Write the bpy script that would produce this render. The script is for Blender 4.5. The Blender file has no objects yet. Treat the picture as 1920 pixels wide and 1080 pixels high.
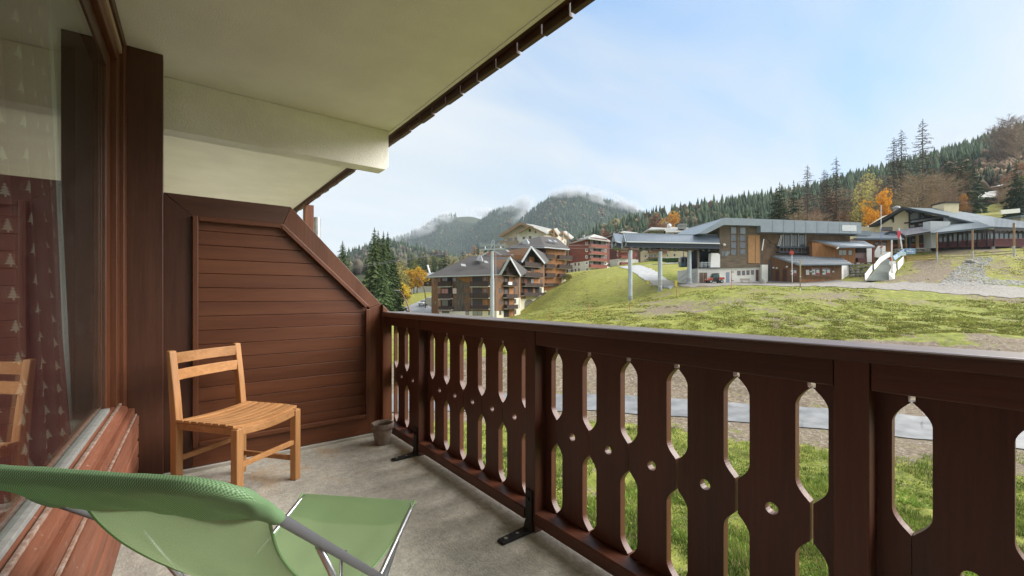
import bpy, bmesh, math, random
import numpy as np
from mathutils import Vector, Matrix, noise as mnoise
R = math.radians
random.seed(7); RNG = np.random.default_rng(11)
SC = bpy.context.scene
COL = SC.collection

# ---------------------------------------------------------------- camera, sky, sun, exposure
ZC = 1.18                       # eye height above the balcony floor (z = 0)
CX, CY, FP = 960.0, 556.0, 806.0
YAW = R(37.8)
FX, FY = math.sin(YAW), math.cos(YAW)        # view direction on plan
RX, RY = math.cos(YAW), -math.sin(YAW)       # to the right on plan
cam_d = bpy.data.cameras.new('camera'); cam = bpy.data.objects.new('camera', cam_d); COL.objects.link(cam)
cam.location = (0, 0, ZC); cam.rotation_euler = (R(90), 0, -YAW)
cam_d.sensor_width = 36; cam_d.lens = 36*FP/1920; cam_d.shift_y = (CY-540)/1920
cam_d.clip_start = 0.02; cam_d.clip_end = 30000
SC.camera = cam

SUN_EL, SUN_AZ = 38, 122      # azimuth measured clockwise from +Y
def sun_dir():
    return Vector((math.sin(R(SUN_AZ))*math.cos(R(SUN_EL)), math.cos(R(SUN_AZ))*math.cos(R(SUN_EL)), math.sin(R(SUN_EL))))
world = bpy.data.worlds.new('World'); SC.world = world; world.use_nodes = True
def build_world():
    nt = world.node_tree; nt.nodes.clear(); N = nt.nodes.new; L = nt.links.new
    out = N('ShaderNodeOutputWorld'); bg = N('ShaderNodeBackground'); bg.inputs['Strength'].default_value = 0.15
    sky = N('ShaderNodeTexSky'); sky.sky_type = 'NISHITA'; sky.sun_disc = False
    sky.sun_elevation = R(SUN_EL); sky.sun_rotation = R(SUN_AZ); sky.dust_density = 0.6; sky.ozone_density = 2.0
    tc = N('ShaderNodeTexCoord'); sep = N('ShaderNodeSeparateXYZ'); L(tc.outputs['Generated'], sep.inputs[0])
    # soft streaked cloud cover: project the direction on a cloud plane
    zz = N('ShaderNodeMath'); zz.operation = 'ADD'; zz.inputs[1].default_value = 0.22; L(sep.outputs['Z'], zz.inputs[0])
    zm = N('ShaderNodeMath'); zm.operation = 'MAXIMUM'; zm.inputs[1].default_value = 0.08; L(zz.outputs[0], zm.inputs[0])
    dv = N('ShaderNodeVectorMath'); dv.operation = 'DIVIDE'; L(tc.outputs['Generated'], dv.inputs[0])
    cb = N('ShaderNodeCombineXYZ'); 
    for k in range(3): L(zm.outputs[0], cb.inputs[k])
    L(cb.outputs[0], dv.inputs[1])
    mp = N('ShaderNodeMapping'); mp.inputs['Rotation'].default_value = (0, 0, R(35)); mp.inputs['Scale'].default_value = (0.55, 1.5, 1)
    L(dv.outputs[0], mp.inputs[0])
    n1 = N('ShaderNodeTexNoise'); n1.inputs['Scale'].default_value = 1.6; n1.inputs['Detail'].default_value = 7; n1.inputs['Roughness'].default_value = 0.52; n1.inputs['Distortion'].default_value = 0.5
    L(mp.outputs[0], n1.inputs[0])
    # thin veil where the blue shows: around one direction of the high sky
    blue_dir = Vector((FX*1 + RX*0.50, FY*1 + RY*0.50, 0.72)).normalized()
    dt = N('ShaderNodeVectorMath'); dt.operation = 'DOT_PRODUCT'; L(tc.outputs['Generated'], dt.inputs[0]); dt.inputs[1].default_value = blue_dir
    mr = N('ShaderNodeMapRange'); mr.inputs['From Min'].default_value = 0.80; mr.inputs['From Max'].default_value = 1.0; L(dt.outputs['Value'], mr.inputs['Value'])
    mr.interpolation_type = 'SMOOTHSTEP'
    r1 = N('ShaderNodeMapRange'); r1.inputs['From Min'].default_value = 0.30; r1.inputs['From Max'].default_value = 0.68; L(n1.outputs[0], r1.inputs['Value'])
    mu = N('ShaderNodeMath'); mu.operation = 'MULTIPLY'; L(mr.outputs[0], mu.inputs[0]); L(r1.outputs[0], mu.inputs[1])
    gen = N('ShaderNodeMath'); gen.operation = 'MULTIPLY'; gen.inputs[1].default_value = 0.12; L(r1.outputs[0], gen.inputs[0])
    ad = N('ShaderNodeMath'); ad.operation = 'MULTIPLY_ADD'; ad.inputs[1].default_value = 0.80; L(mu.outputs[0], ad.inputs[0]); L(gen.outputs[0], ad.inputs[2])
    cl = N('ShaderNodeMixRGB'); cl.inputs[1].default_value = (0.99, 0.995, 1, 1); cl.inputs[2].default_value = (0.78, 0.865, 0.93, 1)
    n2 = N('ShaderNodeTexNoise'); n2.inputs['Scale'].default_value = 1.1; n2.inputs['Detail'].default_value = 5; L(mp.outputs[0], n2.inputs[0])
    r2 = N('ShaderNodeMapRange'); r2.inputs['From Min'].default_value = 0.35; r2.inputs['From Max'].default_value = 0.7; L(n2.outputs[0], r2.inputs['Value'])
    L(r2.outputs[0], cl.inputs[0])
    cs = N('ShaderNodeVectorMath'); cs.operation = 'SCALE'; cs.inputs['Scale'].default_value = CLOUD; L(cl.outputs[0], cs.inputs[0])
    mx = N('ShaderNodeMixRGB'); L(ad.outputs[0], mx.inputs[0]); L(cs.outputs[0], mx.inputs[1])
    sc = N('ShaderNodeVectorMath'); sc.operation = 'SCALE'; sc.inputs['Scale'].default_value = 0.40; L(sky.outputs[0], sc.inputs[0]); bm_ = N('ShaderNodeMixRGB'); bm_.inputs[0].default_value = 0.72; L(sc.outputs[0], bm_.inputs[1]); bm_.inputs[2].default_value = (0.29, 0.53, 0.86, 1); L(bm_.outputs[0], mx.inputs[2])
    L(mx.outputs[0], bg.inputs['Color']); L(bg.outputs[0], out.inputs['Surface'])
HAZE = True
CLOUD = 1.06
build_world()
sun_l = bpy.data.lights.new('sun', 'SUN'); sun_l.energy = 1.5; sun_l.angle = R(54); sun_l.color = (1.0, 0.965, 0.91)
sun_o = bpy.data.objects.new('sun', sun_l); COL.objects.link(sun_o)
sun_o.rotation_euler = (-sun_dir()).to_track_quat('-Z', 'Y').to_euler()
SC.view_settings.view_transform = 'Standard'; SC.view_settings.look = 'None'
SC.view_settings.exposure = 2.6; SC.view_settings.gamma = 1; SC.view_settings.use_curve_mapping = False
SC.cycles.max_bounces = 10; SC.cycles.diffuse_bounces = 5; SC.cycles.transparent_max_bounces = 24; SC.cycles.volume_bounces = 0
SC.cycles.use_denoising = True; SC.cycles.volume_max_steps = 64
SC.cycles.sample_clamp_indirect = 6

# ---------------------------------------------------------------- placing helpers
def W(px, py, d):                      # point of the place seen at a pixel of the photograph, d metres away along the view
    a = (px-CX)/FP
    return Vector((FX*d + RX*a*d, FY*d + RY*a*d, ZC - (py-CY)*d/FP))
def XY(px, d):
    v = W(px, CY, d); return v.x, v.y
def Zof(py, d): return ZC - (py-CY)*d/FP

# ---------------------------------------------------------------- materials
MATS = {}
def mat(name, color, rough=0.7, var=0.0, vscale=5.0, bump=0.0, bscale=40.0, metal=0.0, spec=0.5, stretch=(1,1,1), color2=None, detail=6, coords='Object', attr=None, objvar=0.0, coat=0.0, transl=0.0, wave=None):
    if name in MATS: return MATS[name]
    m = bpy.data.materials.new(name); m.use_nodes = True; nt = m.node_tree; N = nt.nodes.new; L = nt.links.new
    b = nt.nodes['Principled BSDF']; out = nt.nodes['Material Output']
    b.inputs['Roughness'].default_value = rough; b.inputs['Metallic'].default_value = metal
    b.inputs['Specular IOR Level'].default_value = spec; b.inputs['Coat Weight'].default_value = coat
    tc = N('ShaderNodeTexCoord'); mp = N('ShaderNodeMapping'); mp.inputs['Scale'].default_value = stretch; L(tc.outputs[coords], mp.inputs[0])
    c = None
    if attr:
        a = N('ShaderNodeAttribute'); a.attribute_name = attr; c = a.outputs['Color']
    if var > 0 or color2:
        n = N('ShaderNodeTexNoise'); n.inputs['Scale'].default_value = vscale; n.inputs['Detail'].default_value = detail; n.inputs['Roughness'].default_value = 0.6; L(mp.outputs[0], n.inputs[0])
        mr = N('ShaderNodeMapRange'); mr.inputs['From Min'].default_value = 0.3; mr.inputs['From Max'].default_value = 0.7; L(n.outputs[0], mr.inputs['Value'])
        mx = N('ShaderNodeMixRGB'); L(mr.outputs[0], mx.inputs[0])
        if c is not None:
            for k, f in ((1, 1-var), (2, 1+var)):
                s = N('ShaderNodeVectorMath'); s.operation = 'SCALE'; s.inputs['Scale'].default_value = f; L(c, s.inputs[0]); L(s.outputs[0], mx.inputs[k])
        elif color2:
            mx.inputs[1].default_value = (*color, 1); mx.inputs[2].default_value = (*color2, 1)
        else:
            mx.inputs[1].default_value = (*[x*(1-var) for x in color], 1); mx.inputs[2].default_value = (*[min(1, x*(1+var)) for x in color], 1)
        c = mx.outputs[0]
    if objvar > 0:
        oi = N('ShaderNodeObjectInfo'); hs = N('ShaderNodeHueSaturation')
        m1 = N('ShaderNodeMapRange'); m1.inputs['To Min'].default_value = 1-objvar; m1.inputs['To Max'].default_value = 1+objvar; L(oi.outputs['Random'], m1.inputs['Value']); L(m1.outputs[0], hs.inputs['Value'])
        wn = N('ShaderNodeTexWhiteNoise'); wn.noise_dimensions = '1D'; L(oi.outputs['Random'], wn.inputs['W'])
        m2 = N('ShaderNodeMapRange'); m2.inputs['To Min'].default_value = 0.5-objvar*0.07; m2.inputs['To Max'].default_value = 0.5+objvar*0.07; L(wn.outputs[0], m2.inputs['Value']); L(m2.outputs[0], hs.inputs['Hue'])
        if c is not None: L(c, hs.inputs['Color'])
        else: hs.inputs['Color'].default_value = (*color, 1)
        c = hs.outputs[0]
    if c is not None: L(c, b.inputs['Base Color'])
    else: b.inputs['Base Color'].default_value = (*color, 1)
    nrm = None
    if bump > 0:
        n = N('ShaderNodeTexNoise'); n.inputs['Scale'].default_value = bscale; n.inputs['Detail'].default_value = 5; L(mp.outputs[0], n.inputs[0])
        bp = N('ShaderNodeBump'); bp.inputs['Strength'].default_value = bump; bp.inputs['Distance'].default_value = 0.01; L(n.outputs[0], bp.inputs['Height']); L(bp.outputs[0], b.inputs['Normal']); nrm = bp
    if transl > 0:
        t = N('ShaderNodeBsdfTranslucent'); ms = N('ShaderNodeMixShader'); ms.inputs[0].default_value = transl
        if c is not None: L(c, t.inputs['Color'])
        else: t.inputs['Color'].default_value = (*color, 1)
        L(b.outputs[0], ms.inputs[1]); L(t.outputs[0], ms.inputs[2]); L(ms.outputs[0], out.inputs['Surface'])
    MATS[name] = m; return m

def wood(name, c1, c2, axis, rough=0.5, scale=1.0, bump=0.35, coat=0.0, knots=False, dust=0.0):
    """painted or oiled wood; axis is the grain direction: 'x', 'y' or 'z'"""
    key = name+'_'+axis
    if key in MATS: return MATS[key]
    m = bpy.data.materials.new(key); m.use_nodes = True; nt = m.node_tree; N = nt.nodes.new; L = nt.links.new
    b = nt.nodes['Principled BSDF']; b.inputs['Coat Weight'].default_value = coat
    st = {'x': (0.06, 1, 1), 'y': (1, 0.06, 1), 'z': (1, 1, 0.06)}[axis]
    tc = N('ShaderNodeTexCoord'); mp = N('ShaderNodeMapping'); mp.inputs['Scale'].default_value = st; L(tc.outputs['Object'], mp.inputs[0])
    oi = N('ShaderNodeObjectInfo'); sh = N('ShaderNodeVectorMath'); sh.operation = 'SCALE'; cb = N('ShaderNodeCombineXYZ')
    for k in range(3): L(oi.outputs['Random'], cb.inputs[k])
    L(cb.outputs[0], sh.inputs[0]); sh.inputs['Scale'].default_value = 17.0; L(sh.outputs[0], mp.inputs['Location'])
    n = N('ShaderNodeTexNoise'); n.inputs['Scale'].default_value = 70*scale; n.inputs['Detail'].default_value = 8; n.inputs['Roughness'].default_value = 0.7; n.inputs['Distortion'].default_value = 0.4; L(mp.outputs[0], n.inputs[0])
    n2 = N('ShaderNodeTexNoise'); n2.inputs['Scale'].default_value = 9*scale; n2.inputs['Detail'].default_value = 4; L(mp.outputs[0], n2.inputs[0])
    ad = N('ShaderNodeMath'); ad.operation = 'ADD'; L(n.outputs[0], ad.inputs[0]); L(n2.outputs[0], ad.inputs[1])
    mr = N('ShaderNodeMapRange'); mr.inputs['From Min'].default_value = 0.75; mr.inputs['From Max'].default_value = 1.25; L(ad.outputs[0], mr.inputs['Value'])
    mx = N('ShaderNodeMixRGB'); mx.inputs[1].default_value = (*c1, 1); mx.inputs[2].default_value = (*c2, 1); L(mr.outputs[0], mx.inputs[0])
    hs = N('ShaderNodeHueSaturation'); m1 = N('ShaderNodeMapRange'); m1.inputs['To Min'].default_value = 0.86; m1.inputs['To Max'].default_value = 1.14; L(oi.outputs['Random'], m1.inputs['Value']); L(m1.outputs[0], hs.inputs['Value']); L(mx.outputs[0], hs.inputs['Color'])
    cc = hs.outputs[0]
    if dust > 0:       # worn pale patches of old paint
        nd = N('ShaderNodeTexNoise'); nd.inputs['Scale'].default_value = 30; nd.inputs['Detail'].default_value = 9; nd.inputs['Roughness'].default_value = 0.75; L(tc.outputs['Object'], nd.inputs[0])
        md = N('ShaderNodeMapRange'); md.inputs['From Min'].default_value = 0.62-0.25*dust; md.inputs['From Max'].default_value = 0.75-0.2*dust; L(nd.outputs[0], md.inputs['Value'])
        mm = N('ShaderNodeMixRGB'); L(md.outputs[0], mm.inputs[0]); L(cc, mm.inputs[1]); mm.inputs[2].default_value = (0.42, 0.33, 0.28, 1); cc = mm.outputs[0]
    L(cc, b.inputs['Base Color'])
    rr = N('ShaderNodeMapRange'); rr.inputs['To Min'].default_value = rough-0.08; rr.inputs['To Max'].default_value = rough+0.16; L(n2.outputs[0], rr.inputs['Value']); L(rr.outputs[0], b.inputs['Roughness'])
    bp = N('ShaderNodeBump'); bp.inputs['Strength'].default_value = bump; bp.inputs['Distance'].default_value = 0.002; L(n.outputs[0], bp.inputs['Height']); L(bp.outputs[0], b.inputs['Normal'])
    MATS[key] = m; return m

BR1, BR2 = (0.084, 0.024, 0.008), (0.134, 0.042, 0.014)
def brown(ax): return wood('brown_stain', BR1, BR2, ax, rough=0.42, bump=0.5)
def brown_rail(ax): return wood('rail_stain', (0.060, 0.0170, 0.0080), (0.102, 0.032, 0.0160), ax, rough=0.40, bump=0.6)
def brown_dark(ax): return wood('dark_stain', (0.045, 0.014, 0.006), (0.075, 0.025, 0.011), ax, rough=0.42, bump=0.4)
def teak(ax): return wood('oiled_teak', (0.30, 0.135, 0.045), (0.52, 0.262, 0.105), ax, rough=0.5, bump=0.35, scale=0.7)
def worn(ax): return wood('worn_stain', (0.13, 0.042, 0.020), (0.26, 0.095, 0.052), ax, rough=0.55, bump=0.6, dust=0.10)
def sillw(ax): return wood('sill_wood', (0.20, 0.105, 0.07), (0.36, 0.22, 0.155), ax, rough=0.6, bump=0.6, dust=0.7)

# ---------------------------------------------------------------- mesh helpers
class MB:
    def __init__(s): s.v = []; s.f = []; s.c = []
    def add(s, vs, fs, col=None):
        o = len(s.v); s.v += [tuple(v) for v in vs]; s.f += [tuple(i+o for i in f) for f in fs]
        if col is not None: s.c += [col]*len(vs)
        return s
    def box(s, x0, x1, y0, y1, z0, z1):
        return s.add([(x0,y0,z0),(x1,y0,z0),(x1,y1,z0),(x0,y1,z0),(x0,y0,z1),(x1,y0,z1),(x1,y1,z1),(x0,y1,z1)],
              [(0,3,2,1),(4,5,6,7),(0,1,5,4),(1,2,6,5),(2,3,7,6),(3,0,4,7)])
    def bar(s, a, b, w, h, up=(0,0,1)):          # a rectangular bar from a to b
        a = Vector(a); b = Vector(b); t = (b-a).normalized(); up = Vector(up)
        sd = t.cross(up)
        if sd.length < 1e-5: sd = t.cross(Vector((1,0,0)))
        sd.normalize(); u = sd.cross(t); vs = []
        for p in (a, b):
            for i, j in ((-1,-1),(1,-1),(1,1),(-1,1)): vs.append(p + sd*(w/2*i) + u*(h/2*j))
        return s.add(vs, [(0,1,2,3),(7,6,5,4),(0,4,5,1),(1,5,6,2),(2,6,7,3),(3,7,4,0)])
    def tube(s, pts, r, n=8, cap=True):
        pts = [Vector(p) for p in pts]; rs = r if isinstance(r, (list, tuple)) else [r]*len(pts)
        vs = []; fs = []; prev = None
        for i, p in enumerate(pts):
            t = (pts[min(i+1, len(pts)-1)] - pts[max(i-1, 0)]).normalized()
            if prev is None:
                sd = t.cross(Vector((0,0,1)));
                if sd.length < 1e-3: sd = t.cross(Vector((1,0,0)))
            else: sd = prev - t*prev.dot(t)
            sd.normalize(); prev = sd; u = sd.cross(t)
            for k in range(n):
                a = 2*math.pi*k/n; vs.append(p + sd*math.cos(a)*rs[i] + u*math.sin(a)*rs[i])
        for i in range(len(pts)-1):
            for k in range(n):
                a = i*n+k; b = i*n+(k+1)%n; fs.append((a, b, b+n, a+n))
        if cap: fs.append(tuple(range(n))[::-1]); fs.append(tuple((len(pts)-1)*n+k for k in range(n)))
        return s.add(vs, fs)
    def lathe(s, prof, c, n=24):
        vs = []; fs = []
        for (r, z) in prof:
            for k in range(n): a = 2*math.pi*k/n; vs.append((c[0]+r*math.cos(a), c[1]+r*math.sin(a), c[2]+z))
        for i in range(len(prof)-1):
            for k in range(n): a = i*n+k; b = i*n+(k+1)%n; fs.append((a, b, b+n, a+n))
        return s.add(vs, fs)
    def prism(s, pts, off):                      # planar polygon (3D points) pushed along off
        n = len(pts); off = Vector(off); vs = [Vector(p) for p in pts]+[Vector(p)+off for p in pts]
        return s.add(vs, [tuple(range(n)), tuple(range(2*n-1, n-1, -1))]+[(i, i+n, (i+1)%n+n, (i+1)%n) for i in range(n)])
    def build(s, name, m, parent=None, smooth=False, bevel=0.0, seg=2, origin=None):
        me = bpy.data.meshes.new(name); o = Vector((0,0,0))
        if parent is not None:
            o = Vector(parent.location)
            if parent.parent is not None: o = o + Vector(parent.parent.location)
        if origin is not None: o = Vector(origin)
        me.from_pydata([Vector(v)-o for v in s.v] if o.length > 0 else s.v, [], s.f)
        if s.c and len(s.c) == len(s.v):
            at = me.color_attributes.new('Col', 'FLOAT_COLOR', 'POINT'); at.data.foreach_set('color', np.array([(*c[:3], 1.0) for c in s.c], dtype=np.float32).ravel())
        bm = bmesh.new(); bm.from_mesh(me)
        bmesh.ops.recalc_face_normals(bm, faces=bm.faces[:])
        if bevel > 0:
            bmesh.ops.bevel(bm, geom=[e for e in bm.edges if e.is_manifold and e.calc_face_angle(0) > 0.5], offset=bevel, segments=seg, affect='EDGES', profile=0.5, clamp_overlap=True)
        bm.to_mesh(me); bm.free()
        if smooth: me.polygons.foreach_set('use_smooth', [True]*len(me.polygons))
        if m: me.materials.append(m)
        ob = bpy.data.objects.new(name, me); COL.objects.link(ob)
        if parent is not None: ob.parent = parent
        elif origin is not None: ob.location = o
        return ob
def fast_mesh(name, V, F, m, parent=None, cols=None, smooth=False):
    """V (n,3) array, F (m,k) array of one polygon size"""
    me = bpy.data.meshes.new(name); V = np.asarray(V, dtype=np.float32); F = np.asarray(F, dtype=np.int32); k = F.shape[1]
    me.vertices.add(len(V)); me.vertices.foreach_set('co', V.ravel())
    me.loops.add(F.size); me.loops.foreach_set('vertex_index', F.ravel())
    me.polygons.add(len(F)); me.polygons.foreach_set('loop_start', np.arange(0, F.size, k, dtype=np.int32)); me.polygons.foreach_set('loop_total', np.full(len(F), k, dtype=np.int32))
    if cols is not None:
        at = me.color_attributes.new('Col', 'FLOAT_COLOR', 'POINT'); c = np.ones((len(V), 4), dtype=np.float32); c[:, :3] = cols; at.data.foreach_set('color', c.ravel())
    me.update(calc_edges=True); me.validate()
    if smooth: me.polygons.foreach_set('use_smooth', [True]*len(me.polygons))
    if m: me.materials.append(m)
    ob = bpy.data.objects.new(name, me); COL.objects.link(ob)
    if parent is not None: ob.parent = parent
    return ob
def tag(o, label=None, cat=None, group=None, kind=None):
    if label: o['label'] = label
    if cat: o['category'] = cat
    if group: o['group'] = group
    if kind: o['kind'] = kind
    return o
def thing(name, loc, label=None, cat=None, group=None, kind=None):
    e = bpy.data.objects.new(name, None); COL.objects.link(e); e.location = loc; e.empty_display_size = 0.2
    return tag(e, label, cat, group, kind)
def copy_tree(o, parent=None):
    c = o.copy(); COL.objects.link(c); c.parent = parent
    for ch in list(o.children): copy_tree(ch, c)
    return c
def smoothstep(a, b, x):
    t = np.clip((x-a)/(b-a), 0, 1); return t*t*(3-2*t)
# ================================================================ THE LARGE STRUCTURE: GROUND
# spot heights (photo column, photo row, distance) turned into real points of the terrain
CTRL = []
for px in (300, 560, 800, 1000, 1200, 1400, 1600, 1800, 2050, 2400, 3000):
    for d in (5, 11, 18, 25): CTRL.append((*XY(px, d), -6.0))
for px, d in ((900, 31), (1110, 31.5), (1395, 29), (1700, 26), (2000, 24), (700, 32), (500, 34)): CTRL.append((*XY(px, d), -6.0))
for px, py, d in (
    (1000,690,36),(1000,640,45),(1000,600,60),(1000,583,85),(960,597,80),(1060,534,105),(1100,513,125),(1160,500,135),(1142,504,150),
    (1182,563,79),(1240,546,81),(975,600,104),(1000,566,113),(1021,548,119),(1045,536,122),(1062,525,125),(1030,555,110),(1130,560,85),(1130,590,60),(1150,650,42),
    (1300,690,35),(1300,650,41),(1300,620,47),(1300,600,52),(1300,580,58),(1300,560,66),(1300,545,74),(1300,532,82),(1400,531,84),(1290,531,90),
    (1500,700,33),(1500,650,40),(1500,600,50),(1500,560,62),(1500,538,74),(1500,530,82),(1300,505,112),(1250,497,130),(1350,492,150),(1200,492,165),(1100,508,165),
    (1400,500,130),(1480,487,150),
    (1600,532,76),(1650,528,78),(1622,527,79),(1700,538,70),(1700,480,92),(1690,524,76),(1750,497,82),
    (1700,650,38),(1700,600,49),(1700,570,58),(1800,545,66),(1900,650,36),(1900,600,49),(1900,565,58),(1900,548,64),(1900,530,70),(1820,525,70),
    (1757,484,85),(1827,480,85),(1893,476,85),(1800,464,97),(1920,458,97),(1650,470,110),(1750,450,125),(1900,445,125),(1600,480,120),
    (2100,600,45),(2100,540,65),(2100,470,90),(2100,440,125),(2500,560,50),(2500,470,90),(2500,440,125),(1500,470,175),(1700,425,165),(1900,400,165),(2200,400,165),
    (860,602,95),(930,603,93),(780,590,108),(740,584,112),(800,563,128),(838,552,140),(860,544,150),(700,580,120),(640,562,150),(740,556,140),(700,640,50),(850,640,50),(850,615,70),(700,605,75),
    (560,600,80),(500,560,150),(400,600,80),(900,545,160),(1000,525,150),(1040,515,150)):
    CTRL.append((*XY(px, d), Zof(py, d)))
CTRL = np.array(CTRL)
def tps_fit(P, z, lam):
    n = len(P); d = np.linalg.norm(P[:, None]-P[None], axis=2); K = np.where(d > 0, d*d*np.log(d+1e-9), 0)+np.eye(n)*lam
    A = np.zeros((n+3, n+3)); A[:n, :n] = K; A[:n, n] = 1; A[:n, n+1:] = P; A[n, :n] = 1; A[n+1:, :n] = P.T
    return np.linalg.solve(A, np.concatenate([z, np.zeros(3)]))
_P = CTRL[:, :2]/50.0; _W = tps_fit(_P, CTRL[:, 2], 0.004)
def tps(x, y):
    q = np.stack([x, y], -1)/50.0; out = np.zeros(len(q))
    for i in range(0, len(q), 20000):
        qq = q[i:i+20000]; d = np.linalg.norm(qq[:, None]-_P[None], axis=2); out[i:i+20000] = (np.where(d > 0, d*d*np.log(d+1e-9), 0))@_W[:len(_P)] + _W[len(_P)] + qq@_W[len(_P)+1:]
    return out
def lay(px, tab):
    a = np.array(tab, dtype=float); r = 0      # smoothed so that crests do not kink
    for o in (-16, -8, 0, 8, 16): r = r+np.interp(px+o, a[:, 0], a[:, 1])/5
    return r
LAYERS = [ # crest distance, slope towards us, slope away, crest rows
 (300, 0.16, 0.3, [(300,520),(640,518),(760,510),(860,500),(920,494),(1000,490),(1100,500),(1250,540),(1400,600)]),
 (470, 0.45, 0.3, [(700,640),(1000,520),(1080,468),(1150,434),(1200,424),(1300,406),(1400,392),(1500,376),(1600,350),(1700,326),(1800,300),(1900,262),(2000,240),(2600,190),(4000,190)]),
 (900, 0.35, 0.3, [(200,500),(600,492),(655,484),(690,466),(720,458),(800,478),(1000,520)]),
 (2600, 0.45, 0.5, [(600,520),(700,456),(750,446),(790,430),(815,411),(832,402),(850,407),(872,399),(905,407),(960,432),(1100,470),(1400,520)]),
 (2200, 0.47, 0.5, [(700,560),(800,486),(850,446),(880,430),(910,407),(940,388),(965,390),(1000,402),(1050,434),(1200,480),(1400,520)]),
 (1800, 0.50, 0.5, [(800,560),(900,478),(960,430),(990,400),(1020,378),(1045,368),(1060,365),(1095,365),(1130,376),(1180,392),(1230,412),(1300,440),(1500,500),(1800,520),(4000,500)]),
]
def hnoise(x, y, s, oct=4):
    """cheap value noise on arrays"""
    tot = 0; amp = 1; f = 1/s
    for o in range(oct):
        X = x*f+o*17.3; Y = y*f+o*9.1; xi = np.floor(X); yi = np.floor(Y); u = X-xi; v = Y-yi; u = u*u*(3-2*u); v = v*v*(3-2*v)
        def h(a, b): q = np.sin(a*127.1+b*311.7+o*13.7)*43758.5453; return q-np.floor(q)
        tot = tot+amp*((h(xi,yi)*(1-u)+h(xi+1,yi)*u)*(1-v)+(h(xi,yi+1)*(1-u)+h(xi+1,yi+1)*u)*v-0.5); amp *= 0.5; f *= 2
    return tot
def ground_td(px, d):
    """ground height for photo column px at distance d (arrays)"""
    px = np.asarray(px, float); d = np.asarray(d, float); a = (px-CX)/FP
    dn = np.minimum(d, 172); ac = np.clip(a, -1.2, 2.2)
    x = FX*dn+RX*ac*dn; y = FY*dn+RY*ac*dn
    z = tps(x.ravel(), y.ravel()).reshape(x.shape); z = np.where(d > 172, z+(d-172)*0.01, z)
    z = np.clip(z, -6.6, 40); z = np.where(d < 24, -6.0+np.clip(d-24, 0, 1), z)
    X = FX*d+RX*a*d; Y = FY*d+RY*a*d
    z = z+hnoise(X, Y, 3.0, 4)*0.16*smoothstep(8, 30, d)
    rf = flat_d(road_far(px)); fur = smoothstep(0.8, 2.5, d-rf)*(1-smoothstep(42, 45, d))      # ruts and furrows along the bank
    q = d-rf+hnoise(X, Y, 9, 3)*1.6; z = z+fur*(np.sin(q*5.1)*0.045+np.sin(q*2.3+1)*0.05+hnoise(X*0.35+Y*0.2, q*2.2, 0.9, 3)*0.10)
    for D, s1, s2, tab in LAYERS:
        zc = ZC+(CY-lay(px, tab))*D/FP
        amp = 0.028*D if D > 600 else 0.012*D
        if D == 470: s1 = np.maximum(0.40, (zc-19)/320)
        zz = zc-np.where(d < D, (D-d)*s1, (d-D)*s2)
        zz = zz+hnoise(X+D, Y, D*0.22, 5)*amp*smoothstep(0, 0.22*D, np.abs(d-D))
        if D <= 470: zz = np.where(d < 120, -99, zz)
        k = 0.004*D+0.5; z = np.maximum(z, zz)
    return z
def gz(px, d): return float(ground_td(np.array([px]), np.array([d]))[0])

def build_ground():
    tcol = np.concatenate([np.linspace(-3200, 500, 30, endpoint=False), np.linspace(500, 2050, 620, endpoint=False), np.linspace(2050, 6000, 50)])
    dd = np.concatenate([np.linspace(3, 9.5, 8, endpoint=False), FP/np.linspace(FP/9.5, FP/170, 470, endpoint=False), FP/np.linspace(FP/170, FP/2900, 150, endpoint=False)**1.0, np.array([2900, 3400, 4500, 7000, 12000])])
    PX, D = np.meshgrid(tcol, dd); Z = ground_td(PX, D); Z[-4:] = np.clip(Z[-4:], -20, 20)
    a = (PX-CX)/FP; X = FX*D+RX*a*D; Y = FY*D+RY*a*D
    V = np.stack([X, Y, Z], -1).reshape(-1, 3); nx = len(tcol); ny = len(dd)
    i = np.arange(nx-1)[None]+np.arange(ny-1)[:, None]*nx; F = np.stack([i, i+1, i+1+nx, i+nx], -1).reshape(-1, 4)
    # zones: R bare soil, G yellowed grass, B far forest floor
    soil, dry, far = zones(PX, D, X, Y)
    C = np.stack([soil, dry, far], -1).reshape(-1, 3)
    # land behind the balcony, joined to the same sheet
    b0 = len(V); p = []
    for d in (3, -60, -900):
        for l in (-18, 0, 25) if d == 3 else (-900, 0, 900): p.append((FX*d+RX*l, FY*d+RY*l, -6.0 if d == 3 else -6.2))
    V = np.concatenate([V, np.array(p)]); F = np.concatenate([F, np.array([[b0+r*3+c, b0+r*3+c+1, b0+r*3+c+4, b0+r*3+c+3] for r in (0, 1) for c in (0, 1)])]); C = np.concatenate([C, np.zeros((9, 3))])
    o = fast_mesh('ground', V, F, ground_mat(), cols=C, smooth=True)
    return tag(o, kind='structure')
def road_far(px):  return np.interp(px, [600, 1048, 1110, 1395, 1700, 2000, 2600], [742, 742, 742, 759, 781, 803, 850])
def road_near(px): return np.interp(px, [600, 1048, 1110, 1395, 1700, 2000, 2600], [773, 771, 769, 792, 821, 852, 915])
def flat_d(py): return 7.18*FP/(py-CY)
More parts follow.
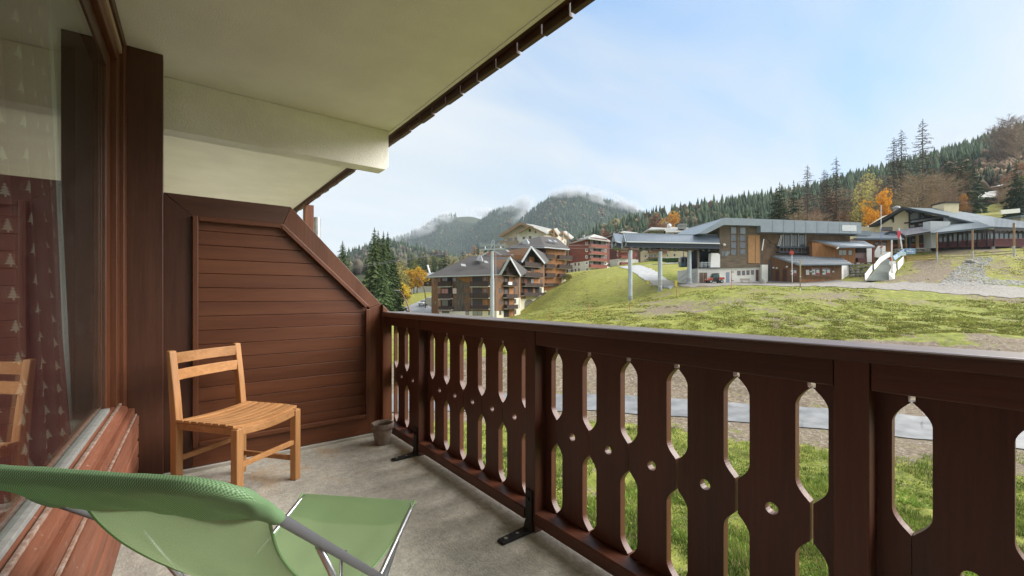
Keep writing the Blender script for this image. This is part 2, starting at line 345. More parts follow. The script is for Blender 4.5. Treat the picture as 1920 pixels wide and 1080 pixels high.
def zones(PX, D, X, Y):
    dn = flat_d(road_near(PX)); df = flat_d(road_far(PX))
    n = hnoise(X, Y, 5, 4); n2 = hnoise(X+50, Y-30, 14, 3)
    soil = 0.10+0.25*smoothstep(0.0, 0.5, n)
    strip = smoothstep(dn-3.4, dn-2.2, D+n*2.0)*(1-smoothstep(df+10.5, df+13.5, D+n*5-(PX-1200)*0.004))
    soil = np.maximum(soil, strip*0.97)
    # slope above the rail: scarred soil next to the tracks and along the terrace edge
    up = smoothstep(42, 46, D)*(1-smoothstep(95, 120, D))
    scar = np.clip(0.24+1.0*n+0.9*n2, 0, 1)*up*smoothstep(1050, 1300, PX)
    soil = np.maximum(soil, scar)
    band = np.exp(-((D-(60+ (PX-1250)*0.016))/5.5)**2)*smoothstep(1120, 1250, PX)*(1-smoothstep(1560, 1700, PX)); soil = np.maximum(soil, band*0.66)
    diag = np.exp(-((D-(66-(PX-1250)*0.05))/2.6)**2)*smoothstep(1180, 1260, PX)*(1-smoothstep(1420, 1520, PX)); soil = np.maximum(soil, diag*0.62); soil = np.where(D > 42, soil*(0.55+0.9*np.clip(hnoise(X+3, Y+8, 7, 4)+0.45, 0, 1)), soil)
    dry = np.clip(0.30+1.0*n2+0.4*n, 0, 1)*smoothstep(35, 60, D); dry = np.maximum(dry, smoothstep(1640, 1720, PX)*smoothstep(70, 78, D)*0.7)
    dry = np.maximum(dry, 0.62*smoothstep(75, 90, D)*(1-smoothstep(1080, 1250, PX)))
    far = smoothstep(175, 240, D)
    cab = np.exp(-((PX-1860)/75)**2-((D-205)/40)**2); far = far*(1-np.clip(cab*1.6, 0, 1))
    return soil, dry, far
def ground_mat():
    m = bpy.data.materials.new('meadow_and_soil'); m.use_nodes = True; nt = m.node_tree; N = nt.nodes.new; L = nt.links.new
    b = nt.nodes['Principled BSDF']; b.inputs['Roughness'].default_value = 0.95; b.inputs['Specular IOR Level'].default_value = 0.15
    tc = N('ShaderNodeTexCoord'); at = N('ShaderNodeAttribute'); at.attribute_name = 'Col'; sp = N('ShaderNodeSeparateColor'); L(at.outputs['Color'], sp.inputs[0])
    def nz(s, d=6, r=0.65, off=0):
        n = N('ShaderNodeTexNoise'); n.inputs['Scale'].default_value = s; n.inputs['Detail'].default_value = d; n.inputs['Roughness'].default_value = r
        if off:
            mp = N('ShaderNodeMapping'); mp.inputs['Location'].default_value = (off, off*2, 0); L(tc.outputs['Object'], mp.inputs[0]); L(mp.outputs[0], n.inputs[0])
        else: L(tc.outputs['Object'], n.inputs[0])
        return n.outputs[0]
    def ramp(f, *st):
        r = N('ShaderNodeValToRGB'); r.color_ramp.elements.remove(r.color_ramp.elements[1]); 
        for i, (p, c) in enumerate(st):
            e = r.color_ramp.elements[0] if i == 0 else r.color_ramp.elements.new(p)
            e.position = p; e.color = (*c, 1)
        L(f, r.inputs[0]); return r.outputs[0]
    def mix(f, a, c):
        x = N('ShaderNodeMixRGB'); L(f, x.inputs[0]); L(a, x.inputs[1]); L(c, x.inputs[2]); return x.outputs[0]
    def math_(op, a, b_):
        x = N('ShaderNodeMath'); x.operation = op
        for k, v in enumerate((a, b_)):
            if isinstance(v, (int, float)): x.inputs[k].default_value = v
            else: L(v, x.inputs[k])
        return x.outputs[0]
    green = ramp(nz(1.3, 9, 0.72), (0.32, (0.075, 0.085, 0.020)), (0.46, (0.155, 0.180, 0.034)), (0.57, (0.232, 0.250, 0.052)), (0.70, (0.32, 0.29, 0.11)))
    yell = ramp(nz(0.9, 9, 0.75, 31), (0.34, (0.12, 0.085, 0.03)), (0.45, (0.245, 0.220, 0.055)), (0.58, (0.29, 0.300, 0.065)), (0.72, (0.38, 0.28, 0.12)))
    dirt = ramp(nz(3.5, 10, 0.8, 7), (0.3, (0.075, 0.056, 0.036)), (0.5, (0.175, 0.140, 0.100)), (0.62, (0.30, 0.255, 0.20)), (0.72, (0.50, 0.46, 0.41)))
    g1 = mix(math_('MULTIPLY', sp.outputs[1], 1.0), green, yell)
    nn = nz(1.1, 12, 0.82, 13)
    f = math_('ADD', math_('MULTIPLY', math_('SUBTRACT', nn, 0.5), 4.6), sp.outputs[0])
    f = math_('MULTIPLY', math_('SUBTRACT', f, 0.42), 4.5); cl = N('ShaderNodeClamp'); L(f, cl.inputs[0])
    c = mix(cl.outputs[0], g1, dirt)
    ff = ramp(nz(0.05, 8, 0.7, 3), (0.3, (0.018, 0.030, 0.014)), (0.5, (0.04, 0.05, 0.022)), (0.7, (0.10, 0.075, 0.04)))
    c = mix(sp.outputs[2], c, ff)
    L(c, b.inputs['Base Color'])
    bp = N('ShaderNodeBump'); bp.inputs['Strength'].default_value = 0.9; bp.inputs['Distance'].default_value = 0.12; L(nz(5, 8, 0.75), bp.inputs['Height']); L(bp.outputs[0], b.inputs['Normal'])
    return m
build_ground()

def drape(name, rows, m, up=0.05, n_across=3, nsub=10, kind='structure', rag=0.0):
    """a sheet laid on the terrain; rows of (px_left, d_left, px_right, d_right)"""
    A = np.array(rows, float); tt = np.linspace(0, len(A)-1, (len(A)-1)*nsub+1)
    Q = np.stack([np.interp(tt, np.arange(len(A)), A[:, k]) for k in range(4)], 1)
    u = np.linspace(0, 1, n_across)
    pl = np.array([XY(q[0], q[1]) for q in Q]); pr = np.array([XY(q[2], q[3]) for q in Q])
    if rag: e1 = hnoise(pl[:, 0], pl[:, 1], 1.2, 4)*rag; e2 = hnoise(pr[:, 0]+40, pr[:, 1], 1.2, 4)*rag; ac_ = (pr-pl)/np.linalg.norm(pr-pl, axis=1)[:, None]; pl = pl+ac_*e1[:, None]; pr = pr+ac_*e2[:, None]
    P = pl[:, None]*(1-u)[None, :, None]+pr[:, None]*u[None, :, None]
    X, Y = P[..., 0], P[..., 1]; D = X*FX+Y*FY; Lt = X*RX+Y*RY; PX = CX+FP*Lt/D
    Z = ground_td(PX, D)+up
    nx = n_across; i = np.arange(nx-1)[None]+np.arange(len(Q)-1)[:, None]*nx
    F = np.stack([i, i+1, i+1+nx, i+nx], -1).reshape(-1, 4)
    V = np.stack([X, Y, Z], -1).reshape(-1, 3)
    return tag(fast_mesh(name, V, F, m, smooth=True), kind=kind)
asph = mat('wet_asphalt', (0.165, 0.168, 0.170), 0.5, var=0.38, vscale=0.8, bump=0.3, bscale=50, detail=10, stretch=(1, 1, 1))
asph2 = mat('grey_asphalt', (0.24, 0.25, 0.26), 0.5, var=0.2, vscale=0.6)
gravel = mat('crushed_gravel', (0.13, 0.118, 0.10), 0.95, bump=0.9, bscale=25, color2=(0.31, 0.29, 0.265), vscale=4, detail=12)
pxs = list(range(560, 2700, 60))
drape('road', [(p, float(flat_d(road_near(p))), p, float(flat_d(road_far(p)))) for p in pxs], asph, up=0.05, nsub=24, n_across=9, rag=0.14)
drape('gravel_track', [(1275,81.5,1268,85.5),(1300,77,1300,84.5),(1400,76,1400,86),(1500,74.5,1500,86),(1600,71.5,1600,79),(1700,67,1700,73),(1800,63.5,1800,69.5),(1920,60,1920,65.5),(2200,52,2200,57)], gravel, up=0.07, n_across=9, nsub=24, rag=2.2)
drape('path', [(1258,80,1268,86),(1232,88,1262,90),(1205,97,1242,100),(1185,108,1222,112),(1172,118,1204,125),(1160,128,1194,140),(1180,140,1260,150),(1240,142,1300,152)], mat('pale_concrete_path', (0.33, 0.335, 0.34), 0.7, var=0.2, vscale=1.0), up=0.10, n_across=7, nsub=12, rag=0.8)
drape('hill_road', [(700,96,870,92),(728,104,868,99),(742,112,850,106),(762,120,848,116),(790,128,852,127),(815,138,858,138),(838,150,870,152),(858,168,885,168)], asph2, up=0.08, n_across=9, nsub=10)
# ================================================================ THE BALCONY
plaster = mat('painted_render', (0.80, 0.765, 0.71), 0.85, var=0.06, vscale=2.5, bump=0.35, bscale=160)
plaster2 = mat('beam_render', (0.80, 0.765, 0.70), 0.85, var=0.08, vscale=3, bump=0.6, bscale=110)
def concrete_mat():
    m = mat('worn_concrete_floor', (0.34, 0.33, 0.30), 0.75, bump=0.5, bscale=90); nt = m.node_tree; N = nt.nodes.new; L = nt.links.new; b = nt.nodes['Principled BSDF']
    tc = nt.nodes['Texture Coordinate']
    def nz(s, d, r, st=(1,1,1), off=(0,0,0)):
        mp = N('ShaderNodeMapping'); mp.inputs['Scale'].default_value = st; mp.inputs['Location'].default_value = off; L(tc.outputs['Object'], mp.inputs[0])
        n = N('ShaderNodeTexNoise'); n.inputs['Scale'].default_value = s; n.inputs['Detail'].default_value = d; n.inputs['Roughness'].default_value = r; L(mp.outputs[0], n.inputs[0]); return n.outputs[0]
    r = N('ShaderNodeValToRGB'); L(nz(2.2, 9, 0.7), r.inputs[0]); e = r.color_ramp.elements; e[0].position = 0.3; e[0].color = (0.40, 0.385, 0.345, 1); e[1].position = 0.68; e[1].color = (0.66, 0.635, 0.57, 1)
    r2 = N('ShaderNodeValToRGB'); L(nz(26, 8, 0.8), r2.inputs[0]); e = r2.color_ramp.elements; e[0].position = 0.33; e[0].color = (0.62, 0.6, 0.58, 1); e[1].position = 0.6; e[1].color = (1.06, 1.05, 1.02, 1)
    mx = N('ShaderNodeMixRGB'); mx.blend_type = 'MULTIPLY'; mx.inputs[0].default_value = 1; L(r.outputs[0], mx.inputs[1]); L(r2.outputs[0], mx.inputs[2])
    # brushed strokes and rust-coloured stains
    r4 = N('ShaderNodeMapRange'); r4.inputs['From Min'].default_value = 0.52; r4.inputs['From Max'].default_value = 0.68; L(nz(3.2, 7, 0.7, (1, 0.8, 1), (3.1, 1.7, 0)), r4.inputs['Value'])
    sp = N('ShaderNodeSeparateXYZ'); L(tc.outputs['Object'], sp.inputs[0]); g = N('ShaderNodeMapRange'); g.inputs['From Min'].default_value = 2.5; g.inputs['From Max'].default_value = 3.3; L(sp.outputs['Y'], g.inputs['Value'])
    mu = N('ShaderNodeMath'); mu.operation = 'MULTIPLY'; L(r4.outputs[0], mu.inputs[0]); L(g.outputs[0], mu.inputs[1])
    m2 = N('ShaderNodeMath'); m2.operation = 'MULTIPLY'; m2.inputs[1].default_value = 0.75; L(mu.outputs[0], m2.inputs[0])
    mx2 = N('ShaderNodeMixRGB'); L(m2.outputs[0], mx2.inputs[0]); L(mx.outputs[0], mx2.inputs[1]); mx2.inputs[2].default_value = (0.46, 0.27, 0.09, 1)
    # dark damp blotches
    r5 = N('ShaderNodeMapRange'); r5.inputs['From Min'].default_value = 0.55; r5.inputs['From Max'].default_value = 0.75; L(nz(1.7, 8, 0.65, (1.4, 0.7, 1), (9, 4, 0)), r5.inputs['Value'])
    m5 = N('ShaderNodeMath'); m5.operation = 'MULTIPLY'; m5.inputs[1].default_value = 0.6; L(r5.outputs[0], m5.inputs[0])
    mx3 = N('ShaderNodeMixRGB'); mx3.inputs[2].default_value = (0.22, 0.205, 0.175, 1); L(m5.outputs[0], mx3.inputs[0]); L(mx2.outputs[0], mx3.inputs[1])
    L(mx3.outputs[0], b.inputs['Base Color']); return m
conc = concrete_mat()
WALL_T = Vector((0.0225, 1, 0)).normalized(); WALL_N = Vector((1, -0.0225, 0)).normalized(); WALL_P = Vector((-0.30, 3.5, 0))
def WP(y, n, z): return WALL_P + WALL_T*(y-3.5) + WALL_N*n + Vector((0,0,z))
def wbox(mb, y0, y1, n0, n1, z0, z1):
    vs = [WP(y, n, z) for z in (z0, z1) for (y, n) in ((y0,n0),(y0,n1),(y1,n1),(y1,n0))]
    return mb.add(vs, [(0,3,2,1),(4,5,6,7),(0,1,5,4),(1,2,6,5),(2,3,7,6),(3,0,4,7)])
tag(MB().box(-0.6, 1.53, -2.6, 3.655, -0.22, 0).build('balcony_floor', conc), kind='structure')
tag(MB().box(-0.6, 1.53, 3.66, 9, -0.22, 0).build('balcony_floor', mat('neighbour_floor', (0.3,0.29,0.27), 0.85, var=0.15)), kind='structure')
tag(MB().box(-0.80, 1.577, -2.6, 12, 2.71, 2.90).build('ceiling', plaster), kind='structure')
# thin drip edge below the ceiling rim
tag(MB().box(1.545, 1.552, -2.6, 12, 2.704, 2.7095).build('ceiling_rim', plaster), kind='structure')
tag(MB().prism([(-0.8,3.84,2.345),(1.50,3.84,2.345),(1.535,3.84,2.375),(1.535,3.84,2.709),(-0.8,3.84,2.709)], (0,0.16,0)).build('ceiling_beam', plaster2, bevel=0.006), kind='structure')
tag(MB().box(1.30, 1.535, 3.845, 3.99, -0.02, 0.0).build('floor_edge', plaster2), kind='structure')
# upper balcony boards hanging past the slab
fc = thing('upper_balustrade', (1.60, 1.7, 2.66), 'dark brown boards of the balcony above hanging past the white slab edge', 'balustrade')
y = -2.4; k = 0
proto = None
while y < 11:
    ln = 0.222; dz = 0.006*math.sin(k*2.7)
    if proto is None:
        proto = MB().box(0, 0.035, 0.004, ln-0.010, 0, 0.62).build('board', brown_dark('z'), fc, bevel=0.003, origin=(0,0,0)); o = proto
    else: o = proto.copy(); COL.objects.link(o); o.parent = fc
    o.location = (0.018, y-1.7, dz); y += ln; k += 1
MB().box(1.58, 1.616, -2.4, 11.4, 2.714, 2.86).build('rail', brown_dark('y'), fc)
MB().box(1.655, 1.69, -2.4, 11.4, 2.95, 3.05).build('rail', brown_dark('y'), fc)

# facade wall: room behind the window
wallm = mat('room_wall', (0.42, 0.38, 0.33), 0.9)
MB_ = MB()
tag(MB().box(-4.6, -4.5, -2.7, 12.1, -6.5, 3.1).build('wall_back', wallm), kind='structure')
tag(MB().box(-4.5, -0.66, -2.7, -2.6, -6.5, 3.1).build('wall_side', wallm), kind='structure')
tag(MB().box(-4.5, -0.42, 3.75, 3.85, 0, 2.71).build('wall_party', wallm), kind='structure')
tag(MB().box(-4.5, -0.61, -2.6, 9, -0.22, 0).build('floor', mat('room_floor', (0.12, 0.07, 0.04), 0.4)), kind='structure')
tag(MB().box(-4.5, -0.81, -2.6, 12, 2.71, 3.1).build('ceiling', wallm), kind='structure')
tag(MB().box(-0.75, 1.50, -2.7, -2.6, -0.2, 3.0).build('wall_near_end', mat('render_outer', (0.55,0.5,0.42), 0.9)), kind='structure')
tag(MB().box(-0.9, 1.4, -2.6, 12, -6.5, -0.23).build('facade_below', mat('render_outer', (0.55,0.5,0.42), 0.9)), kind='structure')
# neighbour's facade beyond the partition
tag(MB().box(-0.5, -0.30, 3.72, 12, -0.1, 2.70).build('wall_neighbour', plaster), kind='structure')
nd = thing('balcony_door', (-0.29, 4.6, 0), 'dark framed glass door on the neighbouring balcony behind the partition', 'door')
MB().box(-0.299, -0.262, 3.92, 3.99, 0.0, 2.4).box(-0.299, -0.262, 5.3, 5.37, 0, 2.4).box(-0.299, -0.262, 3.991, 5.299, 2.33, 2.4).build('frame', brown_dark('z'), nd)
glassdark = mat('dark_glass', (0.02, 0.025, 0.03), 0.05, spec=0.9)
MB().box(-0.298, -0.285, 3.991, 5.299, 0.01, 2.329).build('pane', glassdark, nd)
# large corner post
tag(MB().box(-0.32, -0.077, 3.50, 3.598, 0.001, 2.709).build('corner_post', brown_dark('z'), bevel=0.004), 'wide dark brown post between the window and the end partition', 'post')

# ---- window
win = thing('picture_window', WP(1.6, 0, 0.56), 'large fixed window with dark brown frame beside the green chair', 'window')
def glass_mat():
    m = bpy.data.materials.new('window_glass'); m.use_nodes = True; nt = m.node_tree; nt.nodes.clear(); N = nt.nodes.new; L = nt.links.new
    out = N('ShaderNodeOutputMaterial'); t = N('ShaderNodeBsdfTransparent'); t.inputs[0].default_value = (0.86, 0.90, 0.88, 1)
    g = N('ShaderNodeBsdfGlossy'); g.inputs['Roughness'].default_value = 0.0; g.inputs['Color'].default_value = (0.9, 0.92, 0.92, 1)
    ge = N('ShaderNodeNewGeometry'); dt = N('ShaderNodeVectorMath'); dt.operation = 'DOT_PRODUCT'; L(ge.outputs['Normal'], dt.inputs[0]); L(ge.outputs['Incoming'], dt.inputs[1])
    def M(op, a, b_=None):
        x = N('ShaderNodeMath'); x.operation = op
        for k, v in enumerate((a, b_)):
            if v is None: continue
            if isinstance(v, (int, float)): x.inputs[k].default_value = v
            else: L(v, x.inputs[k])
        return x.outputs[0]
    sch = M('ADD', M('MULTIPLY', M('POWER', M('SUBTRACT', 1.0, M('ABSOLUTE', dt.outputs['Value'])), 5.0), 0.9), 0.045)
    mx = N('ShaderNodeMixShader'); L(sch, mx.inputs[0]); L(t.outputs[0], mx.inputs[1]); L(g.outputs[0], mx.inputs[2])
    # settled dust, thicker towards the sill
    df = N('ShaderNodeBsdfDiffuse'); df.inputs[0].default_value = (0.5, 0.48, 0.44, 1)
    tc = N('ShaderNodeTexCoord'); sp = N('ShaderNodeSeparateXYZ'); L(tc.outputs['Object'], sp.inputs[0])
    n = N('ShaderNodeTexNoise'); n.inputs['Scale'].default_value = 9; n.inputs['Detail'].default_value = 10; n.inputs['Roughness'].default_value = 0.8; L(tc.outputs['Object'], n.inputs[0])
    r = N('ShaderNodeMapRange'); r.inputs['From Min'].default_value = 0.45; r.inputs['From Max'].default_value = 0.8; r.inputs['To Min'].default_value = 0.004; r.inputs['To Max'].default_value = 0.035; L(n.outputs[0], r.inputs['Value'])
    mz = N('ShaderNodeMixShader'); L(r.outputs[0], mz.inputs[0]); L(mx.outputs[0], mz.inputs[1]); L(df.outputs[0], mz.inputs[2]); L(mz.outputs[0], out.inputs[0])
    return m
GL = glass_mat()
YA, YB = -2.4, 3.18
wbox(MB(), YA, YB, -0.012, -0.004, 0.575, 2.42).build('pane', GL, win)
f = MB(); wbox(f, YB, 3.30, -0.055, 0.000, 0.50, 2.64); f.build('frame_stile', brown('z'), win, bevel=0.004)
f = MB(); wbox(f, 3.30, 3.392, -0.055, 0.030, 0.50, 2.64); f.build('frame_stile', brown('z'), win, bevel=0.004)
f = MB(); wbox(f, 3.392, 3.4985, -0.06, 0.052, 0.50, 2.7085); f.build('frame_stile', brown('z'), win, bevel=0.005)
f = MB(); wbox(f, YA, YB-0.001, -0.055, 0.002, 2.42, 2.52); f.build('frame_head', brown_dark('y'), win, bevel=0.004)
f = MB(); wbox(f, YA, 3.299, -0.055, 0.030, 2.521, 2.60); f.build('frame_head', brown('y'), win, bevel=0.005)
f = MB(); wbox(f, YA, 3.39, -0.06, 0.052, 2.645, 2.7085); f.build('frame_head', brown_dark('y'), win, bevel=0.004)
f = MB(); wbox(f, YA, 3.391, -0.055, 0.040, 2.601, 2.644); f.build('frame_head', mat('pale_trim', (0.42,0.30,0.22), 0.6), win)
f = MB(); wbox(f, YA, YB-0.001, -0.02, 0.013, 0.556, 0.575); f.build('glazing_bead', mat('grey_putty', (0.27, 0.265, 0.25), 0.7, var=0.2, vscale=30), win, bevel=0.002)
f = MB(); f.add([WP(y_, n_, z_) for y_ in (YA, 3.389) for (n_, z_) in ((-0.06,0.52),(0.066,0.50),(0.066,0.532),(0.0135,0.556),(-0.06,0.556))], [(0,1,2,3,4),(9,8,7,6,5),(0,5,6,1),(1,6,7,2),(2,7,8,3),(3,8,9,4),(4,9,5,0)])
f.build('sill', worn('y'), win, bevel=0.004)
f = MB(); wbox(f, YA, 3.388, 0.0265, 0.040, 0.545, 0.5575); f.build('sill_edge_highlight', sillw('y'), win, bevel=0.003)  # pale worn strip, the sill's edge highlight put into its colour
# cladding below the window
par = thing('wall_cladding', WP(1.6, 0.08, 0), 'reddish brown wooden cladding below the window sill', 'wall')
f = MB(); wbox(f, YA, 3.497, -0.06, 0.088, 0.452, 0.500); f.build('plank', worn('y'), par, bevel=0.006)
f = MB(); wbox(f, YA, 3.497, -0.06, 0.108, 0.400, 0.451); f.build('ledge', worn('y'), par, bevel=0.004)
f = MB(); wbox(f, YA, 3.497, 0.0885, 0.100, 0.4515, 0.462); f.build('ledge_edge_highlight', sillw('y'), par, bevel=0.003)  # pale worn strip that paints the highlight along the ledge
for k in range(4):
    z1 = 0.399-k*0.098; z0 = max(0.004, z1-0.094); mb = MB()
    prof = [(-0.06, z0), (0.094, z0), (0.106, z0+0.012), (0.106, z1-0.012), (0.094, z1), (-0.06, z1)]
    n_ = len(prof); mb.add([WP(y_, a_, b_) for y_ in (YA, 3.497) for (a_, b_) in prof], [tuple(range(n_)), tuple(range(2*n_-1, n_-1, -1))]+[(i, i+n_, (i+1)%n_+n_, (i+1)%n_) for i in range(n_)])
    mb.build('plank', worn('y'), par)
f = MB(); wbox(f, YA, 3.497, -0.30, -0.061, -0.2, 0.52); f.build('backing', wallm, par)

# ---- curtains inside
def curtain(name, y0, y1, n0, amp, waves, m, z0=0.05, z1=2.55, lean=0.0, topshift=0.0):
    nu, nv = max(160, int(waves*26)), 40; V = []; F = []
    for j in range(nv+1):
        t = j/nv; z = z0+(z1-z0)*t
        for i in range(nu+1):
            u = i/nu; yy = (y0+(y1-y0)*u)+lean*(1-t)*u+topshift*t*u
            nn = n0+amp*math.sin(u*waves*2*math.pi+0.5*math.sin(t*2.1+u*9))+amp*0.35*math.sin(u*waves*4.3*math.pi+1)
            V.append(WP(yy, nn, z))
    for j in range(nv):
        for i in range(nu): a = j*(nu+1)+i; F.append((a, a+1, a+nu+2, a+nu+1))
    V = np.array([tuple(v) for v in V]); o = fast_mesh(name, V, F, m, smooth=True)
    uv = o.data.uv_layers.new(name='UVMap'); U = np.zeros((len(V), 2)); 
    for j in range(nv+1):
        q = V[j*(nu+1):(j+1)*(nu+1)]; cum = np.concatenate([[0], np.cumsum(np.linalg.norm(np.diff(q, axis=0), axis=1))]); cum = cum*(cum0/cum[-1]) if j else cum; cum0 = cum[-1]
        for i in range(nu+1): U[j*(nu+1)+i] = (cum[i], z0+(z1-z0)*j/nv)
    li = np.zeros(len(o.data.loops), dtype=np.int32); o.data.loops.foreach_get('vertex_index', li); uv.data.foreach_set('uv', U[li].astype(np.float32).ravel())
    return o
def tree_cloth():
    m = bpy.data.materials.new('red_tree_cloth'); m.use_nodes = True; nt = m.node_tree; N = nt.nodes.new; L = nt.links.new; b = nt.nodes['Principled BSDF']; b.inputs['Roughness'].default_value = 0.95
    uv = N('ShaderNodeUVMap'); sp = N('ShaderNodeSeparateXYZ'); L(uv.outputs[0], sp.inputs[0])
    def M(op, a, b_=0, c=None):
        x = N('ShaderNodeMath'); x.operation = op
        for k, v in enumerate((a, b_, c)):
            if v is None: continue
            if isinstance(v, (int, float)): x.inputs[k].default_value = v
            else: L(v, x.inputs[k])
        return x.outputs[0]
    PW, PH = 0.062, 0.100
    cu = M('DIVIDE', sp.outputs['X'], PW); col = M('FLOOR', cu); fu = M('SUBTRACT', M('FRACT', cu), 0.5)
    sh = M('MULTIPLY', M('MODULO', col, 2.0), 0.5); cv = M('ADD', M('DIVIDE', sp.outputs['Y'], PH), sh); fv = M('FRACT', cv)
    # fir tree: stacked tiers narrowing upwards, short stem
    h = M('DIVIDE', M('SUBTRACT', fv, 0.26), 0.36)                    # 0 bottom .. 1 top of the crown
    saw = M('FRACT', M('MULTIPLY', h, 4.0)); wd = M('MULTIPLY', M('SUBTRACT', 1.0, h), 0.20); wd = M('ADD', wd, M('MULTIPLY', M('SUBTRACT', 0.5, saw), 0.10))
    ins = M('LESS_THAN', M('ABSOLUTE', fu), wd); ins = M('MULTIPLY', ins, M('MULTIPLY', M('GREATER_THAN', h, 0.0), M('LESS_THAN', h, 1.0)))
    stem = M('MULTIPLY', M('LESS_THAN', M('ABSOLUTE', fu), 0.04), M('MULTIPLY', M('GREATER_THAN', fv, 0.19), M('LESS_THAN', fv, 0.27)))
    f_ = M('MAXIMUM', ins, stem)
    mx = N('ShaderNodeMixRGB'); L(f_, mx.inputs[0]); mx.inputs[1].default_value = (0.125, 0.010, 0.014, 1); mx.inputs[2].default_value = (0.38, 0.29, 0.24, 1); L(mx.outputs[0], b.inputs['Base Color'])
    t = N('ShaderNodeBsdfTranslucent'); L(mx.outputs[0], t.inputs[0]); ms = N('ShaderNodeMixShader'); ms.inputs[0].default_value = 0.2; L(b.outputs[0], ms.inputs[1]); L(t.outputs[0], ms.inputs[2]); L(ms.outputs[0], nt.nodes['Material Output'].inputs[0])
    return m
cu = curtain('curtain', -1.6, 3.02, -0.105, 0.040, 21, tree_cloth(), topshift=-0.62)
tag(cu, 'dark red curtain printed with small pale fir trees behind the window', 'curtain')
shm = mat('white_voile', (0.72, 0.74, 0.76), 0.9, transl=0.45)
sh = curtain('sheer_curtain', 2.70, 3.50, -0.19, 0.03, 6, shm, topshift=-0.58)
tag(sh, 'white sheer curtain hanging beside the red tree curtain', 'curtain')

# ---- end partition with plank panel
PY0 = 3.60
pt = thing('end_partition', (0.7, PY0, 0), 'dark brown wooden end wall with sloping top and horizontal planks', 'partition')
def xz(mb, pts, y0, y1): return mb.prism([(x, y0, z) for x, z in pts], (0, y1-y0, 0))
# frame boards around the panel opening
OUT = [(-0.076,1.859),(0.671,1.859),(1.372,1.115),(1.372,0.03)]
a0, a1, a2 = 0.072, 0.617, 1.268; zt, zm, zb = 1.722, 1.085, 0.165
xz(MB(), [(-0.20,0.03),(a0,0.03),(a0,zt),(-0.076,1.853),(-0.20,1.853)], PY0, PY0+0.04).build('frame_board', brown_dark('z'), pt, bevel=0.002)
xz(MB(), [(-0.0765,1.859),(a0+0.0005,zt+0.001),(a1,zt+0.001),(0.671,1.859)], PY0, PY0+0.04).build('frame_board', brown_dark('x'), pt, bevel=0.002)
xz(MB(), [(0.672,1.859),(a1+0.001,zt),(a2,zm),(1.372,1.115)], PY0-0.002, PY0+0.04).build('frame_board', brown('z'), pt, bevel=0.003)
xz(MB(), [(1.372,1.113),(a2,zm-0.002),(a2,0.03),(1.372,0.03)], PY0, PY0+0.04).build('frame_board', brown('z'), pt, bevel=0.003)
xz(MB(), [(a0+0.001,0.03),(a2-0.001,0.03),(a2-0.001,zb),(a0+0.001,zb)], PY0, PY0+0.04).build('frame_board', brown('x'), pt, bevel=0.003)
# raised moulding
def mould(p, q, w=0.032, m=None): 
    MB().bar((p[0], PY0-0.012, p[1]), (q[0], PY0-0.012, q[1]), w, 0.024, up=(0,1,0)).build('moulding', m or brown('x'), pt, bevel=0.004)
ms_ = 0.017
mould((a0+ms_, zb), (a0+ms_, zt), m=brown('z')); mould((a0+2*ms_+0.001, zt-ms_), (a1-0.004, zt-ms_)); mould((a1-0.012, zt-0.012), (a2-ms_-0.004, zm+0.010), m=brown('z')); mould((a2-ms_, zm-0.012), (a2-ms_, zb), m=brown('z')); mould((a0+2*ms_+0.001, zb+ms_), (a2-2*ms_-0.001, zb+ms_))
def clip_x(z):            # right end of a plank at height z
    if z <= zm: return a2-0.004
    return a2-0.004-(z-zm)*(a2-a1)/(zt-zm)
z = zb+0.004; PH_ = 0.0975
while z < zt-0.01:
    z1 = min(z+PH_-0.0025, zt-0.002)
    pts = [(a0+0.004, z), (clip_x(z), z)]
    if z < zm < z1: pts.append((a2-0.004, zm))
    pts += [(clip_x(z1), z1), (a0+0.004, z1)]
    xz(MB(), pts, PY0+0.016+0.0008*math.sin(z*40), PY0+0.034).build('plank', brown('x'), pt, bevel=0.0028, seg=2); z += PH_
xz(MB(), [(-0.20,0.035),(1.365,0.035),(1.365,1.11),(0.668,1.85),(-0.20,1.85)], PY0+0.041, PY0+0.062).build('backing', brown_dark('x'), pt)
# end post where the rail meets the partition, cement kerb at its foot
tag(MB().prism([(1.373,3.565,0.001),(1.373,3.565,1.113),(1.455,3.565,1.026),(1.455,3.565,0.001)], (0,0.13,0)).build('end_post', brown('z'), bevel=0.004), 'brown post at the foot of the sloping partition where the rail ends', 'post')
tag(MB().prism([(-0.32,3.585,0.0),(-0.30,3.575,0.028),(1.36,3.592,0.022),(1.37,3.598,0.0)], (0,0.08,0)).build('floor_strip', mat('pale_cement', (0.55,0.53,0.48), 0.85, var=0.1, bump=0.3), bevel=0.003), 'pale cement strip along the foot of the wooden partition', 'strip')
# neighbour's post and downpipe seen above the slope
tag(MB().box(1.60, 1.735, 7.48, 7.62, -3, 2.66).build('far_post', brown('z'), bevel=0.004), 'reddish brown post of the neighbouring balcony above the sloping partition', 'post')
dp = MB().tube([(2.04,8.55,-6),(2.04,8.55,2.5),(2.04,8.55,2.65)], 0.06, 14).build('rain_pipe', mat('zinc', (0.42,0.44,0.46), 0.4, metal=0.6, var=0.25, vscale=9), smooth=False)
tag(dp, 'short grey zinc pipe end beside the neighbouring brown post', 'pipe')

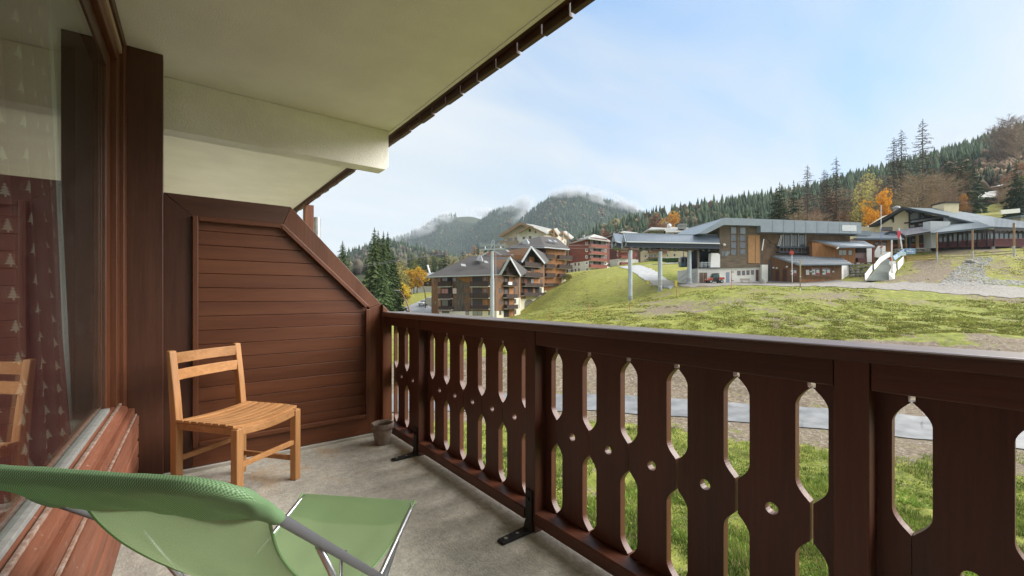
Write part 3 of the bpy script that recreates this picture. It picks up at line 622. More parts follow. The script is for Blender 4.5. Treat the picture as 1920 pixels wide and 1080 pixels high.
# ---- railing
XB = 1.470                       # inner face of the boards
PITCH = 1.308; POSTS = [0.347+PITCH*k for k in (-2, -1, 0, 1, 2)]
rl = thing('balcony_railing', (1.44, 0.9, 0), 'chocolate brown wooden balustrade with cut-out boards along the balcony', 'railing')
cap = MB(); NB = 10; prof = []
x0c, x1c, zt_, zb_ = 1.362, 1.575, 1.053, 1.013; r_ = 0.013
for k in range(5): a = R(180-90*k/4); prof.append((x0c+r_+r_*math.cos(a), zt_-r_+r_*math.sin(a)))
for k in range(5): a = R(90-90*k/4); prof.append((x1c-r_+r_*math.cos(a), zt_-0.004-r_+r_*math.sin(a)))
prof += [(x1c, zb_), (x0c+0.004, zb_), (x0c, zb_+0.004)]
def extrude_y(prof, y0, y1):
    n = len(prof); m_ = MB(); m_.add([(x, y, z) for y in (y0, y1) for x, z in prof], [tuple(range(n)), tuple(range(2*n-1, n-1, -1))]+[(i, i+n, (i+1)%n+n, (i+1)%n) for i in range(n)]); return m_
wet = brown_rail('y').copy(); wet.name = 'wet_rail_stain'; wet.node_tree.nodes['Principled BSDF'].inputs['Coat Weight'].default_value = 1.0; wet.node_tree.nodes['Principled BSDF'].inputs['Coat Roughness'].default_value = 0.30
for (ya, yb) in ((-2.55, 1.128), (1.1295, 3.564)):
    extrude_y(prof, ya, yb).build('handrail', wet, rl, smooth=False)
HW = 0.038
for py_ in POSTS:
    MB().box(1.398, 1.495, py_-HW, py_+HW, 0.002, 1.0125).build('post', brown_rail('z'), rl, bevel=0.003)
edges = POSTS+[3.602]
for i in range(len(edges)-1):
    a = edges[i]+HW+0.0015; b_ = edges[i+1]-HW-0.0015
    MB().box(1.401, 1.468, a, b_, 0.938, 1.0125).build('top_rail', brown_rail('y'), rl, bevel=0.004)
    q = MB(); n_ = 0
    extrude_y([(1.392,0.048),(1.392,0.098),(1.398,0.104),(1.505,0.112),(1.52,0.106),(1.52,0.048)], a, b_).build('bottom_rail', brown_rail('y'), rl)
# one board outline: (half width at height), holes are the gaps between neighbours
ZT, ZM, ZL = 0.972, 0.515, 0.095
def board_half(z):
    w = 0.1075-0.0040       # touching width, small joint
    for (c0, c1) in ((0.572, 0.912), (0.115, 0.458)):
        if c0 < z < c1:
            t = min(z-c0, c1-z); k = min(1, t/0.058); k = 1-(1-k)**1.75
            w = min(w, 0.105-0.039*k)
    if z > 0.912: w = 0.0975
    return w
zs = [ZL, 0.115]+[0.115+0.008*k for k in range(1,8)]+[0.25,0.32]+[0.458-0.008*k for k in range(7,0,-1)]+[0.458, 0.465, 0.565, 0.572]+[0.572+0.008*k for k in range(1,8)]+[0.70,0.78]+[0.912-0.008*k for k in range(7,0,-1)]+[0.912, 0.9125, ZT]
def board_mesh(y0, y1, sl=True, sr=True, hole=True, th=0.030, hr=0.019, jit=0.0):
    """sl / sr: shaped left and right edges; otherwise cut straight"""
    c = (y0+y1)/2
    bm = bmesh.new()
    cl = [(c-board_half(z) if sl else y0, z) for z in zs]; cr = [(c+board_half(z) if sr else y1, z) for z in zs]
    if not sl: cr = [(y0+2*0.1075-(0.1075-board_half(z)) - (0.2150-(y1-y0)) , z) for z in zs]; cl = [(y0, z) for z in zs]
    if not sr: cl = [(y1-(y1-y0)+(0.1075-board_half(z)), z) for z in zs]; cr = [(y1, z) for z in zs]
    outer = cl[::-1][::-1]+cr[::-1]
    ov = [bm.verts.new((0, y, z)) for y, z in outer]
    es = [bm.edges.new((ov[i], ov[(i+1)%len(ov)])) for i in range(len(ov))]
    if hole:
        hv = [bm.verts.new((0, c+jit+hr*math.cos(2*math.pi*k/16), ZM+hr*math.sin(2*math.pi*k/16))) for k in range(16)]
        es += [bm.edges.new((hv[i], hv[(i+1)%16])) for i in range(16)]
    bmesh.ops.triangle_fill(bm, use_beauty=True, edges=es)
    ex = bmesh.ops.extrude_face_region(bm, geom=bm.faces[:]); vs = [g for g in ex['geom'] if isinstance(g, bmesh.types.BMVert)]
    bmesh.ops.translate(bm, verts=vs, vec=(th, 0, 0)); bmesh.ops.recalc_face_normals(bm, faces=bm.faces[:])
    me = bpy.data.meshes.new('board'); bm.to_mesh(me); bm.free(); me.materials.append(brown_rail('z')); return me
def put(me, x, y): o = bpy.data.objects.new('board', me); COL.objects.link(o); o.parent = rl; o.location = (x-rl.location.x, y-rl.location.y, -rl.location.z); return o
full = board_mesh(-0.1080, 0.1080)
for i in range(len(edges)-1):
    a = edges[i]+HW; b_ = edges[i+1]-HW
    if i < len(edges)-2:
        off = 0.013 if i == 1 else 0.0; s = a+0.074+off
        put(board_mesh(0, 0.0735+off, sl=False, hole=False), XB, a)
        for k in range(5): put(full, XB+0.0015*math.sin(k*5+i), s+0.108+0.216*k)
        put(board_mesh(-0.085+off, 0.0, sr=False, hole=False), XB, b_)
    else:
        s = a+0.074; put(board_mesh(0, 0.0735, sl=False, hole=False), XB, a)
        for k in range(2): put(full, XB, s+0.108+0.216*k)
        rem = b_-(s+0.432); put(board_mesh(-rem, 0.0, sr=False, hole=False), XB, b_)
# iron brackets
iron = mat('black_iron', (0.018, 0.018, 0.019), 0.5, metal=0.3, bump=0.4, bscale=200)
for k, py_ in enumerate(POSTS[2:]):
    br = thing('angle_bracket', (1.38, py_, 0), ['black iron angle bracket at the nearest railing post', 'black iron angle bracket at the middle railing post, two bolts in its foot', 'black iron angle bracket at the far railing post beside the flower pot'][k], 'bracket', 'iron brackets holding the railing posts')
    MB().prism([(1.391,py_-0.024,0.010),(1.3975,py_-0.024,0.010),(1.3975,py_-0.024,0.205),(1.394,py_-0.024,0.212),(1.388,py_-0.024,0.205),(1.388,py_-0.024,0.06),(1.375,py_-0.024,0.02),(1.215,py_-0.024,0.012),(1.21,py_-0.024,0.002),(1.391,py_-0.024,0.002)], (0,0.048,0)).build('plate', iron, br, bevel=0.0015)
    for xx in (1.245, 1.318):
        MB().lathe([(0.0,0.0175),(0.009,0.0175),(0.009,0.0125),(0.015,0.0125),(0.015,0.0095),(0,0.0095)][::-1], (xx, py_, 0), 10).build('bolt', mat('zinc_bolt', (0.45,0.42,0.36), 0.4, metal=0.8), br)
    MB().tube([(1.386,py_,0.165),(1.379,py_,0.165)], 0.010, 8).build('bolt', iron, br)

# ---- wooden chair
def chair():
    O = Vector((0.295, 3.095, 0)); rx = Vector((0.795, 0.607, 0)); fy = Vector((0.607, -0.795, 0))     # rx: sitter's width, fy: front
    def P(a, b, z): return O+rx*a+fy*b+Vector((0,0,z))
    t = thing('garden_chair', O, 'varnished wooden slatted chair standing against the plank partition', 'chair')
    w, dpt = 0.215, 0.215
    for sx in (-1, 1):
        MB().bar(P(sx*w, dpt, 0.001), P(sx*w, dpt, 0.452), 0.045, 0.045, up=fy).build('leg', teak('z'), t, bevel=0.005)
        # rear leg bends back above the seat
        mb = MB(); pr = [(-dpt-0.026, 0.001), (-dpt+0.020, 0.001), (-dpt+0.020, 0.47), (-dpt+0.004, 0.62), (-dpt-0.030, 0.865), (-dpt-0.058, 0.868), (-dpt-0.040, 0.62), (-dpt-0.028, 0.46)]
        mb.prism([P(sx*w-0.021, b, z) for b, z in pr], rx*0.042); mb.build('leg', teak('z'), t, bevel=0.006)
        MB().bar(P(sx*w, -dpt+0.02, 0.135), P(sx*w, dpt-0.018, 0.135), 0.020, 0.030).build('stretcher', teak('x'), t, bevel=0.003)
        MB().bar(P(sx*w, -dpt+0.021, 0.438), P(sx*w, dpt+0.018, 0.438), 0.026, 0.040).build('side_rail', teak('x'), t, bevel=0.004)
    MB().bar(P(-w+0.018, dpt, 0.245), P(w-0.018, dpt, 0.245), 0.020, 0.030).build('stretcher', teak('x'), t, bevel=0.003)
    MB().bar(P(-w+0.018, -dpt, 0.245), P(w-0.018, -dpt, 0.245), 0.020, 0.030).build('stretcher', teak('x'), t, bevel=0.003)
    def curved(b0, b1, z, h, dip, name, n=10, half=0.235, bow=0.0, seg=2):
        mb = MB(); 
        for j in range(n+1):
            a = -half+2*half*j/n; k = 1-(a/half)**2; zz = z-dip*k
            vs = [P(a, b0-bow*k, zz), P(a, b1-bow*k, zz), P(a, b1-bow*k, zz-h), P(a, b0-bow*k, zz-h)]; mb.v += [tuple(v) for v in vs]
            if j: o = (j-1)*4; mb.f += [(o+q, o+(q+1)%4, o+4+(q+1)%4, o+4+q) for q in range(4)]
        mb.f += [(0,1,2,3), (n*4+3, n*4+2, n*4+1, n*4)]; mb.build(name, teak('x'), t, bevel=0.0025)
    for k in range(8):
        b0 = -0.195+k*0.0515; curved(b0, b0+0.044, 0.477-0.004*(k==7), 0.016, 0.020 if k else 0.012, 'seat_slat', half=0.2345)
    curved(dpt-0.010, dpt+0.014, 0.456, 0.040, 0.016, 'front_rail', half=0.1965)
    curved(-dpt-0.006, -dpt+0.016, 0.452, 0.036, 0.010, 'back_rail', half=0.1965)
    for z, b in ((0.852, -dpt-0.036), (0.756, -dpt-0.024)):
        curved(b-0.009, b+0.009, z, 0.062, 0.0, 'back_slat', half=0.1975, bow=0.022)
    return t
chair()

# ---- flower pot
pot = thing('flower_pot', (1.292, 3.36, 0), 'small empty weathered clay flower pot in the corner by the railing', 'flower pot')
clay = mat('weathered_clay', (0.17, 0.120, 0.092), 0.9, bump=0.4, bscale=60, color2=(0.29, 0.235, 0.19), vscale=16)
MB().lathe([(0,0.001),(0.056,0.001),(0.058,0.006),(0.076,0.122),(0.076,0.123),(0.068,0.121),(0.053,0.018),(0,0.018)], (1.292,3.36,0), 32).build('body', clay, pot, smooth=True)
MB().lathe([(0.0765,0.1225),(0.085,0.124),(0.088,0.165),(0.084,0.170),(0.076,0.168),(0.0715,0.1225),(0.0765,0.1225)], (1.292,3.36,0), 32).build('rim', clay, pot, smooth=True)
MB().lathe([(0,0.062),(0.0585,0.060)], (1.292,3.36,0), 24).build('soil', mat('dry_soil', (0.05,0.04,0.03), 1.0, bump=0.8, bscale=120), pot)

# ---- green sling chair
def sling_mat(name, c, tr=0.10):
    m = bpy.data.materials.new(name); m.use_nodes = True; nt = m.node_tree; nt.nodes.clear(); N = nt.nodes.new; L = nt.links.new
    out = N('ShaderNodeOutputMaterial'); uv = N('ShaderNodeUVMap')
    mp = N('ShaderNodeMapping'); mp.inputs['Scale'].default_value = (430, 430, 1); mp.inputs['Rotation'].default_value = (0,0,R(8)); L(uv.outputs[0], mp.inputs[0])
    ch = N('ShaderNodeTexChecker'); ch.inputs['Scale'].default_value = 1.0; L(mp.outputs[0], ch.inputs[0]); ch.inputs[1].default_value = (*[x*0.62 for x in c], 1); ch.inputs[2].default_value = (*[min(1, x*1.35) for x in c], 1)
    n = N('ShaderNodeTexNoise'); n.inputs['Scale'].default_value = 4; n.inputs['Detail'].default_value = 6; L(uv.outputs[0], n.inputs[0])
    mr = N('ShaderNodeMapRange'); mr.inputs['To Min'].default_value = 0.8; mr.inputs['To Max'].default_value = 1.15; L(n.outputs[0], mr.inputs['Value'])
    sc = N('ShaderNodeVectorMath'); sc.operation = 'SCALE'; L(ch.outputs[0], sc.inputs[0]); L(mr.outputs[0], sc.inputs['Scale'])
    b = N('ShaderNodeBsdfPrincipled'); b.inputs['Roughness'].default_value = 0.55; b.inputs['Specular IOR Level'].default_value = 0.35; L(sc.outputs[0], b.inputs['Base Color'])
    bp = N('ShaderNodeBump'); bp.inputs['Strength'].default_value = 0.6; bp.inputs['Distance'].default_value = 0.001; L(ch.outputs['Fac'], bp.inputs['Height']); L(bp.outputs[0], b.inputs['Normal'])
    t = N('ShaderNodeBsdfTranslucent'); L(sc.outputs[0], t.inputs[0]); m1 = N('ShaderNodeMixShader'); m1.inputs[0].default_value = 0.42; L(b.outputs[0], m1.inputs[1]); L(t.outputs[0], m1.inputs[2])
    tp = N('ShaderNodeBsdfTransparent'); m2 = N('ShaderNodeMixShader'); m2.inputs[0].default_value = tr; L(m1.outputs[0], m2.inputs[1]); L(tp.outputs[0], m2.inputs[2]); L(m2.outputs[0], out.inputs[0])
    return m
SLG = sling_mat('green_mesh_fabric', (0.38, 0.53, 0.27), 0.03); SLH = sling_mat('green_hem_fabric', (0.29, 0.47, 0.245), 0.02); SLB = mat('green_piping', (0.17, 0.32, 0.12), 0.6)
def sling_chair():
    C = Vector((0.064, 0.915, 0)); ax = Vector((0.712, 0.702, 0)); wd = Vector((-0.702, 0.712, 0)); WDT = 0.50      # wd points to the window side
    def P(w, s, z): return C+wd*w+ax*s+Vector((0,0,z))
    t = thing('sling_chair', P(WDT/2, 0.4, 0), 'green mesh fabric folding sun chair with grey tube frame in the foreground', 'chair')
    tubem = mat('grey_painted_tube', (0.20, 0.205, 0.225), 0.38, metal=0.5); legm = mat('aluminium_tube', (0.50, 0.51, 0.53), 0.28, metal=0.9)
    def arc(c, r, a0, a1, f, n=6): return [f(c[0]+r*math.cos(a0+(a1-a0)*k/n), c[1]+r*math.sin(a0+(a1-a0)*k/n)) for k in range(n+1)]
    # back frame: an inverted U, corners rounded, running down along s at 45 degrees
    def B(w, l, off=0.0):         # l metres down the back plane from the top bar
        w = w+max(0, w)/WDT*0.055*max(0, 1-l/0.98)      # the back frame splays towards its top
        return P(w, l*0.738, 0.844-l*0.667)+Vector((0,0,off))
    r = 0.085; pts = [B(0, 0.98)]+[B(0, l) for l in (0.7, 0.4, 0.2, r)]
    pts += [B(r-r*math.cos(a), r-r*math.sin(a)) for a in [R(15*k) for k in range(1, 7)]]
    pts += [B(WDT-r+r*math.sin(a), r-r*math.cos(a)) for a in [R(15*k) for k in range(0, 7)]]+[B(WDT, l) for l in (0.2, 0.4, 0.7, 0.98)]
    MB().tube(pts, 0.0115, 14).build('back_frame', tubem, t, smooth=True)
    # seat frame
    def S(w, s): return P(w, s, 0.352-max(0, 0.968-s)*0.30)
    rr = 0.03
    sp = [S(0.012, 0.30), S(0.012, 0.60), S(0.012, 0.968-rr)]+[S(0.012+rr-rr*math.cos(a), 0.968-rr+rr*math.sin(a)) for a in [R(22.5*k) for k in range(1,5)]]
    sp += [S(WDT-0.012-rr+rr*math.sin(a), 0.968-rr+rr*math.cos(a)) for a in [R(22.5*k) for k in range(0,5)]]+[S(WDT-0.012, 0.60), S(WDT-0.012, 0.30)]
    MB().tube(sp, 0.009, 12).build('seat_frame', legm, t, smooth=True)
    # legs: front legs lean back, rear legs carry the back frame
    for w in (0.012, WDT-0.012):
        MB().tube([S(w, 0.80)+Vector((0,0,-0.006)), P(w, 0.33, 0.012)], 0.009, 10).build('leg', legm, t, smooth=True)
        MB().tube([B(w, 0.42)+Vector((0,0,-0.005)), P(w, 0.62, 0.012)], 0.009, 10).build('leg', legm, t, smooth=True)
        MB().bar(B(w, 0.565)+Vector((0,0,0.018)), B(w, 0.565)+Vector((0,0,-0.16)), 0.004, 0.014, up=ax).build('link', legm, t, bevel=0.0015)
        q = B(w, 0.565)+Vector((0,0,0.012)); MB().tube([q+wd*-0.012, q+wd*0.012], 0.008, 10).build('bolt', legm, t)
    for s in (0.33, 0.62):
        MB().tube([P(0.012, s, 0.012), P(WDT-0.012, s, 0.012)], 0.009, 10).build('foot_bar', legm, t, smooth=True)
    # sleeve: deep fabric pocket pulled over the top bar and both bends
    V = []; F = []; nu, nv = 84, 44; RT = 0.0150; LB = 0.212
    ws = [-RT+(WDT+2*RT)*(0.5-0.5*math.cos(math.pi*i/nu))*1.0 for i in range(nu+1)]
    def thick(w, l):
        wm = min(w, WDT-w)
        if wm < r and l < r: dd = r-math.hypot(wm-r, l-r)       # inside positive
        else: dd = min(wm, l)
        return math.sqrt(max(0, RT*RT-dd*dd)) if dd < 0 else 0.0035+(RT-0.0035)*math.exp(-(dd/0.030)**2)
    for i in range(nu+1):
        w = ws[i]; wm = min(w, WDT-w); lt_ = r-math.sqrt(max(0, (r+RT)**2-(r-wm)**2)) if wm < r else -RT
        e = min(1, max(0, wm/0.10)); lb = LB+0.010*math.sin(w*17)*e-0.016*(1-e)
        for j in range(nv):
            a = 2*math.pi*j/nv; l = lt_+(lb-lt_)*(0.5-0.5*math.cos(a)); sg = math.sin(a); tt_ = thick(w, l)*min(1, abs(sg)*3.2)*(1 if sg > 0 else -1)
            q = (l-lt_)/(lb-lt_); belly = -0.020*math.sin(math.pi*q)*e+(0.0030*math.sin(w*60+l*25)+0.0016*math.sin(w*131-l*70))*math.sin(math.pi*q)+0.0035*math.sin(w*23-l*30)*q*(1-q)*4*e
            V.append(B(w, l)+(ax*0.675+Vector((0,0,0.738)))*(-tt_+belly))
    for i in range(nu):
        for j in range(nv): a = i*nv+j; b = i*nv+(j+1)%nv; F.append((a, b, b+nv, a+nv))
    seam = []
    for i in range(nu+1):
        w = ws[i]; wm = min(w, WDT-w); e = min(1, max(0, wm/0.10)); l = LB+0.010*math.sin(w*17)*e-0.016*(1-e)-0.004
        if wm > 0.012: seam.append(B(w, l)+(ax*0.675+Vector((0,0,0.738)))*(-0.0025))
    MB().tube(seam, 0.0021, 6).build('seam', mat('dark_green_stitching', (0.07, 0.15, 0.05), 0.8), t, smooth=True)
    def uvmesh(name, V, F, m, uvf, thick=0.0):
        o = MB(); o.v = [tuple(v) for v in V]; o.f = F; ob = o.build(name, m, t, smooth=True); me = ob.data
        ul = me.uv_layers.new(name='UVMap')
        for lp in me.loops: ul.data[lp.index].uv = uvf(lp.vertex_index)
        if thick: md = ob.modifiers.new('thickness', 'SOLIDIFY'); md.thickness = thick
        return ob
    uvmesh('sleeve', V, F, SLH, lambda k: (ws[k//nv], 0.22*(0.5-0.5*math.cos(2*math.pi*(k%nv)/nv))))
    # sling: from the sleeve, sagging behind the frame, to the front bar
    path = []
    b0 = B(0, 0.10); prof = [(0.142, 0.722), (0.165, 0.665), (0.20, 0.605), (0.24, 0.553), (0.29, 0.497), (0.36, 0.428), (0.45, 0.355), (0.55, 0.302), (0.65, 0.283), (0.75, 0.290), (0.85, 0.316), (0.92, 0.342), (0.968, 0.362)]
    INS = [0.020, 0.030, 0.042, 0.053, 0.064, 0.070, 0.068, 0.055, 0.040, 0.028, 0.016, 0.010, 0.006]
    NS = 60; pp = []
    for i in range(NS+1):
        q = i/NS*(len(prof)-1); k = min(int(q), len(prof)-2); f_ = q-k
        p0 = prof[max(k-1,0)]; p1 = prof[k]; p2 = prof[k+1]; p3 = prof[min(k+2, len(prof)-1)]
        cr = lambda a,b,c,d: 0.5*((2*b)+(-a+c)*f_+(2*a-5*b+4*c-d)*f_*f_+(-a+3*b-3*c+d)*f_**3)
        pp.append((cr(p0[0],p1[0],p2[0],p3[0]), cr(p0[1],p1[1],p2[1],p3[1])))
    V = []; F = []; nw = 30
    for i, (s, z) in enumerate(pp):
        tt = i/NS; qq = tt*(len(INS)-1); kk = min(int(qq), len(INS)-2); inset = INS[kk]+(INS[kk+1]-INS[kk])*(qq-kk)
        for j in range(nw+1):
            v = j/nw; w = inset+(WDT-2*inset)*v; sag = 0.028*math.sin(math.pi*v)*math.sin(math.pi*min(1, tt*1.02))
            fold = 0.004*math.sin(v*14+tt*9)*math.sin(math.pi*tt)
            V.append(P(w, s-sag*0.6, z-sag+fold))
    for i in range(NS):
        for j in range(nw): a = i*(nw+1)+j; F.append((a, a+1, a+nw+2, a+nw+1))
    uvf = lambda k: ((k%(nw+1))/nw*0.5, (k//(nw+1))/NS*1.15)
    uvmesh('sling', V, F, SLG, uvf, 0.0)
    for col in (0, nw):
        MB().tube([V[i*(nw+1)+col] for i in range(NS+1)], 0.0032, 6).build('edge_piping', SLB, t, smooth=True)
    # front hem folded under
    i0 = int(NS*0.86); V2 = [v+Vector((0,0,-0.006)) for v in V[i0*(nw+1):]]; nr = NS-i0+1; F2 = []
    for i in range(nr-1):
        for j in range(nw): a = i*(nw+1)+j; F2.append((a, a+1, a+nw+2, a+nw+1))
    uvmesh('hem', V2, F2, SLH, uvf)
    return t
sling_chair()
# ================================================================ BUILDINGS
class Face:
    """a vertical wall plane seen between two photo columns, each with its distance"""
    def __init__(s, pa, da, pb, db):
        s.a = Vector((*XY(pa, da), 0)); s.b = Vector((*XY(pb, db), 0)); s.u = (s.b-s.a); s.len = s.u.length; s.u.normalize()
        n = Vector((s.u.y, -s.u.x, 0)); 
        if n.dot(s.a) > 0: n = -n
        s.n = n; s.pa, s.pb, s.da, s.db = pa, pb, da, db
    def at(s, px):                         # metres along the wall and distance at a photo column
        t = (px-CX)/FP; dx, dy = FX+RX*t, FY+RY*t
        # solve a + u*k = d*(dx,dy)
        den = s.u.x*dy-s.u.y*dx; k = (s.a.y*dx-s.a.x*dy)/den; p = s.a+s.u*k; return k, p.x*FX+p.y*FY
    def P(s, k, z, n=0): return s.a+s.u*k+s.n*n+Vector((0,0,z))
    def uz(s, px, py): k, d = s.at(px); return k, Zof(py, d)
    def pt(s, px, py, n=0): k, z = s.uz(px, py); return s.P(k, z, n)
    def box(s, mb, u0, u1, z0, z1, n0, n1):
        vs = [s.P(u, z, n) for z in (z0, z1) for (u, n) in ((u0,n0),(u1,n0),(u1,n1),(u0,n1))]
        return mb.add(vs, [(0,3,2,1),(4,5,6,7),(0,1,5,4),(1,2,6,5),(2,3,7,6),(3,0,4,7)])
    def pbox(s, mb, px0, py0, px1, py1, n0, n1):     # photo rectangle: left, top, right, bottom
        u0, d0 = s.at(px0); u1, d1 = s.at(px1); d = (d0+d1)/2; return s.box(mb, u0, u1, Zof(py1, d), Zof(py0, d), n0, n1)
    def poly(s, mb, pts, n0, n1): return mb.prism([s.pt(x, y, n0) for x, y in pts], s.n*(n1-n0))
def slab(mb, pts, th):            # a sloping roof surface given as real points, thickened downwards
    pts = [Vector(p) for p in pts]; return mb.prism(pts, (0, 0, -th))
def WS(*l): return [W(*q) for q in l]

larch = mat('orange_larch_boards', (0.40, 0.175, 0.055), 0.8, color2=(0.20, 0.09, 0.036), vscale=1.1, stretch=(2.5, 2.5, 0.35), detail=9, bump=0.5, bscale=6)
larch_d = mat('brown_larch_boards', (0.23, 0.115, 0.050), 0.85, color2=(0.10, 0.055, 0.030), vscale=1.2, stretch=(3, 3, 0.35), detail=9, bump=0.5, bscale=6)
rotten = mat('blackened_cladding', (0.045, 0.038, 0.033), 0.95, color2=(0.17, 0.13, 0.10), vscale=1.6, stretch=(1.5, 1.5, 0.3), detail=10)
weath = mat('weathered_grey_boards', (0.19, 0.145, 0.10), 0.9, color2=(0.085, 0.066, 0.05), vscale=1.0, stretch=(0.5, 0.5, 2.5), detail=10)
weath2 = mat('dark_weathered_boards', (0.07, 0.048, 0.034), 0.9, color2=(0.19, 0.12, 0.07), vscale=0.7, detail=8)
slat_new = mat('new_pine_louvre', (0.50, 0.27, 0.11), 0.7, var=0.2, vscale=2)
whitew = mat('white_render', (0.72, 0.71, 0.66), 0.85, var=0.08, vscale=1.0)
cream = mat('cream_render', (0.72, 0.62, 0.42), 0.85, var=0.07, vscale=0.8)
creamw = mat('cream_base_render', (0.70, 0.66, 0.52), 0.85, var=0.08, vscale=0.8)
pinkw = mat('pink_beige_render', (0.62, 0.48, 0.40), 0.85, var=0.06)
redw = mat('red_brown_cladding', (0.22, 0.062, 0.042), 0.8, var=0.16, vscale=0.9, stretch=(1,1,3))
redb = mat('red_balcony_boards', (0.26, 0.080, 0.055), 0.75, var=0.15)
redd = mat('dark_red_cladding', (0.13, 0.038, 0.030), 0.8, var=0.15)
shingle = mat('dark_slate_shingles', (0.052, 0.049, 0.050), 0.85, spec=0.25, color2=(0.095, 0.088, 0.084), vscale=6, stretch=(1, 1, 6), detail=4)
tin = mat('grey_tin_roof', (0.26, 0.27, 0.28), 0.6, metal=0.2, var=0.15, vscale=0.8)
tinw = mat('weathered_tin_roof', (0.26, 0.26, 0.235), 0.55, metal=0.2, var=0.2, vscale=0.6)
blue_metal = mat('blue_grey_sheet', (0.135, 0.17, 0.215), 0.6, metal=0.15, var=0.10, vscale=0.6)
blue_lt = mat('pale_blue_fascia', (0.23, 0.275, 0.32), 0.6, metal=0.15, var=0.10, vscale=0.7)
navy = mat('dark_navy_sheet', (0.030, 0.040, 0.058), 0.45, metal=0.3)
greyedge = mat('grey_verge_board', (0.38, 0.41, 0.43), 0.6, var=0.12)
rail_d = mat('dark_balcony_boards', (0.045, 0.026, 0.020), 0.8, var=0.25)
blackish = mat('recess_shade_and_black', (0.020, 0.015, 0.012), 0.9)  # near-black for dark parts, and for shade painted into recesses
glass_far = mat('far_window_glass', (0.10, 0.12, 0.14), 0.08, spec=0.9)
glass_lt = mat('curtained_glass', (0.30, 0.31, 0.31), 0.2, spec=0.7)
shut = mat('brown_shutter', (0.14, 0.045, 0.025), 0.8)
pinkcur = mat('pink_curtain_glass', (0.42, 0.20, 0.19), 0.3)
steel = mat('galvanised_steel', (0.42, 0.46, 0.49), 0.42, metal=0.4, var=0.12, vscale=1.5)
whitep = mat('white_paint', (0.78, 0.78, 0.78), 0.6, var=0.05)
concf = mat('grey_concrete', (0.36, 0.35, 0.33), 0.9, var=0.18, vscale=0.8)
stone_m = mat('boulder_stone', (0.20, 0.185, 0.165), 0.9, color2=(0.36, 0.34, 0.31), vscale=3, bump=0.6, bscale=8, objvar=0.25)

def window(F, root, px0, py0, px1, py1, frame=shut, glass=glass_far, n=0.0, depth=0.10, mull=1, proud=0.04):
    u0, d0 = F.at(px0); u1, d1 = F.at(px1); d = (d0+d1)/2; z1, z0 = Zof(py0, d), Zof(py1, d); t = min(0.09, (u1-u0)*0.12)
    mb = MB(); F.box(mb, u0, u1, z0, z0+t, n+0.006, n+proud); F.box(mb, u0, u1, z1-t, z1, n+0.006, n+proud); F.box(mb, u0, u0+t, z0+t, z1-t, n+0.006, n+proud); F.box(mb, u1-t, u1, z0+t, z1-t, n+0.006, n+proud)
    for k in range(1, mull+1):
        c = u0+(u1-u0)*k/(mull+1); F.box(mb, c-t*0.4, c+t*0.4, z0+t, z1-t, n+0.006, n+proud*0.9)
    w = mb.build('window', frame, root)
    g = MB(); F.box(g, u0+t*0.6, u1-t*0.6, z0+t*0.6, z1-t*0.6, n+0.004, n+proud*0.5); g.build('pane', glass, w)
    return w
def balcony(F, root, px0, px1, py0, py1, depth=1.15, m=rail_d, slabm=None, boards=True, bottom_trim=None):
    """timber balcony: floor slab, boarded parapet with open joints, handrail"""
    u0, d0 = F.at(px0); u1, d1 = F.at(px1); d = (d0+d1)/2; z1, z0 = Zof(py0, d), Zof(py1, d)
    mb = MB(); F.box(mb, u0, u1, z0-0.02, z0+0.14, 0.0, depth-0.02); b = mb.build('balcony', slabm or whitew, root)
    mb = MB(); u = u0; st = 0.26
    while u < u1-0.03: F.box(mb, u, min(u+st-0.045, u1), z0+0.02, z1-0.05, depth-0.01, depth+0.035); u += st
    F.box(mb, u0-0.02, u1+0.02, z1-0.07, z1, depth-0.03, depth+0.06); F.box(mb, u0-0.02, u1+0.02, z0+0.12, z0+0.22, depth-0.05, depth-0.011)
    F.box(mb, u0-0.03, u0+0.03, z0+0.15, z1-0.03, 0.01, depth-0.031); F.box(mb, u1-0.03, u1+0.03, z0+0.15, z1-0.03, 0.01, depth-0.031)
    mb.build('balustrade', m, b)
    if bottom_trim:
        mb = MB(); u = u0
        while u < u1-0.1: F.box(mb, u, u+0.16, z0-0.16, z0-0.021, depth-0.05, depth-0.01); u += 0.34
        mb.build('trim', bottom_trim, b)
    return b
def wall(F, root, pts, m, back=8, name='wall', n=0.0):
    mb = MB(); F.poly(mb, pts, n, n-back); return mb.build(name, m, root)
def shade_panel(F, root, px0, py0, px1, py1, m=blackish, door=None):
    mb = MB(); F.pbox(mb, px0, py0, px1, py1, 0.004, 0.03); r = mb.build('loggia', m, root)  # flat dark sheet on the wall, its colour stands for loggia shade
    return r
def roofpart(root, pts, th=0.35, m=shingle, name='roof', parent=None): mb = MB(); slab(mb, pts, th); return mb.build(name, m, parent or root)
def verge(root, a, b, m=greyedge, w=0.12, h=0.5, name='verge_board'): mb = MB(); mb.bar(a, b, w, h); return mb.build(name, m, root)
c6 = lambda x, y: (780+x/5.144, 400+y/5.144)      # enlarged detail of the chalets -> photo
c1 = lambda x, y: (1020+x/4.908, 380+y/4.908)
c2 = lambda x, y: (1280+x/5.333, 380+y/5.333)
c3 = lambda x, y: (1560+x/5.333, 360+y/5.333)
c9 = lambda x, y: (1580+x/9.6, 440+y/9.6)
def C6(x0, y0, x1, y1): return (*c6(x0, y0), *c6(x1, y1))
def C2(x0, y0, x1, y1): return (*c2(x0, y0), *c2(x1, y1))
def C3(x0, y0, x1, y1): return (*c3(x0, y0), *c3(x1, y1))
def C1(x0, y0, x1, y1): return (*c1(x0, y0), *c1(x1, y1))
def C9(x0, y0, x1, y1): return (*c9(x0, y0), *c9(x1, y1))
def base_thing(name, px, d, label, cat, group=None): return thing(name, (*XY(px, d), gz(px, d)), label, cat, group)

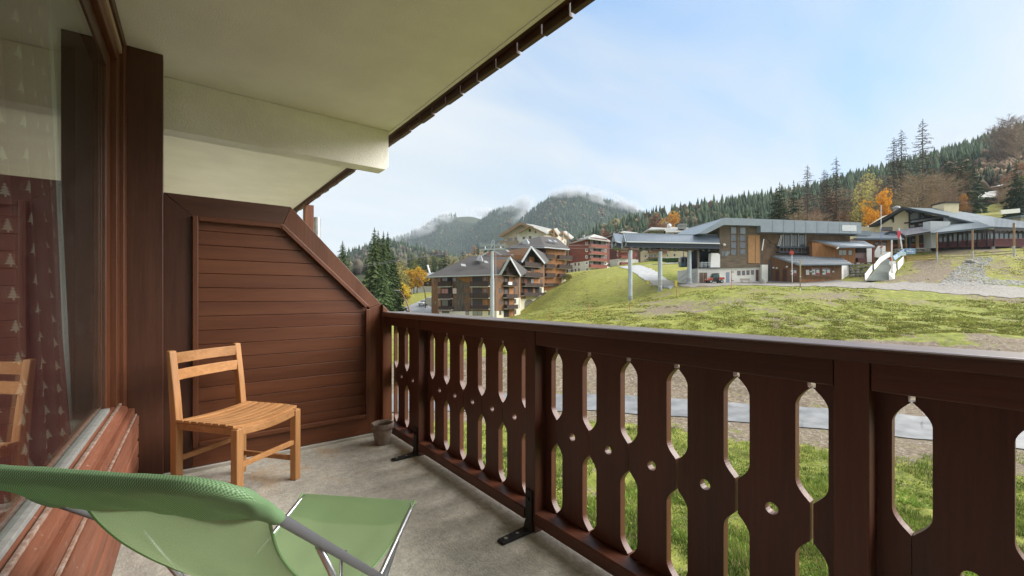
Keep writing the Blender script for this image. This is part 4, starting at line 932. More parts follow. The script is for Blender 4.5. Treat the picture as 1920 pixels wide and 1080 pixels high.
# ---------- front chalet block
def chalet_front():
    t = base_thing('chalet_block', 880, 98, 'front orange timber chalet with hipped dark roof behind the steel lift pylon', 'building')
    Fs = Face(809, 107, 823.5, 100); Ff = Face(823.5, 100, 931, 97); Fg = Face(931, 97, 976, 104)
    wall(Fs, t, [(809,516),(823.5,514),(823.5,640),(809,640)], larch, back=6)
    wall(Ff, t, [(823.7,514),(930.8,511),(930.8,583),(823.7,584)], larch, back=8); wall(Ff, t, [(823.7,584.2),(930.8,583.2),(930.8,660),(823.7,660)], creamw, back=8)
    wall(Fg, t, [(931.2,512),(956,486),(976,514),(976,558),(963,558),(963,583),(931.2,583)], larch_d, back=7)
    wall(Fg, t, [(931.2,583.2),(963,583.2),(963,558.3),(975.8,558.3),(975.8,680),(931.2,680)], creamw, back=7)
    # dark panel of rotten boards with a few paler pieces
    mb = MB(); Ff.poly(mb, [c6(q, r) for q, r in ((357,640),(400,625),(455,655),(505,665),(520,730),(535,800),(538,943),(357,945))], 0.004, 0.05); p = mb.build('blackened_cladding', rotten, t)
    for q in ((475,720,512,775),(470,800,525,870),(362,790,392,826),(480,880,520,930)):
        mb = MB(); Ff.pbox(mb, *C6(*q), 0.05, 0.075); mb.build('repair_panel', larch_d, p)
    for (a, b) in ((235,358),(535,715)): shade_panel(Ff, t, *C6(a+8, 597, b-8, 935), m=blackish if a < 300 else mat('violet_grey_shutter', (0.07,0.06,0.065), 0.8))
    for (x0, y0, x1, y1, g) in ((250,612,305,655,glass_far),(245,725,312,775,pinkcur),(250,835,310,895,glass_far)): window(Ff, t, *C6(x0,y0,x1,y1), glass=g, mull=1, n=0.03)
    for (x0, y0, x1, y1) in ((547,600,632,660),(547,720,638,772),(550,830,640,892)): window(Ff, t, *C6(x0,y0,x1,y1), glass=mat('rolled_shutter', (0.06,0.05,0.055), 0.7), mull=0, n=0.03)
    for (x0, y0, x1, y1) in ((640,600,700,655),(640,712,700,770),(645,830,700,885)):
        mb = MB(); Ff.pbox(mb, *C6(x0,y0,x1,y1), 0.03, 0.05); mb.build('loggia_wall', larch, t)
    for q in ((652,612,680,655),(652,725,680,768)): window(Ff, t, *C6(*q), n=0.05, mull=0)
    for q in ((355,613,390,660),(475,722,510,772)): window(Ff, t, *C6(*q), n=0.05, mull=0)
    window(Ff, t, *C6(358,725,390,773), glass=mat('pink_pane', (0.6,0.42,0.42), 0.3), frame=whitew, n=0.05, mull=0)
    for q in ((228,660,350,708),(232,775,355,825),(235,897,360,930)): balcony(Ff, t, c6(q[0],0)[0], c6(q[2],0)[0], c6(0,q[1])[1], c6(0,q[3])[1], m=rail_d, bottom_trim=whitew)
    for q in ((535,658,714,708),(533,770,714,820),(537,890,714,925)): balcony(Ff, t, c6(q[0],0)[0], c6(q[2],0)[0], c6(0,q[1])[1], c6(0,q[3])[1], m=rail_d, bottom_trim=whitew if q[1] < 700 else None)
    window(Ff, t, *C6(547,938,640,985), glass=glass_lt, n=0.0); window(Ff, t, *C6(478,945,512,978), n=0, mull=0, glass=glass_lt); window(Ff, t, *C6(250,943,322,962), n=0); window(Ff, t, *C6(698,940,712,982), n=0, mull=0)
    for q in ((180,625,192,675),(182,725,192,780),(183,840,196,885)): window(Fs, t, *C6(*q), mull=0)
    # gable wall with its own balconies
    shade_panel(Fg, t, *C6(846,545,948,1000), m=blackish)
    mb = MB(); Fg.pbox(mb, *C6(895,540,940,1000), 0.035, 0.06); mb.build('loggia_wall', larch, t)
    window(Fg, t, *C6(850,515,893,560), n=0.04, glass=glass_lt)
    for q in ((853,630,880,662),(850,735,884,778),(853,843,880,880)): window(Fg, t, *C6(*q), n=0.04, mull=0, glass=glass_far)
    for q in ((842,560,946,604),(842,662,948,705),(842,778,950,818),(845,880,952,922)): balcony(Fg, t, c6(q[0],0)[0], c6(q[2],0)[0], c6(0,q[1])[1], c6(0,q[3])[1], depth=1.0)
    mb = MB(); Fg.pbox(mb, *C6(858,663,893,690), 1.05, 1.08); mb.build('towel', whitep, t)
    for q in ((802,620,822,662),(802,722,824,768),(803,830,822,878),(946,622,966,668),(948,720,966,765)): window(Fg, t, *C6(*q), mull=0)
    for q in ((802,930,822,980),(948,825,966,870),(950,925,966,972)): window(Fg, t, *C6(*q), mull=0, frame=larch_d)
    # drainpipes
    for F, x, y0, y1 in ((Ff, 225, 600, 990), (Ff, 541, 597, 945), (Fg, 993, 600, 915)):
        mb = MB(); a, b = F.pt(*c6(x, y0), 0.12), F.pt(*c6(x, y1), 0.12); mb.tube([a, b], 0.06, 6); mb.build('drainpipe', greyedge, t)
    # roofs
    EL, ER, RL, RRr = (799,518.5,99), (938,514,95.5), (882,479.5,106), (957,482.0,105)
    bl = (835,505,118); br = (975,500,120)
    roofpart(t, WS(EL, ER, RRr, RL)); roofpart(t, WS(EL, RL, bl)); roofpart(t, WS(RL, RRr, br, bl))
    A = (956.0,482.3,95.2); B2 = (976.5,516.8,101.5); A2 = (957,481.5,108); B3 = (990,508,112)
    roofpart(t, WS(ER, A, A2, (930,502,106)), th=0.3); roofpart(t, WS(A, B2, B3, A2), th=0.3)
    verge(t, W(*ER)+Vector((0,0,-0.1)), W(*A)); verge(t, W(*A), W(*B2)+Vector((0,0,-0.1)))
    mb = MB(); mb.bar(W(799,519.5,98.9), W(937.5,515.2,95.4), 0.15, 0.25); mb.build('gutter', greyedge, t)
    # chimney cowl and roof lights
    ch = MB(); b = WS((892.5,487.5,102),(905,490.5,101),(906,487,103),(895,485,104)); tp = WS((897,479,102.6),(901.5,479,102.4),(902,478.6,103),(897.5,478.6,103)); ch.v = [tuple(v) for v in b+tp]; ch.f = [(0,1,5,4),(1,2,6,5),(2,3,7,6),(3,0,4,7),(4,5,6,7)]; ch.build('chimney', tin, t)
    for q in (((865,500,99.9),(874,501,99.7),(872.5,497,100.6),(864,496,100.8)), ((909,494,99.6),(916,495,99.4),(913,491,100.4),(906.5,490.5,100.6))):
        o = MB(); slab(o, [W(*k)+Vector((0,0,0.22)) for k in q], 0.15); o.build('skylight', glass_lt, t)
chalet_front()

def chalet_middle():
    t = base_thing('chalet_block', 1000, 112, 'middle orange timber chalet with steep grey edged gable above four balconies', 'building')
    F = Face(978, 110, 1021, 117); Fl = Face(915, 116, 978, 110)
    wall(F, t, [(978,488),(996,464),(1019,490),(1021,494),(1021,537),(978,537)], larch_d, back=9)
    wall(Fl, t, [(905,480),(978,478),(978,560),(905,560)], larch, back=8)
    wall(F, t, [(962.5,557.5),(975,557.5),(975,555),(1003,555),(1003,537.3),(1021,537.3),(1021,700),(962.5,700)], creamw, back=9, n=-0.3)
    # arch in the base: a flat panel coloured as its shade
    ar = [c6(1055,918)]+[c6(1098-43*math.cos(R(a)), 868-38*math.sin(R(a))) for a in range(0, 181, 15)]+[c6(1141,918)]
    mb = MB(); F.poly(mb, ar, -0.29, -0.24); mb.build('arch_shade_panel', mat('arch_shade', (0.16,0.15,0.11), 0.9), t)
    mb = MB(); F.poly(mb, [c6(1030,462),c6(1108,352),c6(1180,455),c6(1185,475),c6(1028,475)], 0.005, 0.03); mb.build('loggia', blackish, t)  # dark sheet, shade of the gable loggia put into its colour
    shade_panel(F, t, *C6(1025,475,1192,800), m=blackish)
    for q in ((1092,420,1140,475),(1060,560,1190,572),(1105,540,1190,575),(1135,630,1195,675),(1130,725,1146,765)): mb = MB(); F.pbox(mb, *C6(*q), 0.035, 0.055); mb.build('loggia_wall', larch, t)
    for q, g in (((1028,525,1052,570),glass_lt),((1105,532,1135,572),glass_far),((1108,630,1135,675),glass_lt),((1040,628,1070,675),shut),((1045,725,1075,765),shut)): window(F, t, *C6(*q), n=0.04, mull=1, glass=g)
    for q in ((1022,475,1190,520),(1022,573,1195,615),(1020,675,1195,708),(1012,765,1160,798)): balcony(F, t, c6(q[0],0)[0], c6(q[2],0)[0], c6(0,q[1])[1], c6(0,q[3])[1], depth=1.1)
    balcony(F, t, *[c6(x,0)[0] for x in (1160,1230)], c6(0,765)[1], c6(0,792)[1], depth=0.8)
    window(F, t, *C6(1187,720,1212,768), n=0.0, mull=0); window(F, t, *C6(1197,635,1215,672), mull=0)
    for q in ((952,530,966,575),(952,820,964,870)): window(Fl, t, *C6(*q), mull=0) if q[0] > 2000 else None
    EL, ER, RL, RR = (975,490.6,108), (903,489,116), (950,463.5,121), (996,463,121)
    A = (996,462.6,110); B = (1021.5,493.8,114.5)
    roofpart(t, WS((905,478,117),(978.5,491,108.8),(996,463,121),(948,465,122)), th=0.35)
    roofpart(t, WS((978.5,491.4,108.6),A,(996,462,124),(970,478,122)), th=0.3); roofpart(t, WS(A,B,(1040,484,125),(998,462,124)), th=0.3)
    verge(t, W(978.3,491.5,108.5), W(*A)); verge(t, W(*A), W(*B))
    # left gable in pale wood behind the front roof
    Fk = Face(903, 117, 942, 117); wall(Fk, t, [(905,481),(914,473),(920,472),(941,481),(941,500),(905,500)], larch, back=3)
    verge(t, W(902,481,115.8), W(915.5,472,115.8), h=0.35); verge(t, W(926,470,115.8), W(946,481.5,115.8), h=0.35)
    mb = MB(); slab(mb, [W(951,474.5,114.0)+Vector((0,0,.4)), W(956,475,113.8)+Vector((0,0,.4)), W(952,471,114.8)+Vector((0,0,.4)), W(948,471,115)+Vector((0,0,.4))], 0.15); mb.build('skylight', glass_lt, t)
    mb = MB(); slab(mb, [W(961,483.6,111.5)+Vector((0,0,.35)), W(967.5,484,111)+Vector((0,0,.35)), W(963,480,112.4)+Vector((0,0,.35)), W(957,480,112.8)+Vector((0,0,.35))], 0.15); mb.build('skylight', glass_lt, t)
chalet_middle()

def chalet_tower():
    t = base_thing('chalet_block', 1040, 120, 'tallest orange timber chalet tower with dark balconies at the grass slope', 'building')
    Fl = Face(998, 124, 1021, 119); F = Face(1021, 119, 1062, 124)
    wall(Fl, t, [(996,464),(1021,462),(1021,545),(996,545)], larch, back=6)
    wall(F, t, [(1021.2,462),(1060,466),(1061,521),(1021.2,521)], larch, back=9); wall(F, t, [(1021.2,521.3),(1061,521.3),(1061,600),(1021.2,600)], creamw, back=9)
    shade_panel(F, t, *C6(1240,330,1303,620)); shade_panel(F, t, *C6(1372,440,1400,600))
    for q in ((1242,350,1262,400),(1262,450,1290,490)): pass
    for q in ((1238,398,1320,440),(1238,492,1324,530),(1238,578,1326,618),(1236,675,1305,702)): balcony(F, t, c6(q[0],0)[0], c6(q[2],0)[0], c6(0,q[1])[1], c6(0,q[3])[1], depth=0.9)
    for q in ((1356,408,1480,450),(1356,497,1482,538),(1358,585,1450,622)): balcony(F, t, c6(q[0],0)[0], c6(q[2],0)[0], c6(0,q[1])[1], c6(0,q[3])[1], depth=1.2)
    for q, g in (((1376,455,1400,495),glass_lt),((1378,545,1402,585),glass_far),((1380,375,1402,408),glass_far),((1262,545,1285,578),glass_far),((1328,545,1342,575),shut),((1328,640,1348,700),shut)): window(F, t, *C6(*q), n=0.03, mull=1, glass=g)
    balcony(F, t, *[c6(x,0)[0] for x in (1306,1362)], c6(0,675)[1], c6(0,702)[1], depth=0.6)
    E1, E2, E3 = (948,469,119), (1020.5,462.5,116.5), (1068,466.5,123)
    R1, R2 = (1012,442,128), (1044,446,131)
    roofpart(t, WS((950,463.5,121),E2,R1,(990,450,132)), th=0.35); roofpart(t, WS(E2,E3,R2,R1), th=0.35); roofpart(t, WS(E3,(1052,452,140),R2), th=0.3)
    for a, b in ((E2,E3),((950,463.5,121),E2)): mb = MB(); mb.bar(W(*a)+Vector((0,0,-0.2)), W(*b)+Vector((0,0,-0.2)), 0.15, 0.3); mb.build('gutter', greyedge, t)
    ch = MB(); b = WS((979,458,121),(992,459,120.5),(994,455,123),(983,454,123)); tp = WS((983,448.5,121.5),(987.5,448.5,121.4),(988,448,122),(984,448,122)); ch.v = [tuple(v) for v in b+tp]; ch.f = [(0,1,5,4),(1,2,6,5),(2,3,7,6),(3,0,4,7),(4,5,6,7)]; ch.build('chimney', tin, t)
    for q in (((1030,453.5,121.5),(1036,455,121.8),(1032,451.5,123),(1027,451,122.8)), ((1040,454.5,122.3),(1045,456,122.6),(1042,453,123.8),(1037.5,452.2,123.6))): mb = MB(); slab(mb, [W(*k)+Vector((0,0,.3)) for k in q], 0.15); mb.build('skylight', glass_lt, t)
chalet_tower()

def chalet_white():
    t = base_thing('chalet', 985, 150, 'large white rendered chalet with wide timber gable roof above the dark roofs', 'building')
    F = Face(945, 150, 1018, 146); Fr = Face(1018, 146, 1063, 158)
    wall(F, t, [(944,440),(955,430),(976,421),(993,427),(1018,438),(1018,520),(944,520)], mat('chalet_cream', (0.62,0.54,0.44), 0.85), back=9, n=-0.6)
    wall(F, t, [(970,437),(992,426),(1020,436),(1020,520),(970,520)], whitew, back=9)
    wall(Fr, t, [(1018.2,437),(1036,430),(1050,444),(1062,444),(1062,520),(1018.2,520)], mat('chalet_cream', (0.62,0.54,0.44), 0.85), back=9)
    for q in ((877,238,925,268),(945,232,975,262)): window(F, t, *C6(*q), n=-0.6, glass=glass_lt)
    for q in ((1028,226,1052,250),(1088,220,1112,246),(1088,152,1108,178),(1146,170,1160,192)): window(F, t, *C6(*q), n=0, glass=glass_far)
    for q in ((1330,300,1352,330),(1432,265,1440,290)): window(Fr, t, *C6(*q), n=0, mull=0)
    tim = mat('pale_timber', (0.30, 0.20, 0.12), 0.8)
    balcony(F, t, 936, 972, c6(0,268)[1], c6(0,305)[1], depth=0.8, m=mat('pale_balcony_boards', (0.33,0.26,0.19), 0.8))
    ap = (976,418.5,147); 
    roofpart(t, WS((936,443,149),ap,(1000,421,170),(960,440,172)), th=0.4, m=tinw); roofpart(t, WS(ap,(1024,437,143.5),(1045,432,160),(1000,421,170)), th=0.4, m=tinw)
    verge(t, W(935.5,443.5,148.5), W(976,419,146.6), m=tim, h=0.9, w=0.3); verge(t, W(976,419,146.6), W(1000,427,145), m=tim, h=0.8, w=0.3)
    ap2 = (992.5,424,144.5); roofpart(t, WS((968.5,437.5,146),ap2,(1002,424,156),(985,433,156)), th=0.3, m=tinw); verge(t, W(968,438,145.5), W(*ap2), m=tim, h=0.5); verge(t, W(*ap2), W(1020,437,143.4), m=tim, h=0.5)
    for (x0, y0), (xa, ya), (x1, y1), d0 in (((1275,190),(1328,150),(1372,215),148), ((1372,225),(1416,178),(1492,245),155)):
        p0, pa, p1 = c6(x0,y0), c6(xa,ya), c6(x1,y1)
        roofpart(t, [W(*p0,d0), W(*pa,d0), W(pa[0]+6,pa[1]-2,d0+14), W(p0[0]+4,p0[1]-2,d0+14)], th=0.3, m=tinw); roofpart(t, [W(*pa,d0), W(*p1,d0+4), W(p1[0]+6,p1[1]-3,d0+16), W(pa[0]+6,pa[1]-2,d0+14)], th=0.3, m=tinw)
        verge(t, W(*p0,d0-.4), W(*pa,d0-.4), m=tim, h=0.6); verge(t, W(*pa,d0-.4), W(*p1,d0+3.6), m=tim, h=0.6)
        mb = MB(); mb.bar(W(pa[0],pa[1]+2,d0), W(pa[0],p1[1]+3,d0), 0.3, 0.3); mb.bar(W(p0[0]+3,p0[1],d0), W(p1[0]-4,p1[1],d0+3), 0.3, 0.3); mb.build('truss', tim, t)
    mb = MB(); mb.bar(W(*c6(1466,180),150), W(*c6(1468,430),150), 0.25, 0.25); mb.build('drainpipe', tim, t)
chalet_white()

def red_block(label, Lf, Ff, roof, rows, cols, bal, base_l, base_f, left_windows, front_windows, balm=redb):
    t = base_thing('apartment_block', (Ff[0]+Ff[2])/2, (Ff[1]+Ff[3])/2, label, 'building')
    FL = Face(*Lf); F = Face(*Ff)
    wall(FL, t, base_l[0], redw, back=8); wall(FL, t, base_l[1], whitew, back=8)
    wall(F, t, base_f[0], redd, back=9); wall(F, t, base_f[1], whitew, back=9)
    for q in bal:
        shade_panel(F, t, *C1(q[0]+3, q[1]-62, q[2]-3, q[1]), m=blackish)
        w = (q[2]-q[0])/3.2
        for k in range(3): window(F, t, *C1(q[0]+8+k*(w+4), q[1]-48, q[0]+4+k*(w+4)+w*0.82, q[1]), n=0.04, glass=glass_lt if k != 1 else glass_far, frame=redd)
        balcony(F, t, c1(q[0],0)[0], c1(q[2],0)[0], c1(0,q[1])[1], c1(0,q[3])[1], depth=1.1, m=balm)
    for q in left_windows: window(FL, t, *C1(*q), mull=0, frame=redd)
    for q in front_windows: window(F, t, *C1(*q), mull=0, glass=glass_far, frame=whitew)
    for pts in roof: roofpart(t, [W(*c1(x, y), d) for x, y, d in pts], th=0.4, m=tinw)
    return t
t = red_block('nearer red brown apartment block with white base on the grass slope', (1065,158,1104,150), (1104,150,1143,156),
    [[(218,376,158),(408,325,147),(458,290,158),(330,330,172)], [(408,325,147),(612,352,154),(560,318,168),(458,290,158)]], 0, 0,
    [(412,388,560,418),(412,452,560,480),(412,512,560,540),(412,572,560,605)],
    [[(1065,456),(1104,446),(1104,488.5),(1065,494)], [(1065,494.3),(1104,488.8),(1104,560),(1065,560)]],
    [[(1104.2,446),(1143,452),(1143,493),(1104.2,489)], [(1104.2,489.3),(1143,493.3),(1143,560),(1104.2,560)]],
    [(x, y, x+13, y+24) for x in (228,282,314) for y in (437,496,555)]+[(314,375,327,396),(282,386,294,405),(248,615,266,643),(284,610,297,640),(316,605,328,632)],
    [(382,363,400,388),(382,425,400,452),(382,486,400,512),(558,368,575,392),(558,430,573,455),(556,485,572,512),(382,545,402,570),(382,602,405,630),(556,545,575,570)])
F = Face(1104,150,1143,156); mb = MB(); F.pbox(mb, *C1(412,330,560,342), 0.0, 1.2); mb.build('canopy', redd, t)
mb = MB(); mb.tube([W(*c1(362,325),151), W(*c1(362,297),151)], 0.5, 8); mb.build('chimney', tin, t)
t = red_block('farther red brown apartment block partly hidden by the lift canopy', (1143,172,1158,166), (1158,166,1197,170),
    [[(565,318,172),(705,268,163),(735,260,176),(640,285,186)], [(705,268,163),(885,300,170),(860,275,184),(735,260,176)]], 0, 0,
    [(695,490,765,515),(695,550,765,578),(700,430,770,458)],
    [[(1143,440),(1158,436),(1158,485),(1143,486)], [(1143,486.3),(1158,485.3),(1158,560),(1143,560)]],
    [[(1158.2,436),(1197,440),(1197,486.5),(1158.2,485)], [(1158.2,485.3),(1197,486.8),(1197,560),(1158.2,560)]],
    [], [(672,468,688,492),(672,525,690,550),(830,466,848,492),(828,520,848,556),(672,425,688,450)])
for (px, py, d) in ((1164, 432, 166), (1148, 437, 168)):
    mb = MB(); mb.bar(W(px-5,py,d), W(px+5,py-3,d), 1.2, 0.15); mb.bar(W(px-3,py+3,d), W(px-3,py,d), .3, .3); mb.bar(W(px+3,py+2,d), W(px+3,py-2,d), .3, .3); mb.build('roof_vent', tinw, t)

def cream_block():
    t = base_thing('apartment_block', 1255, 172, 'long cream apartment block with flat pitched roofs behind the lift canopy', 'building')
    F = Face(1201, 172, 1310, 176)
    crm = mat('sandy_render', (0.60, 0.51, 0.36), 0.85, var=0.08)
    wall(F, t, [(1201,438),(1310,438),(1310,540),(1201,540)], crm, back=10)
    shade_panel(F, t, *C1(960,262,1118,285)); window(F, t, *C1(975,262,1030,280), glass=glass_lt, frame=whitew, n=.04); window(F, t, *C1(1036,262,1100,280), glass=glass_lt, frame=whitew, n=.04)
    for q in ((958,438,1120,470),(958,503,1045,530)): balcony(F, t, c1(q[0],0)[0], c1(q[2],0)[0], c1(0,q[1])[1], c1(0,q[3])[1], depth=1.1, m=mat('tan_balcony_boards', (0.25,0.12,0.07), 0.8))
    for q in ((925,480,942,505),(925,535,942,557),(1130,475,1142,498),(1190,470,1212,495),(1352,460,1385,486)): window(F, t, *C1(*q), glass=glass_far, frame=whitew, mull=0)
    for q in ((962,475,1005,502),(1008,475,1036,502),(962,532,1005,557),(1355,455,1400,482)): window(F, t, *C1(*q), glass=glass_lt, frame=whitew, mull=1, n=0.02)
    R_ = lambda l: [W(*c1(x, y), d) for x, y, d in l]
    roofpart(t, R_([(905,275,168),(960,248,168),(1110,244,168),(1130,255,172),(1128,232,184),(990,225,184)]), th=0.5, m=tinw)
    roofpart(t, R_([(1120,272,168),(1215,268,168),(1455,262,170),(1455,236,186),(1130,222,186)]), th=0.5, m=tinw)
    mb = MB(); F.pbox(mb, *C1(1195,266,1400,290), 0.0, 2.0); mb.build('eave_board', redd, t)
    mb = MB(); mb.bar(W(*c1(1240,222),175), W(*c1(1300,222),175), 2.4, 2.2); mb.build('chimney', tinw, t)
    mb = MB(); mb.bar(W(*c1(1235,210),175), W(*c1(1305,210),175), 2.8, 0.3); mb.build('chimney_cap', tin, t)
    mb = MB(); mb.tube([W(*c1(1131,240),174), W(*c1(1131,175),174)], 0.05, 5); [mb.bar(W(*c1(1110+k*3,180+k*5),174), W(*c1(1150-k*3,178+k*5),174), .08, .08) for k in range(3)]; mb.build('aerial', steel, t)
    bm_ = MB(); bm_.lathe([(0.01,0.9),(0.6,0.7),(0.85,0.2),(0.8,-0.4),(0.3,-0.9)][::-1], W(*c1(1152,213),174), 12); bm_.build('white_dome', whitep, t, smooth=True)
    o = MB(); Face(1255,165,1300,163).pbox(o, 1248, 482, 1300, 492, 0, 0.3); o.build('terrace_wall', whitew, t)
cream_block()

def far_chalet():
    t = base_thing('chalet', 800, 165, 'low dark timber chalet with grey roof beside the yellow trees', 'building')
    F = Face(764, 168, 822, 160)
    c = lambda x, y: (620+x/5.683, 410+y/5.683)
    wall(F, t, [(764,521),(822,519),(822,536),(764,537)], mat('dark_chalet_timber', (0.10,0.04,0.025), 0.85, var=0.3), back=8); wall(F, t, [(764,537.2),(822,536.2),(822,550),(764,550)], whitew, back=8)
    for x in (852,985,1015): 
        mb = MB(); F.pbox(mb, *c(x,640), *c(x+22,672), 0.01, 0.05); mb.build('shutter', larch, t)
    for x in (875,1020): window(F, t, *c(x,680), *c(x+28,700), mull=0)
    balcony(F, t, c(940,0)[0], c(1070,0)[0], c(0,650)[1], c(0,672)[1], depth=0.8)
    roofpart(t, WS((758,521.5,163),(800,520.5,158),(806,511.5,172),(778,513,178)), th=0.35, m=tin); roofpart(t, WS((800,520.5,158),(826,519,158),(826,510,172),(806,511.5,172)), th=0.35, m=tin)
far_chalet()
def far_tower():   # slim crane-like mast behind the yellow trees
    t = tag(MB().tube([W(806,512,170), W(801.5,497,170)], 0.35, 6).build('flue_mast', whitep), 'pale slanting mast above the low chalet roof', 'mast')
far_tower()
# ================================================================ LIFT STATION
RB = random.Random(5)
def station():
    t = base_thing('lift_station', 1440, 88, 'large weathered timber lift station with pale blue metal fascia roof', 'building')
    F = Face(1349, 84, 1605, 88); Fw = Face(1308, 83.5, 1349, 84)
    X = lambda l: [c2(*q) for q in l]
    wall(F, t, X([(368,228),(735,243),(775,300),(785,640),(368,652)]), weath, back=9)
    wall(F, t, X([(368,655),(785,642),(785,830),(368,830)]), whitew, back=9, n=-0.35)
    wall(Fw, t, X([(152,658),(372,650),(372,830),(152,830)]), mat('pale_concrete_wall', (0.58,0.58,0.56), 0.85, var=0.1), back=8)
    wall(F, t, X([(790,303),(1700,316),(1700,830),(790,830)]), weath2, back=9, n=-0.6)
    mb = MB(); F.pbox(mb, *C2(775,622,835,797), 0.0, 0.5); mb.build('pier', whitew, t)
    # open machine hall on the left
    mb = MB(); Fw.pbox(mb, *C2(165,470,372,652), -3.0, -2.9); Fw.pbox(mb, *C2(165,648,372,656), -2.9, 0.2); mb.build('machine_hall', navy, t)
    mb = MB(); Fw.pbox(mb, *C2(150,478,164,656), -0.3, 0.1); mb.build('pillar', mat('brown_steel_column', (0.16,0.11,0.09), 0.6), t)
    mb = MB(); Fw.poly(mb, X([(285,505),(350,505),(372,520),(372,650),(278,650)]), -0.9, 0.05); mb.build('machine_housing', whitep, t)
    mb = MB(); [Fw.pbox(mb, *C2(q,600,q+6,650), 0.05, 0.1) for q in (185,228,268)]; Fw.pbox(mb, *C2(183,597,276,604), 0.04, 0.11); Fw.pbox(mb, *C2(183,620,276,625), 0.05, 0.1); mb.build('railing', steel, t)
    for k in range(5):
        mb = MB(); x = 190+k*18; Fw.pbox(mb, *C2(x,585+8*(k%2),x+14,640), -1.6, -1.2); mb.build('machine_part', steel, t)
    # tall glazing
    for q in ((478,238,540,530),(570,245,632,525)):
        u0, u1 = c2(q[0],0)[0], c2(q[2],0)[0]
        for k, (a, b) in enumerate(((0,0.27),(0.27,0.52),(0.52,0.77),(0.77,1))):
            ya, yb = q[1]+(q[3]-q[1])*a, q[1]+(q[3]-q[1])*b; window(F, t, u0, c2(0,ya)[1], u1, c2(0,yb-3)[1], frame=weath2, glass=mat('sky_reflection_tint_glass', (0.16,0.20,0.23), 0.06, spec=1.0) if k < 1 else glass_far, mull=0, n=0.0)  # top panes paler: sky reflection put into their colour
    for x in (548,):
        mb = MB(); F.pbox(mb, *C2(544,240,566,530), 0.01, 0.08); mb.build('board', weath, t)
    mb = MB(); F.pbox(mb, *C2(648,322,770,608), 0.01, 0.06); lv = mb.build('louvre', mat('louvre_frame', (0.28,0.16,0.08), 0.8), t)
    for (x0, x1) in ((654,716),(726,764)):
        y = 332
        while y < 600: mb = MB(); F.pbox(mb, *C2(x0,y,x1,y+7), 0.05, 0.12); mb.build('slat', slat_new, lv); y += 11
    window(F, t, *C2(385,478,455,542), mull=1, frame=weath); mb = MB(); mb.bar(F.pt(*c2(428,530),0.1), F.pt(*c2(448,490),0.45), 0.06, 0.5); mb.build('casement', glass_lt, t)
    mb = MB(); mb.lathe([(0.01,-0.2),(0.25,-0.1),(0.28,0.1),(0.2,0.25),(0.01,0.28)], F.pt(*c2(406,425),0.25), 8); mb.build('lamp', whitep, t)
    # ground floor openings
    for q in ((558,680,590,726),(605,678,635,724),(650,675,680,721),(695,673,725,719)): window(F, t, *C2(*q), frame=larch_d, n=-0.35, mull=0)
    for q, m_ in (((168,700,243,802),weath2),((445,695,478,798),mat('blue_grey_door', (0.22,0.28,0.36), 0.6)),((742,670,770,782),mat('dark_red_door', (0.12,0.045,0.04), 0.7))):
        mb = MB(); FF = Fw if q[0] < 300 else F; n_ = 0.0 if q[0] < 300 else -0.35; FF.pbox(mb, *C2(*q), n_+0.005, n_+0.06); dd = mb.build('door', m_, t)
        mb = MB(); FF.pbox(mb, *C2(q[2]-9,(q[1]+q[3])/2,q[2]-5,(q[1]+q[3])/2+6), n_+0.061, n_+0.11); mb.build('handle', steel, dd)
    mb = MB(); [Fw.pbox(mb, *C2(x,702,x+3,800), 0.06, 0.08) for x in (203,)]; mb.build('door_bar', steel, t)
    for q in ((497,685,522,698),(497,773,522,783)): mb = MB(); F.pbox(mb, *C2(*q), -0.345, -0.30); mb.build('vent', concf, t)
    # upper windows with pale mullions and dark balcony
    for q in ((960,310,1028,435),(1040,310,1096,435),(1110,310,1170,435),(1186,312,1246,435)):
        window(F, t, *C2(*q), n=-0.6, mull=1, frame=mat('dark_window_frame', (0.05,0.045,0.045), 0.6))
    for x in (1024,1100,1175,1247): mb = MB(); F.pbox(mb, *C2(x,308,x+5,440), -0.54, -0.42); mb.build('mullion', mat('pale_mullion', (0.5,0.5,0.52), 0.6), t)
    for a, b in (((968,430),(1000,320)),((982,432),(1012,322))): mb = MB(); mb.bar(F.pt(*c2(*a),-0.4), F.pt(*c2(*b),-0.4), 0.06, 0.06); mb.build('glazing_bar', whitep, t)
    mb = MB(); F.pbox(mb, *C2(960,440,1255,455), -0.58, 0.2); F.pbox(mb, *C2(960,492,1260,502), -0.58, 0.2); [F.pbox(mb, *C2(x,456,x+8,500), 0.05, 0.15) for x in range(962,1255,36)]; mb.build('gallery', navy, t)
    mb = MB(); mb.bar(F.pt(*c2(783,480),0.3), F.pt(*c2(801,365),0.3), 0.07, 0.18); mb.build('strip_light', whitep, t)
    mb = MB(); F.poly(mb, X([(845,325),(930,310),(990,320),(985,420),(900,400)]), -0.595, -0.5); mb.build('boarded_panel', weath2, t)
    # roof: one folded volume with its deep metal fascia
    mb = MB(); F.poly(mb, X([(118,318),(368,169),(740,176),(1730,215),(1730,319),(738,303),(735,241),(372,232),(205,318)]), 1.25, -13); mb.build('roof', blue_lt, t)
    mb = MB(); k0, d0 = F.at(c2(372,0)[0]); k1, d1 = F.at(c2(1728,0)[0]); z0, z1 = Zof(c2(0,169)[1], d0), Zof(c2(0,215)[1], d1); n = 92
    for i in range(n):
        u = k0+(k1-k0)*(i+0.25)/n; z = z0+(z1-z0)*i/n+0.06; F.box(mb, u, u+(k1-k0)/n*0.5, z-0.12, z+0.10, -12, 1.2)
    mb.build('roof_ribs', mat('bright_rib_metal', (0.30,0.33,0.36), 0.55, metal=0.2), t)
    for i in range(1, 9):
        x = 740+i*110; mb = MB(); F.pbox(mb, *C2(x,182+(x-740)*0.038,x+3,303+(x-740)*0.014), 1.251, 1.27); mb.build('fascia_joint', blue_metal, t)
